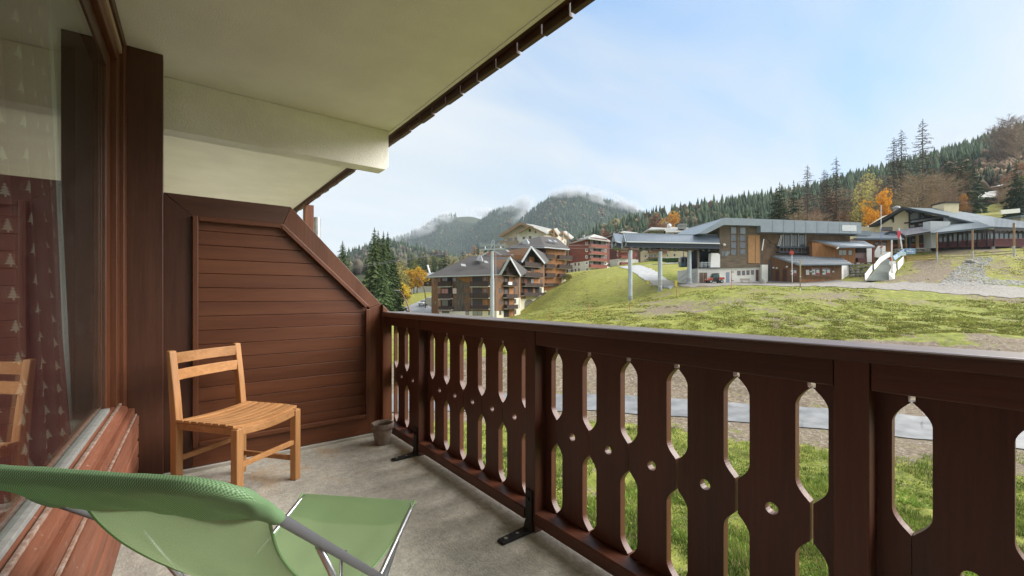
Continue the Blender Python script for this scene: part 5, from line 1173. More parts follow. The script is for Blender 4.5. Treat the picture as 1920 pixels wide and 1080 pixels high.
    mb = MB(); F.pbox(mb, *C2(1538,235,1680,293), 1.251, 1.29); mb.build('faded_sign', mat('faded_sign_white', (0.72,0.73,0.74), 0.6, color2=(0.50,0.53,0.57), vscale=3.5, detail=10), t)
    mb = MB(); F.pbox(mb, *C2(1700,284,1866,332), -0.8, 0.4); mb.build('eave_box', blue_metal, t)
    # lower front annex
    Fl = Face(c2(1165,0)[0], 81.2, c2(1590,0)[0], 82.4); Fs = Face(c2(885,0)[0], 86, c2(1165,0)[0], 81.2); Fr = Face(c2(1590,0)[0], 82.4, c2(1666,0)[0], 86)
    ax = base_thing('ticket_annex', 1500, 82, 'low dark timber annex with grey seamed roof in front of the station', 'building')
    wall(Fl, ax, X([(1165,624),(1590,624),(1590,830),(1165,830)]), larch_d, back=3); wall(Fs, ax, X([(885,540),(1164,624),(1164,830),(885,830)]), larch_d, back=2); wall(Fr, ax, X([(1591,628),(1666,628),(1666,780),(1591,830)]), whitep, back=2)
    mb = MB(); Fl.pbox(mb, *C2(1166,768,1589,795), 0.005, 0.03); mb.build('weathered_plinth_boards', larch, ax)
    fr_o = mat('orange_window_frame', (0.34,0.13,0.05), 0.7)
    def poster(Fc, q, par, m_, n=0.05): mb = MB(); Fc.pbox(mb, *C2(*q), n, n+0.012); mb.build('poster', m_, par)
    pw = mat('poster_white', (0.7,0.7,0.7), 0.5); pr = mat('poster_red', (0.50,0.06,0.07), 0.5); pg = mat('poster_teal', (0.05,0.25,0.24), 0.5)
    for Fc, q in ((Fs,(1076,655,1146,732)),(Fl,(1284,650,1372,732)),(Fl,(1387,650,1478,732))):
        w = window(Fc, ax, *C2(*q), frame=fr_o, mull=1, n=0.0)
        poster(Fc, (q[0]+8,q[1]+18,q[0]+(q[2]-q[0])*0.45,q[3]-14), w, pw); poster(Fc, (q[0]+(q[2]-q[0])*0.56,q[1]+22,q[2]-8,q[3]-22), w, pw); poster(Fc, (q[0]+(q[2]-q[0])*0.5,q[3]-30,q[2]-12,q[3]-14), w, pr, 0.065); poster(Fc, (q[0]+8,q[1]+36,q[0]+(q[2]-q[0])*0.3,q[1]+50), w, pg, 0.065)
    mb = MB(); Fl.pbox(mb, *C2(1232,672,1264,722), 0.01, 0.05); mb.build('notice_board', pw, ax)
    for q in ((930,672,966,792),(1000,665,1042,792)): mb = MB(); Fs.pbox(mb, *C2(*q), 0.005, 0.05); mb.build('door', mat('dark_brown_door', (0.07,0.03,0.02), 0.7), ax)
    for (x, y, FF) in ((915,652,Fs),(948,656,Fs),(1050,642,Fs),(1272,690,Fl),(1492,692,Fl)):
        mb = MB(); mb.lathe([(0.02,-0.16),(0.17,-0.08),(0.2,0.05),(0.12,0.16),(0.01,0.18)], FF.pt(*c2(x,y),0.25), 10); mb.build('round_lamp', whitep, ax, smooth=True)
    R0 = [W(*c2(838,510),88), W(*c2(1510,506),89), W(*c2(1694,612),80.6), W(*c2(1165,614),79.8)]
    roofpart(ax, R0, th=0.22, m=blue_metal)
    mb = MB()
    for i in range(46):
        f_ = (i+0.5)/46; a = R0[3]+(R0[2]-R0[3])*f_; b = R0[0]+(R0[1]-R0[0])*f_; mb.bar(a+Vector((0,0,0.04)), b+Vector((0,0,0.04)), 0.10, 0.09)
    mb.build('roof_seams', mat('bright_rib_metal', (0.30,0.33,0.36), 0.55, metal=0.2), ax)
    mb = MB()
    for r_ in (0.12,0.3,0.48,0.66,0.84):
        for i in range(23): f_ = (i+0.5+(0.5 if int(r_*50)%2 else 0))/23.5; a = R0[3]+(R0[2]-R0[3])*f_; b = R0[0]+(R0[1]-R0[0])*f_; p = a+(b-a)*r_; mb.bar(p+Vector((-.14,0.1,0.1)), p+Vector((.14,-0.1,0.1)), 0.08, 0.12)
    g__ = mb.build('snow_guards', mat('snow_guard_dark', (0.08,0.10,0.13), 0.5), ax); g__['kind'] = 'stuff'
    mb = MB(); mb.tube([Fs.pt(*c2(883,588),0.3), Fs.pt(*c2(883,792),0.3)], 0.09, 8); mb.build('drainpipe', blue_metal, ax)
    mb = MB(); mb.bar(W(*c2(838,516),87.8), W(*c2(1165,624),79.7), 0.08, 0.25); mb.bar(W(*c2(1165,622),79.7), W(*c2(1692,618),80.5), 0.08, 0.16); mb.build('verge_board', blue_lt, ax)
    mb = MB(); mb.bar(W(*c2(975,606),84.5), W(*c2(940,562),85.3), 0.1, 0.25); mb.build('roof_bracket', blackish, ax)
    # upper orange annex
    ub = base_thing('upper_annex', 1590, 87, 'small orange timber annex with tin roof between the station and the white steps', 'building')
    Fu = Face(c2(1290,0)[0], 85.6, c2(1725,0)[0], 85)
    wall(Fu, ub, X([(1295,398),(1725,452),(1725,602),(1560,602),(1295,560)]), larch, back=4)
    window(Fu, ub, *C2(1556,468,1640,528), frame=larch_d, glass=glass_lt, mull=1); window(Fu, ub, *C2(1652,472,1696,528), frame=larch_d, glass=glass_lt, mull=0)
    Fp = Face(c2(1725,0)[0], 88, c2(1915,0)[0], 88); wall(Fp, ub, X([(1725,455),(1915,455),(1915,606),(1725,606)]), mat('pink_grey_wall', (0.36,0.27,0.28), 0.85), back=1)
    mb = MB(); Fp.pbox(mb, *C2(1726,456,1840,500), 0.01, 0.1); mb.build('porch_shade', blackish, ub); mb = MB(); Fp.pbox(mb, *C2(1728,555,1815,598), 0.05, 0.7); mb.build('bench', mat('dark_red_door', (0.12,0.045,0.04), 0.7), ub)  # dark sheet paints the shade under the porch roof
    mb = MB(); Fp.pbox(mb, *C2(1838,458,1892,602), 0.05, 0.2); mb.build('white_panel', whitep, ub)
    mb = MB(); Fu.pbox(mb, *C2(1892,450,1908,606), 0, 0.3); mb.build('post', mat('red_brown_post', (0.20,0.05,0.04), 0.7), ub)
    mb = MB(); Fu.pbox(mb, *C2(1725,596,1925,606), -3, 0.1); mb.build('deck', larch_d, ub)
    R1 = [W(*c2(1278,372),87.5), W(*c2(1815,386),90), W(*c2(1925,440),84), W(*c2(1545,442),83.4)]
    roofpart(ub, R1, th=0.2, m=blue_metal); mb = MB()
    for i in range(34): f_ = (i+0.5)/34; a = R1[3]+(R1[2]-R1[3])*f_; b = R1[0]+(R1[1]-R1[0])*f_; mb.bar(a+Vector((0,0,.04)), b+Vector((0,0,.04)), 0.09, 0.08)
    mb.build('roof_seams', mat('bright_rib_metal', (0.30,0.33,0.36), 0.55, metal=0.2), ub)
    mb = MB(); mb.bar(W(*c2(1278,382),87.3), W(*c2(1545,450),83.3), 0.1, 0.22); mb.build('verge_board', larch, ub)
    mb = MB(); mb.tube([W(*c2(1540,460),83), W(*c2(1552,455),83), W(*c2(1560,445),83)], 0.12, 7); mb.build('flue', whitep, ub)
    # round red sign on a white stick
    s = thing('round_sign', W(*c2(1092,600), 79.6), 'round red sign with a pale bar on a white stick above the annex roof', 'sign')
    mb = MB(); c = W(*c2(1090,500), 79.5); mb.tube([c+Vector((-FX*.03,-FY*.03,0)), c+Vector((FX*.03,FY*.03,0))], 0.41, 20); mb.build('disc', mat('sign_red', (0.42,0.035,0.03), 0.5), s)
    mb = MB(); mb.bar(c+Vector((-RX*.03-FX*.04,-RY*.03-FY*.04,-0.35)), c+Vector((RX*.03-FX*.04,RY*.03-FY*.04,0.1)), 0.10, 0.02); mb.build('bar', mat('sign_faded', (0.55,0.25,0.22), 0.5), s)
    mb = MB(); mb.tube([W(*c2(1092,515),79.6), W(*c2(1096,795),79.6)], 0.05, 6); mb.build('stick', whitep, s)
station()

def canopy():
    t = thing('lift_canopy', W(1240, 545, 81), 'long blue grey ribbed canopy of the lift on three round steel columns', 'canopy')
    def lane(name, x0, d0, x1, d1, back):
        top0, top1 = c1(x0, 283)[1], c1(x1, 298)[1]
        P = lambda x, y, d: W(*c1(x, y), d)
        n0, n1 = P(x0+22, 360, d0-1.2), P(x1, 376, d1-1.2)             # front gutter line
        r0, r1 = P(x0, 283, d0+1.0), P(x1, 298, d1+1.0)              # ridge
        b0, b1 = n0+(r0-n0)*2.0, n1+(r1-n1)*2.0; b0.z = n0.z; b1.z = n1.z
        f0, f1 = n0+Vector((0,0,-0.85))+(r0-n0)*0.06, n1+Vector((0,0,-0.85))+(r1-n1)*0.06
        g0, g1 = b0+Vector((0,0,-0.85)), b1+Vector((0,0,-0.85))
        lo0, lo1 = (f0+g0)/2+Vector((0,0,-0.3)), (f1+g1)/2+Vector((0,0,-0.3))
        mb = MB(); mb.prism([n0,n1,r1,r0], (0,0,-0.08)); mb.prism([r0,r1,b1,b0], (0,0,-0.08)); o = mb.build('roof_sheet', blue_metal, t)
        mb = MB(); N = 64
        for i in range(N): f_ = (i+.5)/N; a = n0+(n1-n0)*f_; b = r0+(r1-r0)*f_; mb.bar(a+Vector((0,0,.05)), b+Vector((0,0,.05)), 0.11, 0.08)
        mb.build('roof_ribs', mat('rib_blue', (0.18,0.22,0.27), 0.55, metal=0.3), o)
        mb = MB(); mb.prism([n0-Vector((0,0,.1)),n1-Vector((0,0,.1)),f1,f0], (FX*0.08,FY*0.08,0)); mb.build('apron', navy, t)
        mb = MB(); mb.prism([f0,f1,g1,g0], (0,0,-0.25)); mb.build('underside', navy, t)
        mb = MB(); mb.bar(n0, n1, 0.16, 0.16); mb.build('gutter', mat('white_gutter', (0.66,0.68,0.69), 0.5), t)
        mb = MB(); mb.bar(r0, r1, 0.3, 0.12); mb.build('ridge_cap', blue_lt, t)
        e = (P(x0,283,d0+1)-P(x1,298,d1+1)).normalized()*0.05
        mb = MB(); mb.prism([n0+e,r0+e,b0+e,g0+e,f0+e], e*3); mb.build('end_panel', blue_lt, t)
        mb = MB(); mb.prism([lo0+e*5+(n0-lo0)*q for q in (0.95,0.6,0.3)]+[lo0+e*5+(r0-lo0)*q for q in (0.30,0.45)], e*2); mb.build('end_opening_shade', blackish, t)  # dark plate, shade of the open end put into its colour
        return f0, f1
    lane('a', 740, 80, 1615, 84, 0)
    lane('b', 646, 87, 740, 87.5, 0)
    # sheave beams and machinery under the roof
    mb = MB(); mb.bar(W(*c1(760,418),81), W(*c1(1615,428),85), 0.5, 0.35); mb.bar(W(*c1(745,420),84), W(*c1(1600,432),88), 0.5, 0.35); mb.build('sheave_beam', mat('rusty_dark_steel', (0.06,0.05,0.05), 0.7), t)
    for k in range(16):
        x = 790+k*52; mb = MB(); c = W(*c1(x, 432+(k%3)*3), 80.8+0.25*k); mb.tube([c-Vector((FX*.08,FY*.08,0)), c+Vector((FX*.08,FY*.08,0))], 0.26, 12); mb.build('sheave', mat('sheave_grey', (0.14,0.15,0.15), 0.6), t)
    for (x, ya, yb, d, wd, c_) in ((794,440,905,79,0.70,'a'),(1068,450,825,81,0.68,'b'),(1337,440,738,83,0.66,'c')):
        a, b = W(*c1(x, yb), d), W(*c1(x, ya), d+0.3)
        mb = MB(); w2 = 19/4.908*d/FP; mb.tube([a+Vector((0,0,-1.2)), b], w2, 20); cc = mb.build('column', steel, t, smooth=False)
        mb = MB(); mb.lathe([(w2+0.22,-1.0),(w2+0.22,0.12),(w2+0.01,0.14)], a, 20); mb.build('base_plate', steel if x != 794 else concf, cc)
        mb = MB(); mb.lathe([(w2+0.005,0),(w2+0.02,0.02),(w2+0.02,0.6),(w2+0.005,0.62)], a+Vector((0,0,0.3)), 20); mb.build('collar', mat('darker_steel_band', (0.30,0.31,0.32), 0.6), cc)
        mb = MB(); hd = b+Vector((0,0,0.25)); mb.bar(hd-Vector((RX*1.5,RY*1.5,0)), hd+Vector((RX*1.5,RY*1.5,0)), 0.5, 0.3); mb.bar(hd-Vector((FX*.6,FY*.6,-.1)), hd+Vector((FX*3.2,FY*3.2,.1)), 0.4, 0.3); mb.bar(hd+Vector((-RX*.7,-RY*.7,-.35)), hd+Vector((RX*.7,RY*.7,-.35)), 0.35, 0.35); mb.build('head', mat('head_brown_steel', (0.20,0.13,0.11), 0.6), cc)
canopy()

def cabin():
    c = W(1281.5, 489.5, 90); t = thing('gondola_cabin', c, 'dark blue gondola cabin hanging beneath the lift canopy', 'gondola')
    ux = Vector((RX, RY, 0)); uy = Vector((FX, FY, 0))
    def ring(z, w, l): return [c+ux*(w*a)+uy*(l*b)+Vector((0,0,z)) for a, b in ((-1,-.7),(-.75,-1),(.75,-1),(1,-.7),(1,.7),(.75,1),(-.75,1),(-1,.7))]
    def shell(zs, m, name, par=None):
        mb = MB(); 
        for z, w, l in zs: mb.v += [tuple(v) for v in ring(z, w, l)]
        for i in range(len(zs)-1): mb.f += [(i*8+k, i*8+(k+1)%8, i*8+8+(k+1)%8, i*8+8+k) for k in range(8)]
        mb.f += [tuple(range(8)), tuple(range(len(mb.v)-8, len(mb.v)))]; return mb.build(name, m, par or t)
    shell([(-1.25,0.62,0.55),(-1.1,0.80,0.7),(-0.25,0.88,0.8)], mat('cabin_shell', (0.11,0.14,0.17), 0.4), 'body')
    shell([(-0.249,0.87,0.79),(0.55,0.80,0.72)], mat('cabin_glass', (0.05,0.07,0.09), 0.08, spec=1), 'glazing')
    shell([(0.551,0.82,0.74),(0.75,0.72,0.64),(0.88,0.45,0.4)], mat('cabin_roof', (0.20,0.22,0.25), 0.4), 'roof')
    for a in (-0.86, -0.1, 0.1, 0.86): mb = MB(); mb.bar(c+ux*a-uy*0.83+Vector((0,0,-1.1)), c+ux*a*0.93-uy*0.76+Vector((0,0,0.55)), 0.06, 0.06); mb.build('door_pillar', mat('cabin_frame', (0.35,0.37,0.38), 0.4), t)
    mb = MB(); mb.bar(c-ux*0.68-uy*0.79+Vector((0,0,-0.72)), c-ux*0.15-uy*0.79+Vector((0,0,-0.72)), 0.03, 0.3); mb.build('emblem', mat('bright_blue_emblem', (0.04,0.32,0.62), 0.5), t)
    mb = MB(); mb.bar(c+Vector((0,0,0.85)), c+Vector((0,0,2.3)), 0.14, 0.18); mb.bar(c+Vector((0,0,2.3))-ux*0.5, c+Vector((0,0,2.3))+ux*0.5, 0.2, 0.25); mb.build('hanger', steel, t)
cabin()

def pylon():
    b = W(924, 640, 74); b.z = gz(924, 74); t = thing('lift_pylon', b, 'tall grey steel lift pylon with wheel trains in front of the orange chalet', 'pylon')
    P = lambda x, y, d=74: W(*c6(x, y), d)
    zt = P(736,365); mb = MB(); mb.tube([Vector((zt.x,zt.y,b.z-0.5)), Vector((zt.x,zt.y,P(736,632).z))], 0.355, 18); mb.build('lower_shaft', steel, t)
    mb = MB(); mb.tube([Vector((zt.x,zt.y,P(736,632).z+0.002)), zt], [0.29,0.235], 18); mb.build('upper_shaft', steel, t)
    mb = MB(); mb.lathe([(0.36,-0.05),(0.41,-0.05),(0.41,0.05),(0.29,0.06)], P(736,632), 18); mb.build('flange', steel, t)
    mb = MB(); mb.tube([P(762,372), Vector((P(766,990).x, P(766,990).y, b.z+1))], 0.035, 5); mb.tube([P(771,372), Vector((P(775,990).x, P(775,990).y, b.z+1))], 0.035, 5)
    z = b.z+1
    while z < P(762,375).z: q = P(762,372); r = P(771,372); mb.bar((q.x,q.y,z), (r.x,r.y,z), 0.03, 0.03); z += 0.35
    mb.build('ladder', mat('reddish_ladder', (0.33,0.24,0.22), 0.6), t)
    mb = MB(); mb.bar(P(610,352), P(850,342), 0.3, 0.22); mb.build('crossarm', steel, t)
    mb = MB(); [mb.bar(P(a[0],a[1]), P(a[2],a[3]), 0.12, 0.12) for a in ((722,340,735,262),(758,340,752,258),(718,300,760,296),(722,335,758,270),(735,262,752,258))]; mb.build('maintenance_frame', steel, t)
    for x0, x1 in ((615,718),(762,868)):
        for row, (dy, dd) in enumerate(((-16,-0.5),(10,0.4))):
            mb = MB(); mb.bar(P(x0,330+dy,74+dd), P(x1,322+dy,74+dd), 0.1, 0.12); wt = mb.build('wheel_train', mat('train_grey', (0.33,0.36,0.38), 0.5), t)
            for k in range(6):
                c = P(x0+8+(x1-x0-16)*k/5, 332+dy-1.2*k+(6 if row else -4), 74+dd); mb = MB(); mb.tube([c-Vector((FX*.07,FY*.07,0)), c+Vector((FX*.07,FY*.07,0))], 0.20, 12); mb.build('wheel', mat('wheel_grey', (0.25,0.28,0.29), 0.5), wt)
        mb = MB(); mb.bar(P((x0+x1)/2,345), P((x0+x1)/2,312), 0.2, 0.2); mb.bar(P(x0+12,312), P(x1-12,306), 0.05, 0.06); mb.build('train_mount', steel, t)
    for x in (620, 660, 790, 850): mb = MB(); mb.bar(P(x,310), P(x+6,290), 0.05, 0.05); mb.bar(P(x-8,290), P(x+20,286), 0.05, 0.05); mb.build('catcher', steel, t)
    cab = mat('cable_steel', (0.10,0.10,0.11), 0.5)
    for k, (x, y, x2, y2, d2) in enumerate(((640,335,300,548,52),(700,330,300,538,52))):
        tag(MB().tube([P(x,y,73.5+k), P(x,y,73.5+k)+(W(x2,y2,d2)-P(x,y,73.5+k))*0.5+Vector((0,0,-0.35)), W(x2,y2,d2)], 0.028, 5).build('lift_cable', cab), ['lower steel lift cable running left from the pylon past the conifers','upper steel lift cable running left from the pylon past the conifers'][k], 'cable')
    for k, (x, y, q) in enumerate(((840,332,(1160,466,80)),(800,318,(1156,459,86)))):
        tag(MB().tube([P(x,y,73.5+k), W(*q)], 0.028, 5).build('lift_cable', cab), ['front steel lift cable from the pylon to the canopy end','rear steel lift cable from the pylon to the canopy end'][k], 'cable')
pylon()

def buggy():
    c = base_thing('utility_vehicle', 1340, 82.2, 'small red and black off-road buggy parked at the station door', 'vehicle'); o = Vector(c.location); ux = Vector((RX,RY,0)); uy = Vector((FX,FY,0)); s = 1.0
    def Q(a, b, z): return o+ux*a+uy*b+Vector((0,0,z+0.05))
    def sec(pts, w0, w1, m, name, bev=0.03): mb = MB(); mb.prism([Q(a, w0, z) for a, z in pts], uy*(w1-w0)); return mb.build(name, m, c, bevel=bev)
    red = mat('buggy_red', (0.45,0.055,0.035), 0.4, coat=0.3); blk = mat('buggy_black', (0.018,0.02,0.02), 0.6); oran = mat('buggy_orange', (0.62,0.16,0.06), 0.4)
    sec([(-1.55,0.45),(-1.5,0.85),(-0.75,1.08),(-0.6,1.05),(-0.6,0.40)], -0.65, 0.65, red, 'bonnet'); sec([(0.55,0.62),(0.55,1.12),(1.55,1.12),(1.6,0.70)], -0.68, 0.68, red, 'cargo_bed'); sec([(-1.5,0.32),(1.5,0.32),(1.5,0.5),(-1.5,0.5)], -0.55, 0.55, blk, 'chassis'); sec([(-0.6,0.5),(0.5,0.5),(0.5,1.05),(-0.6,1.0)], -0.66, 0.66, blk, 'door', 0.02)
    sec([(-0.55,1.06),(-0.25,1.80),(0.45,1.80),(0.55,1.06)], -0.60, 0.60, mat('buggy_window', (0.05,0.14,0.12), 0.1, spec=0.9), 'cab_glazing'); sec([(-0.35,1.81),(0.55,1.81),(0.5,1.9),(-0.28,1.9)], -0.66, 0.66, blk, 'roof')
    for a0, z0, a1, z1 in ((-0.62,1.04,-0.3,1.84),(0.55,1.05,0.5,1.84),(-0.02,1.04,0.0,1.84)):
        for w in (-0.64, 0.64): mb = MB(); mb.bar(Q(a0,w,z0), Q(a1,w,z1), 0.07, 0.07); mb.build('roll_bar', blk, c)
    for a in (-1.05, 1.0):
        for w in (-0.66, 0.66):
            mb = MB(); mb.tube([Q(a,w-0.13,0.33), Q(a,w+0.13,0.33)], 0.34, 18); wh = mb.build('wheel', blk, c, bevel=0.03); mb = MB(); mb.tube([Q(a,w-0.14,0.33), Q(a,w+0.14,0.33)], 0.17, 12); mb.build('rim', steel, wh)
    sec([(-1.57,0.62),(-1.53,0.84),(-1.2,0.94),(-1.22,0.7)], -0.67, 0.67, oran, 'nose_trim')
    for w in (-0.45, 0.45): mb = MB(); mb.tube([Q(-1.6,w,0.72), Q(-1.5,w,0.72)], 0.09, 10); mb.build('headlight', whitep, c)
buggy()

def bench(px, d, label):
    t = base_thing('bench', px, d, label, 'bench'); o = Vector(t.location); ux = Vector((RX,RY,0)); uy = Vector((FX,FY,0)); wd = mat('grey_bench_wood', (0.26,0.20,0.15), 0.8)
    for k in range(3): MB().bar(o-ux*0.95+uy*(k*0.16-0.2)+Vector((0,0,0.48)), o+ux*0.95+uy*(k*0.16-0.2)+Vector((0,0,0.48)), 0.13, 0.05).build('seat_slat', wd, t)
    for k in range(2): MB().bar(o-ux*0.95+uy*0.3+Vector((0,0,0.7+k*0.18)), o+ux*0.95+uy*0.32+Vector((0,0,0.7+k*0.18)), 0.05, 0.12).build('back_slat', wd, t)
    for a in (-0.75, 0.75): MB().bar(o+ux*a-uy*0.15, o+ux*a-uy*0.15+Vector((0,0,0.46)), 0.08, 0.08).bar(o+ux*a+uy*0.25, o+ux*a+uy*0.34+Vector((0,0,0.95)), 0.08, 0.08).build('leg', concf, t)
bench(1398.5, 82.5, 'grey wooden bench against the white station wall')
tag(MB().lathe([(0.01,0),(0.35,0.0),(0.42,0.5),(0.34,0.6),(0.4,0.75),(0.3,0.95),(0.01,1.0)], (*XY(1432,81.8), gz(1432,81.8)), 10).build('planter', mat('pale_stone_planter', (0.45,0.44,0.38), 0.9)), 'squat pale stone planter beside the white pier of the station', 'planter')

# ---------- barrier, marker poles
def barrier():
    t = thing('barrier', W(1236, 540, 77.5), 'wooden plank barrier with yellow ends at the foot of the middle column', 'barrier'); F = Face(c1(950,0)[0], 77.5, c1(1215,0)[0], 77)
    for y in (717,735,752): mb = MB(); F.pbox(mb, *C1(962,y,1206,y+9), 0.0, 0.08); mb.build('plank', mat('grey_plank', (0.34,0.31,0.27), 0.8), t)
    ye = mat('signal_yellow', (0.62,0.48,0.03), 0.5)
    for x, x2 in ((948,960),(1204,1216)): mb = MB(); F.pbox(mb, *C1(x,712,x2,772 if x > 1000 else 748), -0.05, 0.14); mb.build('yellow_end', ye, t)
    mb = MB(); F.pbox(mb, *C1(1090,765,1098,790), -0.1, 0.0); F.pbox(mb, *C1(990,765,998,780), -0.1, 0.0); mb.build('post', weath, t)
barrier()
orp = mat('orange_pole', (0.42,0.20,0.09), 0.7); redp = mat('red_pole', (0.40,0.07,0.05), 0.6); greyp = mat('grey_wood_pole', (0.28,0.22,0.15), 0.85); pinkp = mat('faded_pink_pole', (0.50,0.30,0.25), 0.7)
def pole(px, y0, y1, d, r, segs, label, name='marker_pole', group=None, lean=0):
    b = W(px, y1, d); t = thing(name, b, label, 'pole', group)
    H = Zof(y0, d)-b.z; z = -0.5
    for k, (f, m_) in enumerate(segs):
        z1 = H*f; mb = MB(); mb.tube([b+Vector((RX*lean*z,RY*lean*z,z)), b+Vector((RX*lean*z1,RY*lean*z1,z1))], r, 8); mb.build('shaft' if k == 0 else 'band', m_, t); z = z1+0.002
    return t
G_ = 'thin marker poles stuck in the grass slope'
yel = mat('signal_yellow', (0.62,0.48,0.03), 0.5)
pole(1269, c1(0,716)[1], c1(0,968)[1], 70, 0.06, [(0.78,orp),(1,yel)], 'orange pole with yellow top below the barrier', group=G_)
pole(1371.5, c1(0,622)[1], c1(0,865)[1], 73, 0.06, [(0.35,redp),(0.55,pinkp),(0.72,redp),(0.85,pinkp),(1,orp)], 'red and pale banded pole in front of the station bench', group=G_)
pole(1181, c1(0,896)[1], 592, 62, 0.05, [(0.9,orp),(1,mat('blue_tip', (0.12,0.15,0.4), 0.6))], 'short rust pole with a blue tip under the left canopy column', group=G_)
pole(1105, c1(0,918)[1], 602, 58, 0.045, [(1,orp)], 'thin rust pole on the grass slope right of the red block', group=G_)
pole(1030.6, c1(0,980)[1], 604, 57, 0.04, [(1,orp)], 'leftmost thin rust pole just above the railing', group=G_)
pole(1500.6, c2(0,570)[1], c2(0,882)[1], 69, 0.10, [(0.08,whitep),(0.45,greyp),(0.47,whitep),(1,mat('yellowish_wood_pole', (0.40,0.33,0.20), 0.8))], 'thick yellowish wooden pole in front of the ticket annex', group='wooden poles along the gravel track')
gp = 'tall brown poles of the rope fence above the gravel'
lo = mat('pale_pole_foot', (0.42,0.43,0.42), 0.7)
fbr = mat('brown_wood_pole', (0.30,0.19,0.11), 0.85)
pole(1756.8, c3(0,400)[1], c3(0,664)[1], 83, 0.13, [(0.25,lo),(0.9,fbr),(1,fbr)], 'tall brown pole at the right end of the plank rails', group=gp)
pole(1823.5, c3(0,378)[1], c3(0,648)[1], 83, 0.14, [(0.22,lo),(1,fbr)], 'tall brown pole above the rubble heap', group=gp)
pole(1901.3, c3(0,310)[1], c3(0,620)[1], 80, 0.15, [(0.26,lo),(1,fbr)], 'rightmost tall brown pole before the veranda', group=gp)
tag(pole(1652, c3(0,130)[1], c3(0,600)[1], 84, 0.055, [(0.12,mat('dark_mast_foot', (0.15,0.07,0.06), 0.7)),(0.28,mat('dark_mast_foot', (0.15,0.07,0.06), 0.7)),(0.5,mat('blue_band', (0.18,0.26,0.5), 0.5)),(1,whitep)], 'slim white flagpole with blue band left of the steps', name='flagpole'), cat='flagpole')

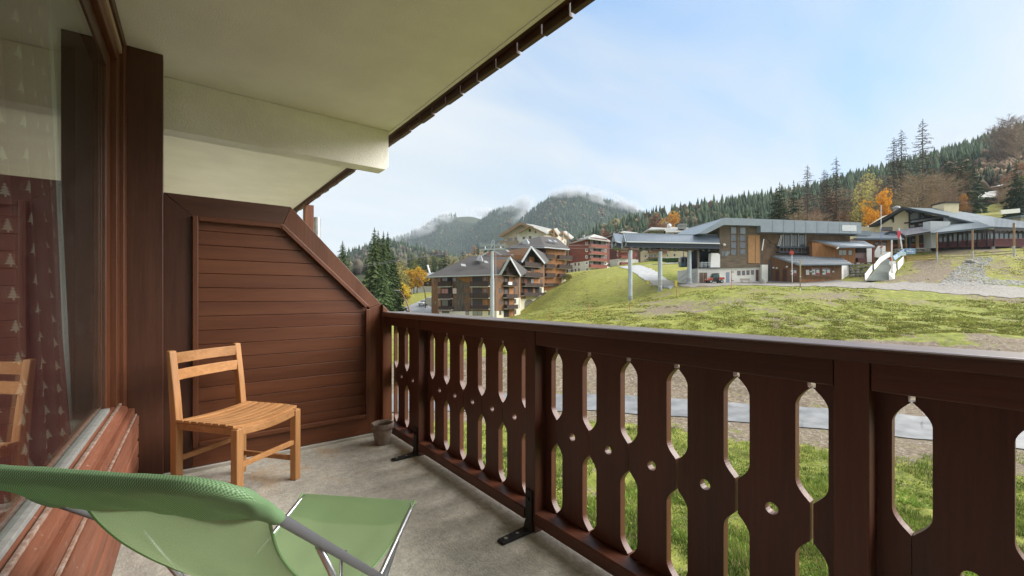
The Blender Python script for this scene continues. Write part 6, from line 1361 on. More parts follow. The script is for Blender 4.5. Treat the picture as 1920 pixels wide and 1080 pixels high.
# ---------- white steps
def steps():
    t = thing('outdoor_steps', W(1649, 526.5, 78), 'wide grey outdoor steps with white side panels up to the terrace', 'stairs')
    n = 20; tr = mat('grey_tread', (0.50,0.53,0.50), 0.8, var=0.15)
    A0, A1, B0, B1 = W(*c9(420,830),77.5), W(*c9(840,828),77.5), W(*c9(770,440),86.5), W(*c9(880,430),86.5)
    for i in range(n):
        f0 = i/n; f1 = (i+1)/n; l0 = A0+(B0-A0)*f0; r0 = A1+(B1-A1)*f0; l1 = A0+(B0-A0)*f1; r1 = A1+(B1-A1)*f1
        z = l0.z+(l1.z-l0.z)*0.9; l1 = l0+(l1-l0)*0.72; r1 = r0+(r1-r0)*0.72; mb = MB(); mb.prism([Vector((l0.x,l0.y,z)),Vector((r0.x,r0.y,z)),Vector((r1.x,r1.y,z)),Vector((l1.x,l1.y,z))], (0,0,-0.14)); mb.build('step', tr, t)
    mb = MB(); mb.prism([A0-Vector((0,0,.3)),A1-Vector((0,0,.3)),B1-Vector((0,0,.35)),B0-Vector((0,0,.35))], (0,0,-0.25)); mb.build('stringer', blackish, t)
    def panel(pts, ds, name='side_panel', m=whitep, off=0.07): mb = MB(); mb.prism([W(*c9(x,y),d) for (x,y),d in zip(pts, ds)], (FX*off,FY*off,0)); return mb.build(name, m, t)
    panel([(400,712),(540,530),(545,640),(412,830)], (77.6,80.2,80.2,77.6)); panel([(565,545),(665,415),(860,312),(862,388),(690,500),(572,636)], (80.6,83,87,87,83,80.6))
    panel([(836,690),(900,545),(960,520),(970,640),(940,700),(935,812),(840,818)], (77.4,79.6,80.2,80.2,79,77.4,77.4)); panel([(985,505),(1098,385),(1092,520),(1000,640)], (80.8,83.5,83.5,80.8))
    panel([(840,482),(955,476),(960,530),(842,540)], (78.8,78.8,78.8,78.8), 'notice', whitep, 0.04)
    panel([(640,200),(772,200),(772,305),(575,310)], (88,88,88,88), 'upper_fence', whitep); panel([(432,250),(540,250),(540,500),(435,500)], (87.4,87.4,87.4,87.4), 'upper_fence', whitep)
    panel([(560,310),(870,308),(865,395),(800,425),(670,415),(570,400)], (88.5,88.5,88.5,88.5,88.5,88.5), 'upper_fence', whitep)
    panel([(690,210),(735,212),(700,240),(668,245)], (87.9,)*4, 'red_mark', mat('sign_red', (0.42,0.035,0.03), 0.5), 0.03)
    for (x, y0, y1) in ((548,520,640),(980,500,610)): mb = MB(); mb.bar(W(*c9(x,y1),80), W(*c9(x,y0),80), 0.12, 0.12); mb.build('post', blackish, t)
    s = pole(c9(882,0)[0], c9(0,95)[1], c9(0,822)[1], 78.2, 0.10, [(0.06,whitep),(1,whitep)], 'white pole with a small red sign at the foot of the steps', name='white_pole')
    mb = MB(); mb.prism([W(*c9(*q),78.0) for q in ((846,412),(882,408),(884,468),(848,470))], (FX*.03,FY*.03,0)); mb.build('sign', mat('sign_red', (0.42,0.035,0.03), 0.5), s)
    tag(MB().tube([W(*c9(908,820),78.6), W(*c9(905,540),78.6)], 0.06, 6).build('stake', orp), 'thin brown stake beside the white pole at the steps', 'stake')
    lp = thing('windsock_pole', W(*c9(1062,252),87), 'leaning white pole with a red streamer above the steps', 'pole')
    MB().tube([W(*c9(1068,262),87), W(*c9(1012,-120),87)], 0.11, 8).build('shaft', whitep, lp)
    MB().prism([W(*c9(*q),86.8) for q in ((985,-60),(1025,-75),(1055,-35),(1040,20),(1005,85),(990,40))], (FX*.06,FY*.06,0)).build('streamer', mat('streamer_red', (0.55,0.03,0.05), 0.6), lp)
    bn = thing('banner', W(*c9(1215,345),86), 'blue banner with faded white lettering on the terrace edge', 'banner')
    bl = mat('banner_blue', (0.09,0.22,0.42), 0.5, color2=(0.28,0.42,0.58), vscale=1.6)
    MB().prism([W(*c9(*q),86) for q in ((1125,248),(1312,250),(1310,345),(1150,352))], (FX*.05,FY*.05,0)).build('cloth', bl, bn)
    for q in ((1150,280,1185,310),(1190,290,1235,318),(1205,262,1240,282),(1245,290,1270,320)): MB().prism([W(*c9(x,y),85.97) for x, y in ((q[0],q[1]),(q[2],q[1]+4),(q[2],q[3]),(q[0],q[3]-4))], (FX*.01,FY*.01,0)).build('lettering', mat('faded_letter_white', (0.55,0.62,0.68), 0.5), bn)
    b2 = thing('banner', W(*c9(1000,430),84), 'slanting blue banner along the right flank of the steps', 'banner'); MB().prism([W(*c9(*q),d) for q, d in (((905,385),83),((1110,250),87),((1110,330),87),((940,465),83))], (FX*.05,FY*.05,0)).build('cloth', bl, b2)
    tag(MB().prism([W(*c9(*q),83.4) for q in ((990,318),(1140,310),(1143,372),(1000,382))], (FX*.05,FY*.05,0)).build('sign_board', mat('pale_cyan_board', (0.52,0.66,0.70), 0.5, var=0.1, vscale=2)), 'pale cyan board between the two blue banners', 'sign')
steps()

# ---------- restaurant
def restaurant():
    t = base_thing('restaurant', 1800, 100, 'large cream restaurant with wide seamed grey roofs and dark veranda', 'building'); X = lambda l: [c3(*q) for q in l]
    F = Face(1650, 101, 1790, 98); dk = mat('dark_veranda_wood', (0.035,0.026,0.026), 0.7); dred = mat('dark_red_balusters', (0.13,0.035,0.04), 0.75)
    Fc = Face(1604, 104, 1665, 102)
    wall(F, t, X([(480,340),(720,182),(772,192),(772,372),(480,420)]), cream, back=8); wall(Fc, t, X([(240,345),(500,345),(500,480),(240,480)]), cream, back=6)
    wall(F, t, X([(772,200),(1140,262),(1160,420),(772,420)]), dk, back=6, n=-0.4)
    window(F, t, *C3(492,350,545,392), mull=1); window(F, t, *C3(548,350,604,392), mull=1)
    gm = mat('gable_glass', (0.34,0.37,0.40), 0.15, spec=0.8)
    for pts in ([(780,200),(876,212),(876,262),(780,280)], [(888,214),(930,224),(935,255),(888,262)], [(945,225),(1100,245),(1060,262),(950,268)]): mb = MB(); F.poly(mb, X(pts), -0.39, -0.3); mb.build('gable_pane', gm if pts[0][0] < 940 else mat('dark_gable', (0.08,0.08,0.09), 0.4), t)
    for a, b in (((770,178),(770,360)),((882,205),(882,280)),((735,185),(780,215)),((900,215),(935,255)),((800,200),(780,225)),((610,215),(610,305)),((585,262),(612,285)),((720,312),(1000,280)),((775,285),(980,258))): mb = MB(); mb.bar(F.pt(*c3(*a),0.15), F.pt(*c3(*b),0.15), 0.22, 0.28); mb.build('timber', dk, t)
    for q in ((780,325,835,355),(870,308,955,335)): window(F, t, *C3(*q), mull=1, glass=glass_lt, n=-0.3)
    mb = MB(); F.poly(mb, X([(775,292),(1160,240),(1160,256),(775,312)]), -0.2, 0.8); mb.build('beam', tin, t)
    # roofs
    seam = mat('grey_seamed_roof', (0.075,0.095,0.118), 0.85, var=0.1, spec=0.2); lt = mat('bright_seamed_roof', (0.17,0.205,0.23), 0.85, spec=0.2)
    def seamed(pts, n, m, name='roof', sm=None):
        P = [W(*c3(x, y), d) for x, y, d in pts]; o = roofpart(t, P, th=0.3, m=m, name=name); mb = MB()
        for i in range(n): f_ = (i+.5)/n; mb.bar(P[0]+(P[1]-P[0])*f_+Vector((0,0,.05)), P[3]+(P[2]-P[3])*f_+Vector((0,0,.05)), 0.12, 0.1)
        mb.build('seams', sm or m, o); return P
    seamed([(712,160,98),(1175,246,95),(1320,206,114),(1120,168,114)], 40, seam, sm=lt); seamed([(1165,246,94),(1615,350,93),(1610,252,113),(1320,204,113)], 36, seam, sm=lt)
    seamed([(1610,350,93),(2100,372,93),(2100,330,113),(1605,252,113)], 40, seam, sm=lt); 
    roofpart(t, [W(*c3(372,342),101), W(*c3(715,152),98), W(*c3(1120,168),114), W(*c3(800,300),118)], th=0.3, m=seam)
    verge(t, W(*c3(372,345),100.8), W(*c3(715,156),97.8), m=dk, h=0.55); verge(t, W(*c3(715,158),97.8), W(*c3(1170,250),94.6), m=navy, h=0.45)
    P = seamed([(1005,412,88),(1615,350,88.5),(1425,283,96),(1180,322,95)], 26, lt); roofpart(t, [P[0], P[3], W(*c3(1150,330),101), W(*c3(990,400),99)], th=0.3, m=lt)
    mb = MB(); mb.bar(W(*c3(1005,416),87.9), W(*c3(1615,354),88.4), 0.2, 0.35); mb.build('eave_board', seam, t); mb = MB(); mb.bar(W(*c3(1612,356),92.7), W(*c3(2100,376),92.7), 0.2, 0.4); mb.build('eave_board', seam, t)
    P = seamed([(742,436,93),(985,396,92),(985,336,96.5),(630,384,98)], 16, mat('tile_grey', (0.36,0.36,0.38), 0.6, var=0.2), sm=mat('tile_ridge', (0.24,0.24,0.27), 0.6)); mb = MB(); mb.bar(W(*c3(742,440),92.9), W(*c3(985,400),91.9), 0.15, 0.3); mb.build('eave_board', dk, t)
    roofpart(t, [W(*c3(220,470),91), W(*c3(725,470),90), W(*c3(600,400),98), W(*c3(350,405),99)], th=0.25, m=seam)
    mb = MB(); F2 = Face(1620,97,1700,94); arc = X([(455,458),(500,430),(560,398),(620,392),(680,412),(735,452)]); F2.poly(mb, arc+X([(700,455),(640,420),(580,415),(520,440),(500,460)]), 0.0, 0.5); mb.build('arched_porch', navy, t)
    mb = MB(); F2.poly(mb, X([(500,446),(560,425),(680,425),(690,455),(510,457)]), -0.2, -0.1); mb.build('turquoise_banner', mat('turquoise_cloth', (0.08,0.36,0.46), 0.6, var=0.15), t)
    mb = MB(); Face(1778,95.5,1830,95.5).poly(mb, X([(1160,244),(1345,290),(1420,300),(1180,345),(1160,340)]), -1.0, 0); mb.build('upper_wall', mat('light_grey_render', (0.50,0.52,0.54), 0.85, var=0.08), t)
    # right-hand pillar, chimney, vent
    mb = MB(); F3 = Face(1742, 93, 1782, 93); F3.poly(mb, X([(975,292),(1172,296),(1172,325),(1035,405),(1035,560),(985,560)]), -1.5, 0.2); mb.build('pillar_wall', mat('light_grey_render', (0.50,0.52,0.54), 0.85, var=0.08), t)
    mb = MB(); F4 = Face(1768, 107, 1800, 107); F4.pbox(mb, *C3(1122,112,1268,215), -3, 0); ch = mb.build('chimney', cream, t); mb = MB(); F4.pbox(mb, *C3(1116,98,1274,112), -3.3, 0.3); mb.build('chimney_cap', dk, ch)
    v = thing('roof_vent', W(*c3(640,195),106), 'round pale metal vent cowl left of the restaurant ridge', 'vent'); MB().lathe([(0.55,-0.6),(0.55,0.2),(0.8,0.2),(0.8,0.35),(0.6,0.7),(0.01,0.9)], W(*c3(643,175),106), 14).build('cowl', tin, v)
    # lower left wing in orange wood
    F5 = Face(1600, 93, 1682, 92); wall(F5, t, X([(200,470),(612,478),(612,640),(330,560),(200,520)]), larch, back=3)
    for q in ((425,488,470,535),(495,488,545,535)): window(F5, t, *C3(*q), mull=1)
    mb = MB(); mb.bar(W(*c3(215,466),90.6), W(*c3(722,468),89.6), 0.12, 0.3); mb.build('eave_board', blue_metal, t)
    # dark porch
    F6 = Face(1674, 96, 1745, 95); wall(F6, t, X([(612,430),(985,400),(985,575),(612,575)]), dk, back=2, n=-1.5)
    for (x0, x1, m_) in ((650,666,mat('pale_post', (0.42,0.30,0.17), 0.8)),(722,733,mat('pale_post', (0.42,0.30,0.17), 0.8)),(757,775,navy),(826,852,mat('pale_post', (0.42,0.30,0.17), 0.8)),(930,955,navy)): mb = MB(); F6.pbox(mb, *C3(x0,435,x1,560), 0.2, 0.5); mb.build('post', m_, t)
    mb = MB(); [F6.pbox(mb, *C3(x,518,x+7,552), 0.0, 0.1) for x in range(612,980,11)]; mb.build('balustrade', mat('faded_red_boards', (0.26,0.07,0.07), 0.75), t); mb = MB(); F6.poly(mb, X([(612,535),(985,502),(985,512),(612,545)]), 0.12, 0.2); mb.build('handrail', larch, t)
    for q in ((852,460,876,490),(635,480,652,515)): mb = MB(); F6.pbox(mb, *C3(*q), -1.49, -1.4); mb.build('notice', mat('grey_notice', (0.35,0.37,0.4), 0.6), t)
    # veranda
    F7 = Face(1755, 94, 1862, 91); F8 = Face(1862, 91, 1960, 92.5)
    wall(F7, t, X([(1035,405),(1615,358),(1615,545),(1035,560)]), dk, back=2, n=-1.6); wall(F8, t, X([(1615,358),(2100,370),(2100,560),(1615,548)]), dk, back=2, n=-1.6)
    gl2 = mat('veranda_glass', (0.11,0.14,0.15), 0.08, spec=1.0); gl3 = mat('veranda_glass_pale', (0.30,0.36,0.40), 0.15, spec=0.9)
    for k, x in enumerate(range(1060, 1600, 50)):
        w = window(F7, t, *C3(x,408-(x-1060)*0.03,x+42,500), n=-1.6, mull=0, frame=dk, glass=gl3 if k in (4, 8) else gl2)
        mb = MB(); F7.poly(mb, X([(x-6,380),(x+48,375),(x+48,402),(x+22,390),(x-6,406)]), 0.1, 0.2); mb.build('scalloped_board', dk, t)
    for k, x in enumerate(range(1625, 2080, 48)): window(F8, t, *C3(x,400,x+40,490), n=-1.6, mull=0, frame=dk, glass=gl2); mb = MB(); F8.poly(mb, X([(x-6,368),(x+44,370),(x+44,398),(x+19,386),(x-6,398)]), 0.1, 0.2); mb.build('scalloped_board', dk, t)
    for FF, x0, x1, ya, yb in ((F7,1062,1610,(505,548),(472,538)), (F8,1618,2100,(472,536),(470,545))):
        mb = MB(); x = x0
        while x < x1:
            f_ = (x-x0)/(x1-x0); y0 = ya[0]+(yb[0]-ya[0])*f_; y1 = ya[1]+(yb[1]-ya[1])*f_; FF.pbox(mb, *C3(x,y0,x+5,y1), 0.05, 0.12); x += 9.5
        FF.poly(mb, X([(x0,ya[0]-5),(x1,yb[0]-5),(x1,yb[0]+2),(x0,ya[0]+2)]), 0.0, 0.2); FF.poly(mb, X([(x0,ya[1]),(x1,yb[1]),(x1,yb[1]+7),(x0,ya[1]+7)]), -1.5, 0.15); mb.build('balustrade', dred, t)
    for x in (1155,1250,1345,1440,1535,1605): mb = MB(); F7.pbox(mb, *C3(x,385,x+9,545), 0.15, 0.35); mb.build('post', dk, t)
    for x in (1595,1790,1900): mb = MB(); FF = F8 if x > 1610 else F7; FF.pbox(mb, *C3(x,535,x+32,572), -0.6, 0.1); mb.build('foundation', concf, t)
    mb = MB(); F7.pbox(mb, *C3(1036,548,1612,620), -2.0, -0.3); F8.pbox(mb, *C3(1615,548,2100,620), -2.0, -0.3); mb.build('underfloor_shade', blackish, t)  # black block painted as the shade under the veranda floor
    mb = MB(); mb.lathe([(0.03,-.02),(0.95,-.02),(0.95,.02),(0.03,.02)], (0,0,0), 18); e = mb.build('round_sign', whitep, t); e.rotation_euler = (R(90), 0, -YAW); e.location = W(*c3(1907,500), 90.6)-Vector(t.location); e.scale = (0.8, 0.8, 1)
restaurant()

def rail_fence():
    t = thing('rail_fence', W(1725, 487, 84.5), 'low brown plank rail fence left of the tall pole', 'fence'); F = Face(1696, 85.5, 1757, 84.5); wd = mat('yellow_brown_plank', (0.32,0.18,0.07), 0.8, var=0.2)
    for y in (640,658,676): mb = MB(); F.poly(mb, [c3(735,y+2),c3(1045,y-8),c3(1045,y),c3(735,y+12)], 0, 0.1); mb.build('rail', wd, t)
    for x in (738,): mb = MB(); F.pbox(mb, *C3(x,632,x+10,700), -0.15, -0.002); mb.build('post', wd, t)
    t = thing('rail_fence', W(1830, 480, 84), 'long weathered plank rail running between the tall poles', 'fence'); gr = mat('grey_yellow_plank', (0.26,0.21,0.11), 0.85)
    for (x0, d0, x1, d1, ya, yb) in ((1060,84,1400,84,622,612),(1410,84,1815,81,612,585),(1830,81,2100,80,560,548)):
        F = Face(c3(x0,0)[0], d0, c3(x1,0)[0], d1)
        for k in (0, 26): mb = MB(); F.poly(mb, [c3(x0,ya+k),c3(x1,yb+k),c3(x1,yb+k+8),c3(x0,ya+k+8)], 0, 0.08); mb.build('rail', gr, t)
rail_fence()

def stone_blob(rad, seed):
    rr = random.Random(seed); bm = bmesh.new(); bmesh.ops.create_icosphere(bm, subdivisions=1, radius=rad)
    for v in bm.verts: v.co *= rr.uniform(0.78, 1.15); v.co.z *= 0.72
    me = bpy.data.meshes.new('stone'); bm.to_mesh(me); bm.free(); me.materials.append(stone_m); return me
STONES = [stone_blob(0.5, k) for k in range(7)]
def stone_wall(name, label, F, pts_rows, size):
    t = thing(name, F.pt(pts_rows[0][0][0], pts_rows[0][0][1], 0), label, 'wall'); o0 = Vector(t.location)
    for row in pts_rows:
        (xa, ya), (xb, yb) = row; k0, _ = F.at(xa); k1, _ = F.at(xb); n = max(1, int((k1-k0)/(size*0.92)))
        for i in range(n):
            f_ = (i+0.5)/n; p = F.pt(xa+(xb-xa)*f_, ya+(yb-ya)*f_, RB.uniform(-0.2, 0.12)); o = bpy.data.objects.new('stone', RB.choice(STONES)); COL.objects.link(o); o.parent = t; o.location = p-o0
            s = size*RB.uniform(0.9, 1.25); o.scale = (s, s*0.9, s*RB.uniform(0.75, 0.95)); o.rotation_euler = (RB.uniform(-.3,.3), RB.uniform(-.3,.3), RB.uniform(0, 6))
    return t
stone_wall('boulder_wall', 'retaining wall of grey boulders below the upper annex', Face(c2(1668,0)[0], 83.5, c2(1885,0)[0], 83), [(c2(1672,q), c2(1880-(max(0,q-690))*0.75,q-2)) for q in (618,645,672,699,726,752)], 0.8)
stone_wall('stone_wall', 'low dark dry stone wall beneath the red porch railing', Face(c3(615,0)[0], 90, c3(1000,0)[0], 91), [(c3(618,q), c3(995,q-14)) for q in (575,590,604)], 0.5)

# ---------- rubble heap right of the steps
def rubble():
    rng = np.random.default_rng(3); V = []; F = []; ico = [v.co.copy() for v in STONES[0].vertices]; fc = [tuple(p.vertices) for p in STONES[0].polygons]
    def inside(px, py):   # outline of the heap in the photograph
        c = ((1060,930),(1180,820),(1330,680),(1500,645),(1600,655),(1610,700),(1520,760),(1540,850),(1700,880),(1920,890),(1920,935),(1060,940)); P = [c3(*q) for q in c]; r = False; j = len(P)-1
        for i in range(len(P)):
            if (P[i][1] > py) != (P[j][1] > py) and px < (P[j][0]-P[i][0])*(py-P[i][1])/(P[j][1]-P[i][1])+P[i][0]: r = not r
            j = i
        return r
    Vl = []; n = 0; D = np.linspace(64, 90, 200)
    while n < 1700:
        px, py = rng.uniform(1755, 1925), rng.uniform(478, 537)
        if not inside(px, py): continue
        zz = ground_td(np.full(200, px), D); ys = CY-(zz-ZC)*FP/D; k = np.argmin(np.abs(ys-py)); d = D[k]; p = W(px, ys[k], d); s = rng.uniform(0.14, 0.42)*(1.4 if rng.random() < 0.06 else 1); a = rng.uniform(0, 6.28); ca, sa = math.cos(a), math.sin(a); fl = rng.uniform(0.5, 1)
        o = len(Vl); Vl += [(p.x+s*(v.x*ca-v.y*sa), p.y+s*(v.x*sa+v.y*ca), p.z+s*v.z*fl+0.02) for v in ico]; F += [tuple(i+o for i in f) for f in fc]; n += 1
    tag(fast_mesh('rubble', Vl, F, mat('pale_rubble', (0.30,0.29,0.27), 0.95, color2=(0.55,0.54,0.52), vscale=2.5)), kind='stuff')
rubble()
for k, (x, y, s) in enumerate(((1375,690,1.0),(1410,706,0.75))):
    o = bpy.data.objects.new('boulder', STONES[k]); COL.objects.link(o); o.location = W(*c3(x,y), 80.5); o.scale = (s*1.4, s*1.2, s); o['group'] = 'boulders lying on the rubble heap'; tag(o, ['larger dark boulder at the top of the rubble heap','smaller tan boulder at the top of the rubble heap'][k], 'boulder')

# ---------- hillside sheds, walls, lamps, car
def shed(x0, x1, yr, ye, yb, d, label, open_right=True):
    t = thing('hillside_shed', W((x0+x1)/2, yb, d), label, 'shed'); F = Face(x0+6, d, x1-4, d-1)
    wall(F, t, [(x0+6,ye-1),(x1-4,ye-3),(x1-4,yb+4),(x0+6,yb+4)], mat('shed_timber', (0.06,0.045,0.04), 0.9), back=6)
    roofpart(t, WS((x0,ye+1,d-1.5),(x1-10,ye-2,d-2.5),(x1-6,yr,d+5),(x0+24,yr+3,d+6)), th=0.3, m=mat('shed_roof', (0.32,0.32,0.30), 0.8)); roofpart(t, WS((x1-10,ye-2,d-2.5),(x1+2,ye,d+3),(x1-2,yr,d+9),(x1-6,yr,d+5)), th=0.3, m=mat('shed_timber', (0.06,0.045,0.04), 0.9))
    mb = MB(); F.pbox(mb, x1-16, ye, x1-11, yb+2, 0.01, 0.05); mb.build('door', blackish, t); return t
shed(1823, 1876, 357, 371, 377, 200, 'dark shed with pale roof on the grassy hillside'); shed(1856, 1888, 345, 350, 353, 225, 'small dark shed farthest up the hillside')
tag(MB().prism([W(*c3(*q),135) for q in ((1692,180),(1880,164),(1882,205),(1695,222))], (FX*.4,FY*.4,0)).build('white_wall', whitep), 'short white wall on the hillside above the restaurant roof', 'wall')
g = thing('grey_building', W(1918,412,140), 'small grey flat roofed building at the right edge behind the restaurant', 'building'); mb = MB(); Face(1912,138,1945,138).pbox(mb, 1914, 407, 1945, 425, -4, 0); mb.build('wall', concf, g); mb = MB(); Face(1912,138,1945,138).pbox(mb, 1911, 404, 1947, 407.5, -4.5, 0.5); mb.build('roof', blue_metal, g)
cz = lambda x, y: (620+x/5.683, 410+y/5.683)
def lamp(pts, head, d, label):
    p0 = W(*cz(*pts[0]), d); base = Vector((p0.x, p0.y, gz(cz(*pts[0])[0], d))); t = thing('street_lamp', base, label, 'street lamp', 'curved rust brown street lamps by the hill road')
    P_ = [base+Vector((0,0,-0.3))]+[W(*cz(*q), d) for q in pts]; n = len(P_); MB().tube(P_, [0.16-0.09*k/(n-1) for k in range(n)], 8).build('mast', mat('rust_brown_steel', (0.17,0.07,0.055), 0.6), t, smooth=True)
    a, b = W(*cz(*head[0]), d), W(*cz(*head[1]), d); MB().bar(a, b, 0.32, 0.12).build('lamp_head', steel, t)
lamp([(838,975),(826,935),(808,885),(785,840),(758,795),(735,768)], ((738,766),(680,762)), 85, 'nearer curved rust brown street lamp above the railing')
lamp([(1010,850),(1006,800),(996,750),(980,705),(958,660),(930,635)], ((934,634),(912,630)), 118, 'farther curved rust brown street lamp beside the dark chalet')
lp = thing('small_lamp', W(*cz(908,735),150), 'small white lamp post in front of the low dark chalet', 'street lamp'); MB().tube([W(*cz(908,760),150), W(*cz(908,700),150)], 0.09, 6).build('mast', whitep, lp); MB().bar(W(*cz(906,700),150), W(*cz(922,697),150), 0.2, 0.12).build('lamp_head', whitep, lp)
tag(MB().bar(W(*cz(652,925),112), W(*cz(652,862),112), 0.35, 0.25).build('bollard', whitep), 'white post at the left edge of the hill road', 'post')
def car():
    t = base_thing('car', 796.5, 121, 'white parked car at the corner of the hill road', 'car'); o = Vector(t.location)+Vector((0,0,0.1)); ux = Vector((RX*.4+FX*.9, RY*.4+FY*.9, 0)).normalized(); uy = Vector((ux.y,-ux.x,0))
    Q = lambda a, b, z: o+ux*a+uy*b+Vector((0,0,z)); cp = mat('car_white', (0.55,0.56,0.57), 0.25, coat=0.6)
    MB().prism([Q(a,-0.85,z) for a, z in ((-2,0.35),(-2.05,0.8),(-1.4,0.95),(1.2,1.0),(2.0,0.85),(2.05,0.4))], uy*1.7).build('body', cp, t, bevel=0.06)
    MB().prism([Q(a,-0.76,z) for a, z in ((-1.3,0.98),(-0.7,1.45),(0.9,1.48),(1.5,1.02))], uy*1.52).build('glasshouse', glass_far, t, bevel=0.05); MB().prism([Q(a,-0.74,z) for a, z in ((-0.65,1.46),(0.85,1.49),(0.8,1.53),(-0.6,1.51))], uy*1.48).build('roof', cp, t)
    for a in (-1.3, 1.3):
        for b in (-0.8, 0.8): w = MB().tube([Q(a,b-0.1,0.3), Q(a,b+0.1,0.3)], 0.31, 14).build('wheel', blackish, t); MB().tube([Q(a,b-0.11,0.3), Q(a,b+0.11,0.3)], 0.18, 10).build('rim', steel, w)
    for b in (-0.6, 0.6): MB().box(0,0,0,0,0,0) if False else MB().bar(Q(-2.08,b-0.15,0.7), Q(-2.08,b+0.15,0.7), 0.06, 0.14).build('headlight', whitep, t)
car()
tag(MB().prism([W(*cz(1008,842),112), W(*cz(1075,842),108), W(*cz(1075,945),108), W(*cz(1010,900),112)], (FX*.4,FY*.4,0)).build('low_wall', creamw), 'cream retaining wall left of the front chalet block', 'wall')
# light grey handrail below the machine hall
hr = thing('stair_rail', W(1300, 528, 84.5), 'pair of slanting grey handrails left of the station garage', 'railing')
for a, b in (((1262,726,86.5),(1405,640,84)),((1290,735,85.5),(1410,668,83.6)),((1235,700,88),(1330,640,86))): MB().bar(W(*c1(*a[:2]),a[2]), W(*c1(*b[:2]),b[2]), 0.07, 0.10).build('handrail', mat('grey_handrail', (0.42,0.42,0.42), 0.6), hr)
for f_ in (0.15, 0.5, 0.85): p = W(*c1(1262+143*f_,726-86*f_), 86.5-2.5*f_); MB().bar(p, p+Vector((0,0,-1.2)), 0.06, 0.06).build('post', mat('grey_handrail', (0.42,0.42,0.42), 0.6), hr)
# ================================================================ VEGETATION
def leafmat(name, c, var=0.35, objv=0.22, transl=0.15, rough=0.85):
    return mat(name, c, rough, var=var, vscale=0.9, detail=3, spec=0.15, objvar=objv, transl=transl)
bark = mat('grey_brown_bark', (0.10, 0.08, 0.065), 0.95, var=0.3, vscale=4)
needle = leafmat('spruce_needles', (0.075, 0.110, 0.040)); needle_far = leafmat('spruce_needles_far', (0.058, 0.083, 0.040))
twigm = mat('bare_twigs', (0.30, 0.22, 0.16), 0.95, objvar=0.25, spec=0.1); deadm = mat('dead_spruce_twigs', (0.12, 0.10, 0.085), 0.95, objvar=0.2, spec=0.1); larchm = mat('brown_larch_twigs', (0.33, 0.22, 0.14), 0.95, objvar=0.25, spec=0.1)
def tree_from(name, trunk, crown_VF, m_crown, m_trunk=bark, smooth_tr=True):
    t = thing(name, (0, 0, 0)); trunk.build('trunk', m_trunk, t, smooth=True)
    V, F = crown_VF; fast_mesh('crown', V, F, m_crown, parent=t); return t
def spruce_tris(h, rad, seed, whorls, per, seg, hang=0.35, start=0.06, dense=1.0):
    """needle-covered boughs: each bough is a drooping spine with fans of twig triangles"""
    rr = random.Random(seed); V = []; F = []
    def tri(a, b, c): o = len(V); V.extend([a, b, c]); F.append((o, o+1, o+2))
    for w in range(whorls):
        f = start+(1-start)*(w/whorls)**0.92; z = h*f; L0 = rad*(1-f)**0.75*rr.uniform(0.8, 1.12)+0.12*rad*(1-f)
        for k in range(per):
            L_ = L0*rr.uniform(0.62, 1.18); a = 6.283*(k+rr.random()*0.8)/per+w*0.7; ca, sa = math.cos(a), math.sin(a); up = 0.25*f; zb = z+rr.uniform(-.5, .5)*h/whorls
            pts = []
            for s in range(seg+1): q = s/seg; pts.append((ca*L_*q, sa*L_*q, zb+L_*(up*q-hang*q*q*1.35+0.12*q**4)))
            for s in range(seg):
                p, q2 = pts[s], pts[s+1]; wd = L_*0.30*(1-0.62*s/seg)*dense+0.05
                for sd in (-1, 1):
                    ox, oy = -sa*sd*wd*rr.uniform(.6, 1.1), ca*sd*wd*rr.uniform(.6, 1.1); fx = ca*L_/seg*rr.uniform(0.5, 1.1); fy = sa*L_/seg*rr.uniform(0.5, 1.1)
                    tri(p, q2, (p[0]+ox+fx, p[1]+oy+fy, p[2]-wd*rr.uniform(0.15, 0.75)))
                tri(p, q2, ((p[0]+q2[0])/2+rr.uniform(-.1,.1), (p[1]+q2[1])/2+rr.uniform(-.1,.1), (p[2]+q2[2])/2-wd*rr.uniform(0.5, 1.5)))
    for k in range(5): a = k*1.25; tri((0.09*math.cos(a), 0.09*math.sin(a), h*0.965), (0.09*math.cos(a+2), 0.09*math.sin(a+2), h*0.965), (0, 0, h*1.01))
    return np.array(V), np.array(F)
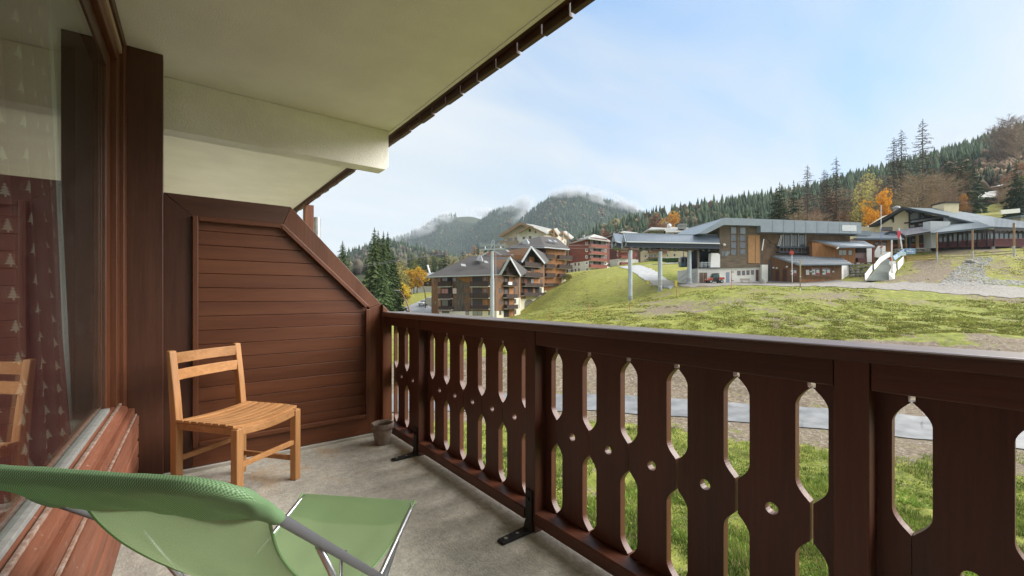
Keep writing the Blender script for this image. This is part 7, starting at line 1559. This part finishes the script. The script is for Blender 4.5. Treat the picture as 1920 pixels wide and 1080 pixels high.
def bare_tris(h, rad, seed, limbs, tw, form='broad', base=0.25, wd=0.05):
    """leafless crown: limbs, twigs and twiglets as slim triangles"""
    rr = random.Random(seed); V = []; F = []
    def sliver(a, b, w):
        d = Vector(b)-Vector(a); s = d.cross(Vector((rr.uniform(-1,1), rr.uniform(-1,1), rr.uniform(-1,1))));
        if s.length < 1e-6: return
        s = s.normalized()*w; o = len(V); V.extend([tuple(Vector(a)-s), tuple(Vector(a)+s), tuple(b)]); F.append((o, o+1, o+2))
    for i in range(limbs):
        f = base+(1-base)*(i/limbs)**0.9; a = i*2.4+rr.uniform(-.4,.4); z = h*f
        if form == 'broad': L_ = rad*math.sqrt(max(0.05, 1-((f-0.55)/0.5)**2))*rr.uniform(0.7,1.1); rise = rr.uniform(0.35, 0.9)
        elif form == 'dead': L_ = rad*(1-f)**0.6*rr.uniform(0.45,1.15); rise = rr.uniform(-0.35, 0.25)
        else: L_ = rad*(1-f)**0.7*rr.uniform(0.7,1.1); rise = rr.uniform(-0.1, 0.3)
        p0 = Vector((0,0,z)); dr = Vector((math.cos(a), math.sin(a), rise)).normalized(); p1 = p0+dr*L_; sliver(p0, p1, wd*1.3)
        for t in range(tw):
            q = rr.uniform(0.15, 1); p = p0+dr*L_*q; d2 = (dr+Vector((rr.uniform(-1,1), rr.uniform(-1,1), rr.uniform(-.7,.9) if form == 'broad' else rr.uniform(-1.0,0.25)))*0.9).normalized(); l2 = L_*rr.uniform(0.18, 0.42); e = p+d2*l2; sliver(p, e, wd*0.62)
            for u in range(3): q2 = rr.uniform(0.2, 1); p3 = p+d2*l2*q2; d3 = (d2+Vector((rr.uniform(-1,1), rr.uniform(-1,1), rr.uniform(-1,1)))).normalized(); sliver(p3, p3+d3*l2*rr.uniform(0.3,0.65), wd*0.42)
    return np.array(V), np.array(F)
def leafy(h, rad, seed, n, base=0.3, sz=0.35, flat=1.0, clumps=26):
    """crown of many small leaf faces gathered into uneven clumps"""
    rr = np.random.default_rng(seed); c = rr.normal(size=(clumps, 3)); c /= np.linalg.norm(c, axis=1)[:, None]; c *= rr.uniform(0.35, 0.95, (clumps, 1)); c *= [rad, rad, h*(1-base)/2*flat]; c[:, 2] += h*(base+(1-base)/2); cr = rr.uniform(0.22, 0.42, clumps)*rad
    k = rr.integers(0, clumps, n); p = rr.normal(size=(n, 3)); p /= np.linalg.norm(p, axis=1)[:, None]; p = c[k]+p*(rr.uniform(0.3, 1, (n, 1))**0.5)*cr[k][:, None]
    d = rr.normal(size=(n, 3)); e = rr.normal(size=(n, 3)); d /= np.linalg.norm(d, axis=1)[:, None]; e -= d*(e*d).sum(1)[:, None]; e /= np.linalg.norm(e, axis=1)[:, None]
    s = rr.uniform(0.6, 1.3, (n, 1))*sz; V = np.stack([p-d*s*0.5, p+e*s*0.35, p+d*s*0.5, p-e*s*0.35], 1).reshape(-1, 3); F = np.arange(4*n).reshape(-1, 4); return V, F
def trunk(h, r): m = MB(); m.tube([(0,0,-0.6), (0,0,h*0.3), (0,0,h*0.7), (0,0,h*0.985)], [r, r*0.75, r*0.4, r*0.06], 7); return m
def limbed(h, r, rad, seed, n=7):
    m = trunk(h*0.85, r); rr = random.Random(seed)
    for i in range(n): a = i*2.4; z = h*rr.uniform(0.25, 0.6); m.tube([(0,0,z), (math.cos(a)*rad*0.35, math.sin(a)*rad*0.35, z+h*0.12), (math.cos(a)*rad*0.75, math.sin(a)*rad*0.75, z+h*0.27)], [r*0.35, r*0.22, r*0.06], 5)
    return m
PROTO = {}
for k in range(3): PROTO['spruce_big', k] = tree_from('spruce_tree', trunk(1.0*18, 0.24), spruce_tris(18, 3.3, 20+k, 40, 11, 5, hang=0.42, start=0.03), needle)
for k in range(4): PROTO['spruce', k] = tree_from('spruce_tree', trunk(18, 0.22), spruce_tris(18, 3.0, 40+k, 20, 8, 3, hang=0.4, start=0.04, dense=1.15), needle_far)
for k in range(3): PROTO['dead', k] = tree_from('bare_spruce_tree', trunk(26, 0.26), bare_tris(26, 4.6, 60+k, 130, 9, 'dead', base=0.18, wd=0.085), deadm, m_trunk=deadm)
for k in range(3): PROTO['larch', k] = tree_from('larch_tree', trunk(20, 0.2), bare_tris(20, 3.2, 70+k, 130, 9, 'larch', base=0.08, wd=0.075), larchm, m_trunk=twigm)
for k in range(3): PROTO['broad', k] = tree_from('bare_broadleaf_tree', limbed(15, 0.22, 4.2, k), bare_tris(15, 5.0, 80+k, 110, 12, 'broad', base=0.12, wd=0.06), twigm, m_trunk=twigm)
def proto_leafy(key, name, h, rad, seed, n, c, **kw): PROTO[key] = tree_from(name, limbed(h, 0.18, rad, seed), leafy(h, rad, seed, n, **kw), leafmat('leaves_'+key[0]+str(key[1]), c, transl=0.3))
proto_leafy(('maple',0), 'maple_tree', 11, 3.6, 5, 3400, (0.62,0.29,0.035), base=0.12, sz=0.42, clumps=34)
proto_leafy(('yellow',0), 'birch_tree', 8, 3.2, 6, 2600, (0.52,0.36,0.05), base=0.12, sz=0.5, clumps=24)
proto_leafy(('yellow',1), 'birch_tree', 11, 3.0, 16, 620, (0.40,0.35,0.13), base=0.18, sz=0.42, clumps=20)
proto_leafy(('rust',0), 'beech_tree', 12, 3.8, 7, 2000, (0.21,0.115,0.060), base=0.1, sz=0.55, clumps=26)
proto_leafy(('rust',1), 'beech_tree', 12, 3.8, 17, 2000, (0.30,0.17,0.08), base=0.1, sz=0.5, clumps=26)
proto_leafy(('olive',0), 'broadleaf_tree', 12, 4.0, 8, 3000, (0.17,0.18,0.055), base=0.08, sz=0.5, clumps=28)
proto_leafy(('grey',0), 'broadleaf_tree', 12, 3.8, 9, 1700, (0.30,0.27,0.17), base=0.08, sz=0.42, clumps=28)
used_p = set(); TR = random.Random(21)
PH = {'spruce_big':18, 'spruce':18, 'dead':26, 'larch':20, 'broad':15, 'maple':11, 'yellow':8, 'rust':12, 'olive':12, 'grey':12}
def plant_at(loc, kind, k, height, label, cat='tree', group=None, wide=1.0):
    src = PROTO[kind, k]; s = height/(11 if (kind, k) == ('yellow', 1) else PH[kind])
    if (kind, k) in used_p: o = copy_tree(src)
    else: o = src; used_p.add((kind, k))
    o.location = loc; o.scale = (s*wide, s*wide, s); o.rotation_euler = (0, 0, TR.uniform(0, 6.28)); tag(o, label, cat)
    if group: o['group'] = group
    elif 'group' in o: del o['group']
    return o
def plant(px, top, d, kind, k, label, group=None, wide=1.0, base=None):
    g = gz(px, d); x, y = XY(px, d); return plant_at((x, y, g), kind, k, max(2, Zof(top, d)-g), label, group=group, wide=wide)
# the tall spruces on the left
G1 = 'tall spruces left of the hill road'
plant(702, 426, 98, 'spruce_big', 0, 'tallest dark green spruce left of the hill road', G1, 1.05); plant(709, 432, 104, 'spruce_big', 1, 'spruce just right of and behind the tallest one', G1, 0.95)
plant(719, 433, 100, 'spruce_big', 2, 'slender twin spruce on the right of the tall group', G1, 0.9); plant(727, 434, 107, 'spruce_big', 0, 'rightmost tall spruce beside the yellow leaves', G1, 0.95)
plant(736, 470, 108, 'spruce_big', 1, 'lower bushy spruce at the foot of the tall group', G1, 1.3); plant(689, 505, 104, 'spruce_big', 2, 'short spruce skirting the tall group on its left', G1, 1.5); plant(716, 490, 94, 'spruce_big', 1, 'lower spruce in front of the tall group', G1, 1.3)
plant(642.5, 451, 118, 'spruce_big', 2, 'lone spruce peeking above the sloping partition', None, 1.25)
for (px, top, d, kind, k, lab) in ((752,493,128,'yellow',1,'sparse yellow tree beside the tall spruces'),(768,504,150,'yellow',0,'small round yellow tree behind the low chalet roof'),(782,500,152,'yellow',0,'largest bright yellow tree behind the low chalet'),(776,507,147,'yellow',0,'low yellow tree in front of the bright yellow pair'),
    (755,531,124,'yellow',0,'low orange yellow shrub at the edge of the hill road'),(763,536,130,'rust',1,'low rusty shrub beside the hill road'),(747,500,133,'olive',0,'olive green tree behind the tall spruces'),
    (1068,513,122,'rust',0,'dark reddish bush beside the timber tower'),(1062,512,121,'olive',0,'green bush beside the timber tower'),
    (1141,496,143,'olive',0,'small dark green bush in front of the red block')):
    plant(px, top, d, kind, k, lab, wide=1.0 if d > 125 else 1.1)
hd = mat('clipped_green_hedge', (0.06,0.12,0.03), 0.9, var=0.3)
V, F = leafy(2.0, 1.0, 33, 2600, base=0.0, sz=0.28); V = V*[7.5, 0.6, 0.75]; a_ = -YAW; V = V@np.array([[math.cos(a_), math.sin(a_), 0], [-math.sin(a_), math.cos(a_), 0], [0,0,1]]); o = fast_mesh('hedge', V, F, hd); o.location = W(1252, 492, 145); tag(o, 'green hedge behind the lift columns in front of the cream block', 'hedge')
# orange maple and other accents by the restaurant
plant(1649, 354, 128, 'maple', 0, 'bright orange maple rising behind the restaurant roof', None, 0.72)
plant(1640, 392, 122, 'maple', 0, 'lower orange maple behind the flagpole', None, 0.75)
plant(1804, 363, 175, 'maple', 0, 'small orange red tree above the restaurant chimney', None, 1.0)
plant(1622, 328, 150, 'yellow', 1, 'tall sparse yellow tree left of the orange maple', None, 0.6); plant(1612, 345, 140, 'yellow', 1, 'second sparse yellow tree behind the faded sign', None, 0.6); plant(1636, 325, 160, 'yellow', 1, 'sparse yellow tree uphill of the orange maple', None, 0.6)
# the standing dead spruces that rise over the hillside
GD = 'bare spruces standing out above the hillside'
for px, top, d, k, lab in ((1514,308,150,0,'leftmost bare spruce above the green spruces'),(1545,316,160,1,'thin bare spruce between the two left ones'),(1568,293,150,2,'bare spruce with a dense tip above the station roof'),(1551,322,152,0,'broken topped thin bare spruce'),(1676,256,165,1,'shorter bare spruce of the high pair'),(1690,242,162,0,'taller bare spruce of the high pair'),(1730,222,168,2,'highest and widest bare spruce on the hillside')):
    plant(px, top, d, 'dead', k, lab, GD, 1.0)
GS = 'dark green spruces on the near hillside'
for px, top, d, k in ((1462,341,135,0),(1488,338,140,1),(1455,352,139,2),(1470,365,132,3),(1803,285,178,0),(1812,283,182,1),(1790,292,186,2),(1825,285,190,3),(1774,288,195,0),(1905,300,150,1),(1915,320,145,2),(1898,345,150,3),(1420,378,150,1),(1397,384,155,2),(1783,288,192,1)):
    plant(px, top, d, 'spruce', k, 'dark green spruce of the clump '+('right of the highest bare spruce' if 1770 < px < 1830 else 'at the right edge' if px > 1850 else 'behind the left end of the station roof' if px < 1430 else 'left of the bare spruces above the station roof'), GS, 1.25)
GB = 'bare brown trees covering the near hillside'
for i in range(150):
    px = TR.uniform(1478, 1990); d = TR.uniform(128, 235)
    if 1815 < px < 1905 and 165 < d: continue
    if px > 1755 and d < 150: continue
    k = TR.random(); kind, kk = (('larch', TR.randrange(3)) if k < 0.42 else ('broad', TR.randrange(3)) if k < 0.82 else ('grey', 0) if k < 0.90 else ('rust', 1) if k < 0.97 else ('olive', 0))
    g = gz(px, d); x, y = XY(px, d); hh = TR.uniform(13, 21) if px < 1760 or d > 170 else TR.uniform(8, 13)
    plant_at((x, y, g), kind, kk, hh, {'larch':'brown leafless larch on the hillside behind the station','broad':'bare brown broadleaf tree on the hillside behind the station','grey':'pale thinly leaved tree on the hillside behind the station','rust':'tan leaved beech on the hillside behind the station','olive':'olive leaved tree on the hillside behind the station'}[kind], group=GB+(' ('+kind+')'), wide=1.15)
for px, top, d, k, lab in ((1890,226,300,0,'tallest bare tree on the right skyline'),(1906,236,290,1,'bare tree nearest the right edge on the skyline'),(1874,240,300,2,'bare tree left of the tallest one on the right skyline')): plant(px, top, d, 'broad', k, lab, 'bare trees on the right skyline', 0.9)
# mixed wood left of and behind the chalets
GW = 'trees of the wood behind the chalets'
for i in range(95):
    px = TR.uniform(735, 1075); d = TR.uniform(185, 290); k = TR.random()
    kind, kk = ('spruce', TR.randrange(4)) if k < 0.62 else ('olive', 0) if k < 0.80 else ('grey', 0) if k < 0.92 else ('rust', 1)
    g = gz(px, d); x, y = XY(px, d); plant_at((x, y, g), kind, kk, TR.uniform(11, 17)*(1 if kind == 'spruce' else 0.85), {'spruce':'dark spruce in the wood behind the chalets','olive':'olive green tree in the wood behind the chalets','grey':'pale grey tree in the wood behind the chalets','rust':'tan tree in the wood behind the chalets'}[kind], group=GW+' ('+kind+')', wide=1.15)
for px, top, d in ((872,480,175),(885,476,180),(862,487,172),(900,470,190),(848,495,170)): plant(px, top, d, 'grey', 0, 'pale leafless tree just left of the dark chalet roof', 'pale trees left of the chalet roof', 1.1)
# spruces of the right-hand wood, one by one along its nearer edge
GH = 'spruces of the wood above the lift canopy'
def flam(px, d, z): return z
for i in range(185):
    px = TR.uniform(1085, 1500); d = TR.uniform(185, 330); g = gz(px, d)
    if g < 14: continue
    x, y = XY(px, d); k = TR.random(); kind, kk = ('spruce', TR.randrange(4)) if k < 0.9 else ('rust', TR.randrange(2)); plant_at((x, y, g), kind, kk, TR.uniform(13, 20) if kind == 'spruce' else TR.uniform(10, 14), 'dark spruce in the wood above the lift canopy' if kind == 'spruce' else 'rusty autumn tree in the wood above the lift canopy', group=GH if kind == 'spruce' else 'autumn trees in the wood above the lift canopy', wide=1.1)
for px, top, d, lab in ((1238,391,330,'rusty'),(1263,396,340,'orange'),(1140,425,290,'red')): plant(px, top, d, 'maple' if lab == 'orange' else 'rust', 0, lab+' autumn tree showing among the spruces above the canopy', None, 0.9)
for k_, p in PROTO.items():
    if k_ not in used_p: p.location = (0, -60, -6); 

# ---- the far woods: countless trees joined
def lowtree(kind, rr):
    V = []; F = []; n = 6
    if kind == 0:       # spruce: ragged stacked skirts
        for (z0, z1, r) in ((0.05,0.55,0.20),(0.32,0.80,0.145),(0.6,1.02,0.085)):
            o = len(V); V += [(r*math.cos(6.283*k/n+z0*5)*rr.uniform(.7,1.2), r*math.sin(6.283*k/n+z0*5)*rr.uniform(.7,1.2), z0+rr.uniform(-.05,.05)) for k in range(n)]+[(0,0,z1)]; F += [(o+k, o+(k+1)%n, o+n) for k in range(n)]
    else:               # round-headed tree
        m = 7
        for (z, r) in ((0.15,0.12),(0.45,0.30),(0.78,0.22)): V += [(r*math.cos(6.283*k/m+z)*rr.uniform(.75,1.2), r*math.sin(6.283*k/m+z)*rr.uniform(.75,1.2), z+rr.uniform(-.07,.07)) for k in range(m)]
        V.append((0,0,1.0))
        for l in (0, 1): F += [(l*m+k, l*m+(k+1)%m, l*m+m+k) for k in range(m)]+[(l*m+(k+1)%m, l*m+m+(k+1)%m, l*m+m+k) for k in range(m)]
        F += [(2*m+k, 2*m+(k+1)%m, 3*m) for k in range(m)]
    return np.array(V), np.array(F)
def forest(name, n, px0, px1, d0, d1, hts, cols, accept=None, seed=1, p_round=0.12, inv=True, wide=1.0):
    rg = np.random.default_rng(seed); px = rg.uniform(px0, px1, n)
    d = 1/rg.uniform(1/d1, 1/d0, n) if inv else rg.uniform(d0, d1, n)
    z = ground_td(px, d); a = (px-CX)/FP; x = FX*d+RX*a*d; y = FY*d+RY*a*d
    ok = accept(px, d, z, x, y) if accept is not None else np.ones(n, bool)
    px, d, z, x, y = px[ok], d[ok], z[ok], x[ok], y[ok]; n = len(px); rr = random.Random(seed); vars_ = [lowtree(0, rr) for _ in range(5)]+[lowtree(1, rr) for _ in range(3)]
    species = hnoise(x, y, 90, 3); isr = (rg.random(n)+species*0.5) < p_round
    vi = np.where(isr, rg.integers(5, 8, n), rg.integers(0, 5, n)); h = rg.uniform(*hts, n)*np.where(isr, 0.8, 1.0); an = rg.uniform(0, 6.28, n)
    AV = []; AF = []; AC = []; off = 0
    for k in range(8):
        s = np.where(vi == k)[0]
        if not len(s): continue
        V, F = vars_[k]; ca, sa = np.cos(an[s])[:, None], np.sin(an[s])[:, None]; hh = h[s][:, None]; X = (V[:, 0]*ca-V[:, 1]*sa)*hh*wide+x[s][:, None]; Y = (V[:, 0]*sa+V[:, 1]*ca)*hh*wide+y[s][:, None]; Z = V[:, 2]*hh+z[s][:, None]-0.3
        AV.append(np.stack([X, Y, Z], -1).reshape(-1, 3)); AF.append((F[None]+(np.arange(len(s))*len(V))[:, None, None]+off).reshape(-1, 3)); off += len(s)*len(V)
        base = np.array(cols[0] if k < 5 else cols[1 if rg.random() < 0.0 else 1]); c = np.repeat(base[None], len(s), 0)
        if k >= 5: alt = rg.random(len(s)) < 0.4; c[alt] = np.array(cols[2])
        c = c*rg.uniform(0.6, 1.4, (len(s), 1)); AC.append(np.repeat(c, len(V), 0))
    o = fast_mesh(name, np.concatenate(AV), np.concatenate(AF), FOR_M, cols=np.concatenate(AC)); return tag(o, kind='stuff')
FOR_M = mat('woodland_foliage', (0.05, 0.07, 0.03), 0.95, attr='Col', var=0.3, vscale=0.35, spec=0.08)
SP = (0.045, 0.066, 0.036); RU = (0.105, 0.070, 0.045); YE = (0.14, 0.12, 0.060)
def meadow(px, d, z, x, y):      # clearings left open on the far slopes
    c1_ = np.exp(-((px-880)/26)**2-((d-2560)/160)**2); return c1_ < 0.35
forest('far_forest', 26000, 640, 1330, 900, 2750, (10, 23), (SP, RU, YE), meadow, seed=5, p_round=0.07, wide=1.25)
forest('ridge_forest', 6000, 690, 1330, 1600, 2680, (12, 25), (SP, RU, YE), meadow, seed=6, p_round=0.04, inv=False, wide=1.2)
forest('left_forest', 2600, 560, 800, 300, 960, (12, 18), ((0.06,0.070,0.04), (0.105,0.088,0.068), (0.09,0.085,0.055)), seed=7, p_round=0.45, wide=1.0)
forest('hill_forest', 5600, 1070, 2050, 300, 520, (9, 23), (SP, RU, YE), lambda px, d, z, x, y: z > 15, seed=8, p_round=0.17, inv=False, wide=1.0)
forest('hill_forest', 2600, 1500, 2600, 205, 330, (11, 16), ((0.045,0.055,0.03), (0.155,0.105,0.07), (0.20,0.14,0.085)), lambda px, d, z, x, y: ((px < 1790) | (px > 1920) | (d > 245)), seed=9, p_round=0.62, inv=False, wide=0.9)

# ---- grass: blades and leaf tufts in front, tussocks on the slope
def grass():
    rg = np.random.default_rng(17); gm = mat('grass_blades', (0.1, 0.15, 0.03), 0.8, attr='Col', spec=0.2, transl=0.25)
    def pts(n, px0, px1, y0, y1, flat=True, d0=None, d1=None):
        px = rg.uniform(px0, px1, n); d = flat_d(rg.uniform(y0, y1, n)) if flat else 1/rg.uniform(1/d1, 1/d0, n); a = (px-CX)/FP; x = FX*d+RX*a*d; y = FY*d+RY*a*d; return px, d, x, y, ground_td(px, d)
    def emit(name, px, d, x, y, z, hmin, hmax, w, cols, per, spread, lean=0.6):
        n = len(px); AV = []; AC = []
        tone = hnoise(x, y, 1.6, 3)+hnoise(x+9, y, 0.5, 2)*0.6; t = np.clip(tone*1.3+0.5+rg.normal(0, 0.18, n), 0, 1)[:, None]
        c = np.array(cols[0])*(1-t)+np.array(cols[1])*t; dry_ = rg.random(n) < 0.14; c[dry_] = np.array(cols[2])
        hs = np.clip(hnoise(x+31, y, 1.1, 3)+0.55, 0.15, 1.1)
        for k in range(per):
            a = rg.uniform(0, 6.28, n); h = rg.uniform(hmin, hmax, n)*hs; ln = rg.uniform(0.1, lean, n)*h; ox = rg.normal(0, spread, n); oy = rg.normal(0, spread, n); bx = x+ox; by = y+oy; s = w*rg.uniform(0.6, 1.4, n); b = a+1.57+rg.uniform(-.5,.5,n)
            P0 = np.stack([bx-np.cos(b)*s, by-np.sin(b)*s, z-0.02], -1); P1 = np.stack([bx+np.cos(b)*s, by+np.sin(b)*s, z-0.02], -1); P2 = np.stack([bx+np.cos(a)*ln, by+np.sin(a)*ln, z+h], -1)
            AV.append(np.stack([P0, P1, P2], 1).reshape(-1, 3)); AC.append(np.repeat(c*rg.uniform(0.75, 1.25, (n, 1)), 3, 0))
        V = np.concatenate(AV); return tag(fast_mesh(name, V, np.arange(len(V)).reshape(-1, 3), gm, cols=np.concatenate(AC)), kind='stuff')
    GR = ((0.075,0.115,0.022), (0.22,0.29,0.055), (0.32,0.25,0.12)); GY = ((0.115,0.135,0.026), (0.27,0.29,0.065), (0.28,0.20,0.080))
    px, d, x, y, z = pts(42000, 640, 2500, 800, 1130); so = zones(px, d, x, y)[0]; ok = (so+hnoise(x, y, 1.8, 4)*1.1 < 0.52); emit('grass', px[ok], d[ok], x[ok], y[ok], z[ok], 0.10, 0.30, 0.016, GR, 5, 0.09)
    px, d, x, y, z = pts(12000, 640, 2500, 850, 1130); ok = hnoise(x+7, y, 2.2, 3) > 0.02; emit('broad_leaves', px[ok], d[ok], x[ok], y[ok], z[ok], 0.08, 0.22, 0.05, ((0.10,0.17,0.03),(0.23,0.33,0.06),(0.30,0.32,0.08)), 4, 0.10, lean=1.6)
    px, d, x, y, z = pts(105000, 930, 2450, 0, 0, False, 41, 135); so = zones(px, d, x, y)[0]; ok = (so+hnoise(x, y, 2.4, 4)*1.2 < 0.42)&~((px > 1225)&(d > 73)&(px < 1640))&~((d > 60)&(px > 1640)&(d < 73))&~((px > 1120)&(px < 1310)&(d > 80))&((px < 1100)|(d < 95))&(z < 13); emit('grass', px[ok], d[ok], x[ok], y[ok], z[ok], 0.06, 0.22, 0.065, GY, 3, 0.15, lean=1.1)
    # small stones in the bare strips
    px, d, x, y, z = pts(5200, 640, 2000, 655, 835); z = ground_td(px, d); keep = (zones(px, d, x, y)[0] > 0.6)
    # rows above the road lie on the bank: place by distance instead of the flat row
    V = []; F = []; ico = np.array([tuple(v.co) for v in STONES[2].vertices]); fc = np.array([tuple(p.vertices) for p in STONES[2].polygons])
    px = rg.uniform(900, 2000, 3600); d = rg.uniform(18, 43, 3600); a = (px-CX)/FP; x = FX*d+RX*a*d; y = FY*d+RY*a*d; z = ground_td(px, d); so = zones(px, d, x, y)[0]
    on_road = (d > flat_d(road_near(px))-0.2)&(d < flat_d(road_far(px))+0.2); ok = (so > 0.7)&~on_road; px, d, x, y, z = px[ok], d[ok], x[ok], y[ok], z[ok]; n = len(px)
    s = rg.uniform(0.03, 0.11, n)*(1+1.2*(rg.random(n) < 0.05)); an = rg.uniform(0, 6.28, n); ca, sa = np.cos(an)[:, None], np.sin(an)[:, None]
    X = (ico[:, 0]*ca-ico[:, 1]*sa)*s[:, None]+x[:, None]; Y = (ico[:, 0]*sa+ico[:, 1]*ca)*s[:, None]+y[:, None]; Z = ico[:, 2]*s[:, None]+z[:, None]
    tag(fast_mesh('small_stones', np.stack([X, Y, Z], -1).reshape(-1, 3), (fc[None]+(np.arange(n)*len(ico))[:, None, None]).reshape(-1, 3), mat('bank_stones', (0.28,0.26,0.23), 0.95, color2=(0.5,0.48,0.45), vscale=3)), kind='stuff')
    tag(fast_mesh('small_stones', np.stack([X, Y, Z], -1).reshape(-1, 3)[:len(ico)*0+0] if False else np.array([[0,-50,-6.1],[1,-50,-6.1],[0,-49,-6.1]]), np.array([[0,1,2]]), None), kind='stuff') if False else None
grass()

# ---- the misty air of the valley
def haze():
    m = bpy.data.materials.new('haze_air'); m.use_nodes = True; nt = m.node_tree; nt.nodes.clear(); out = nt.nodes.new('ShaderNodeOutputMaterial'); v = nt.nodes.new('ShaderNodeVolumePrincipled')
    v.inputs['Color'].default_value = (0.74, 0.88, 1.0, 1); v.inputs['Density'].default_value = 0.00010; v.inputs['Anisotropy'].default_value = 0.0; nt.links.new(v.outputs[0], out.inputs['Volume'])
    tag(MB().box(-2200, 4200, -150, 3600, -60, 640).build('haze', m), kind='stuff')
if HAZE: haze()

def mist():
    m = bpy.data.materials.new('mist_wisps'); m.use_nodes = True; nt = m.node_tree; nt.nodes.clear(); N = nt.nodes.new; L = nt.links.new; out = N('ShaderNodeOutputMaterial'); v = N('ShaderNodeVolumePrincipled'); v.inputs['Color'].default_value = (0.95, 0.97, 1, 1)
    tc = N('ShaderNodeTexCoord'); ln = N('ShaderNodeVectorMath'); ln.operation = 'LENGTH'; L(tc.outputs['Object'], ln.inputs[0])
    fo = N('ShaderNodeMapRange'); fo.inputs['From Min'].default_value = 1.0; fo.inputs['From Max'].default_value = 0.25; L(ln.outputs['Value'], fo.inputs['Value'])
    n = N('ShaderNodeTexNoise'); n.inputs['Scale'].default_value = 0.012; n.inputs['Detail'].default_value = 5; n.inputs['Roughness'].default_value = 0.62; ge = N('ShaderNodeNewGeometry'); L(ge.outputs['Position'], n.inputs[0])
    nr = N('ShaderNodeMapRange'); nr.inputs['From Min'].default_value = 0.44; nr.inputs['From Max'].default_value = 0.66; L(n.outputs[0], nr.inputs['Value'])
    mu = N('ShaderNodeMath'); mu.operation = 'MULTIPLY'; L(fo.outputs[0], mu.inputs[0]); L(nr.outputs[0], mu.inputs[1]); m2 = N('ShaderNodeMath'); m2.operation = 'MULTIPLY'; m2.inputs[1].default_value = 0.060; L(mu.outputs[0], m2.inputs[0]); L(m2.outputs[0], v.inputs['Density']); L(v.outputs[0], out.inputs['Volume'])
    me = bpy.data.meshes.new('mist'); bm = bmesh.new(); bmesh.ops.create_icosphere(bm, subdivisions=3, radius=1); bm.to_mesh(me); bm.free(); me.materials.append(m)
    for px, py, d, sx, sz, rot in ((822,415,2380,120,50,0.5),(790,432,2300,110,38,0.5),(745,446,2400,90,30,0.3),(905,398,2450,130,34,-0.1),(968,392,2080,110,60,0.9),(985,404,1900,80,45,0.9),(1058,361,1720,80,26,0.1),(1110,366,1680,150,32,-0.35),(1165,384,1700,130,34,-0.5),(1835,278,430,34,16,-0.4),(1905,262,420,26,13,0.3)):
        o = bpy.data.objects.new('mist', me); COL.objects.link(o); o.location = W(px, py, d); o.scale = (sx, sx*0.35, sz); o.rotation_euler = (0, -rot*0.6, -YAW); o['kind'] = 'stuff'
mist()
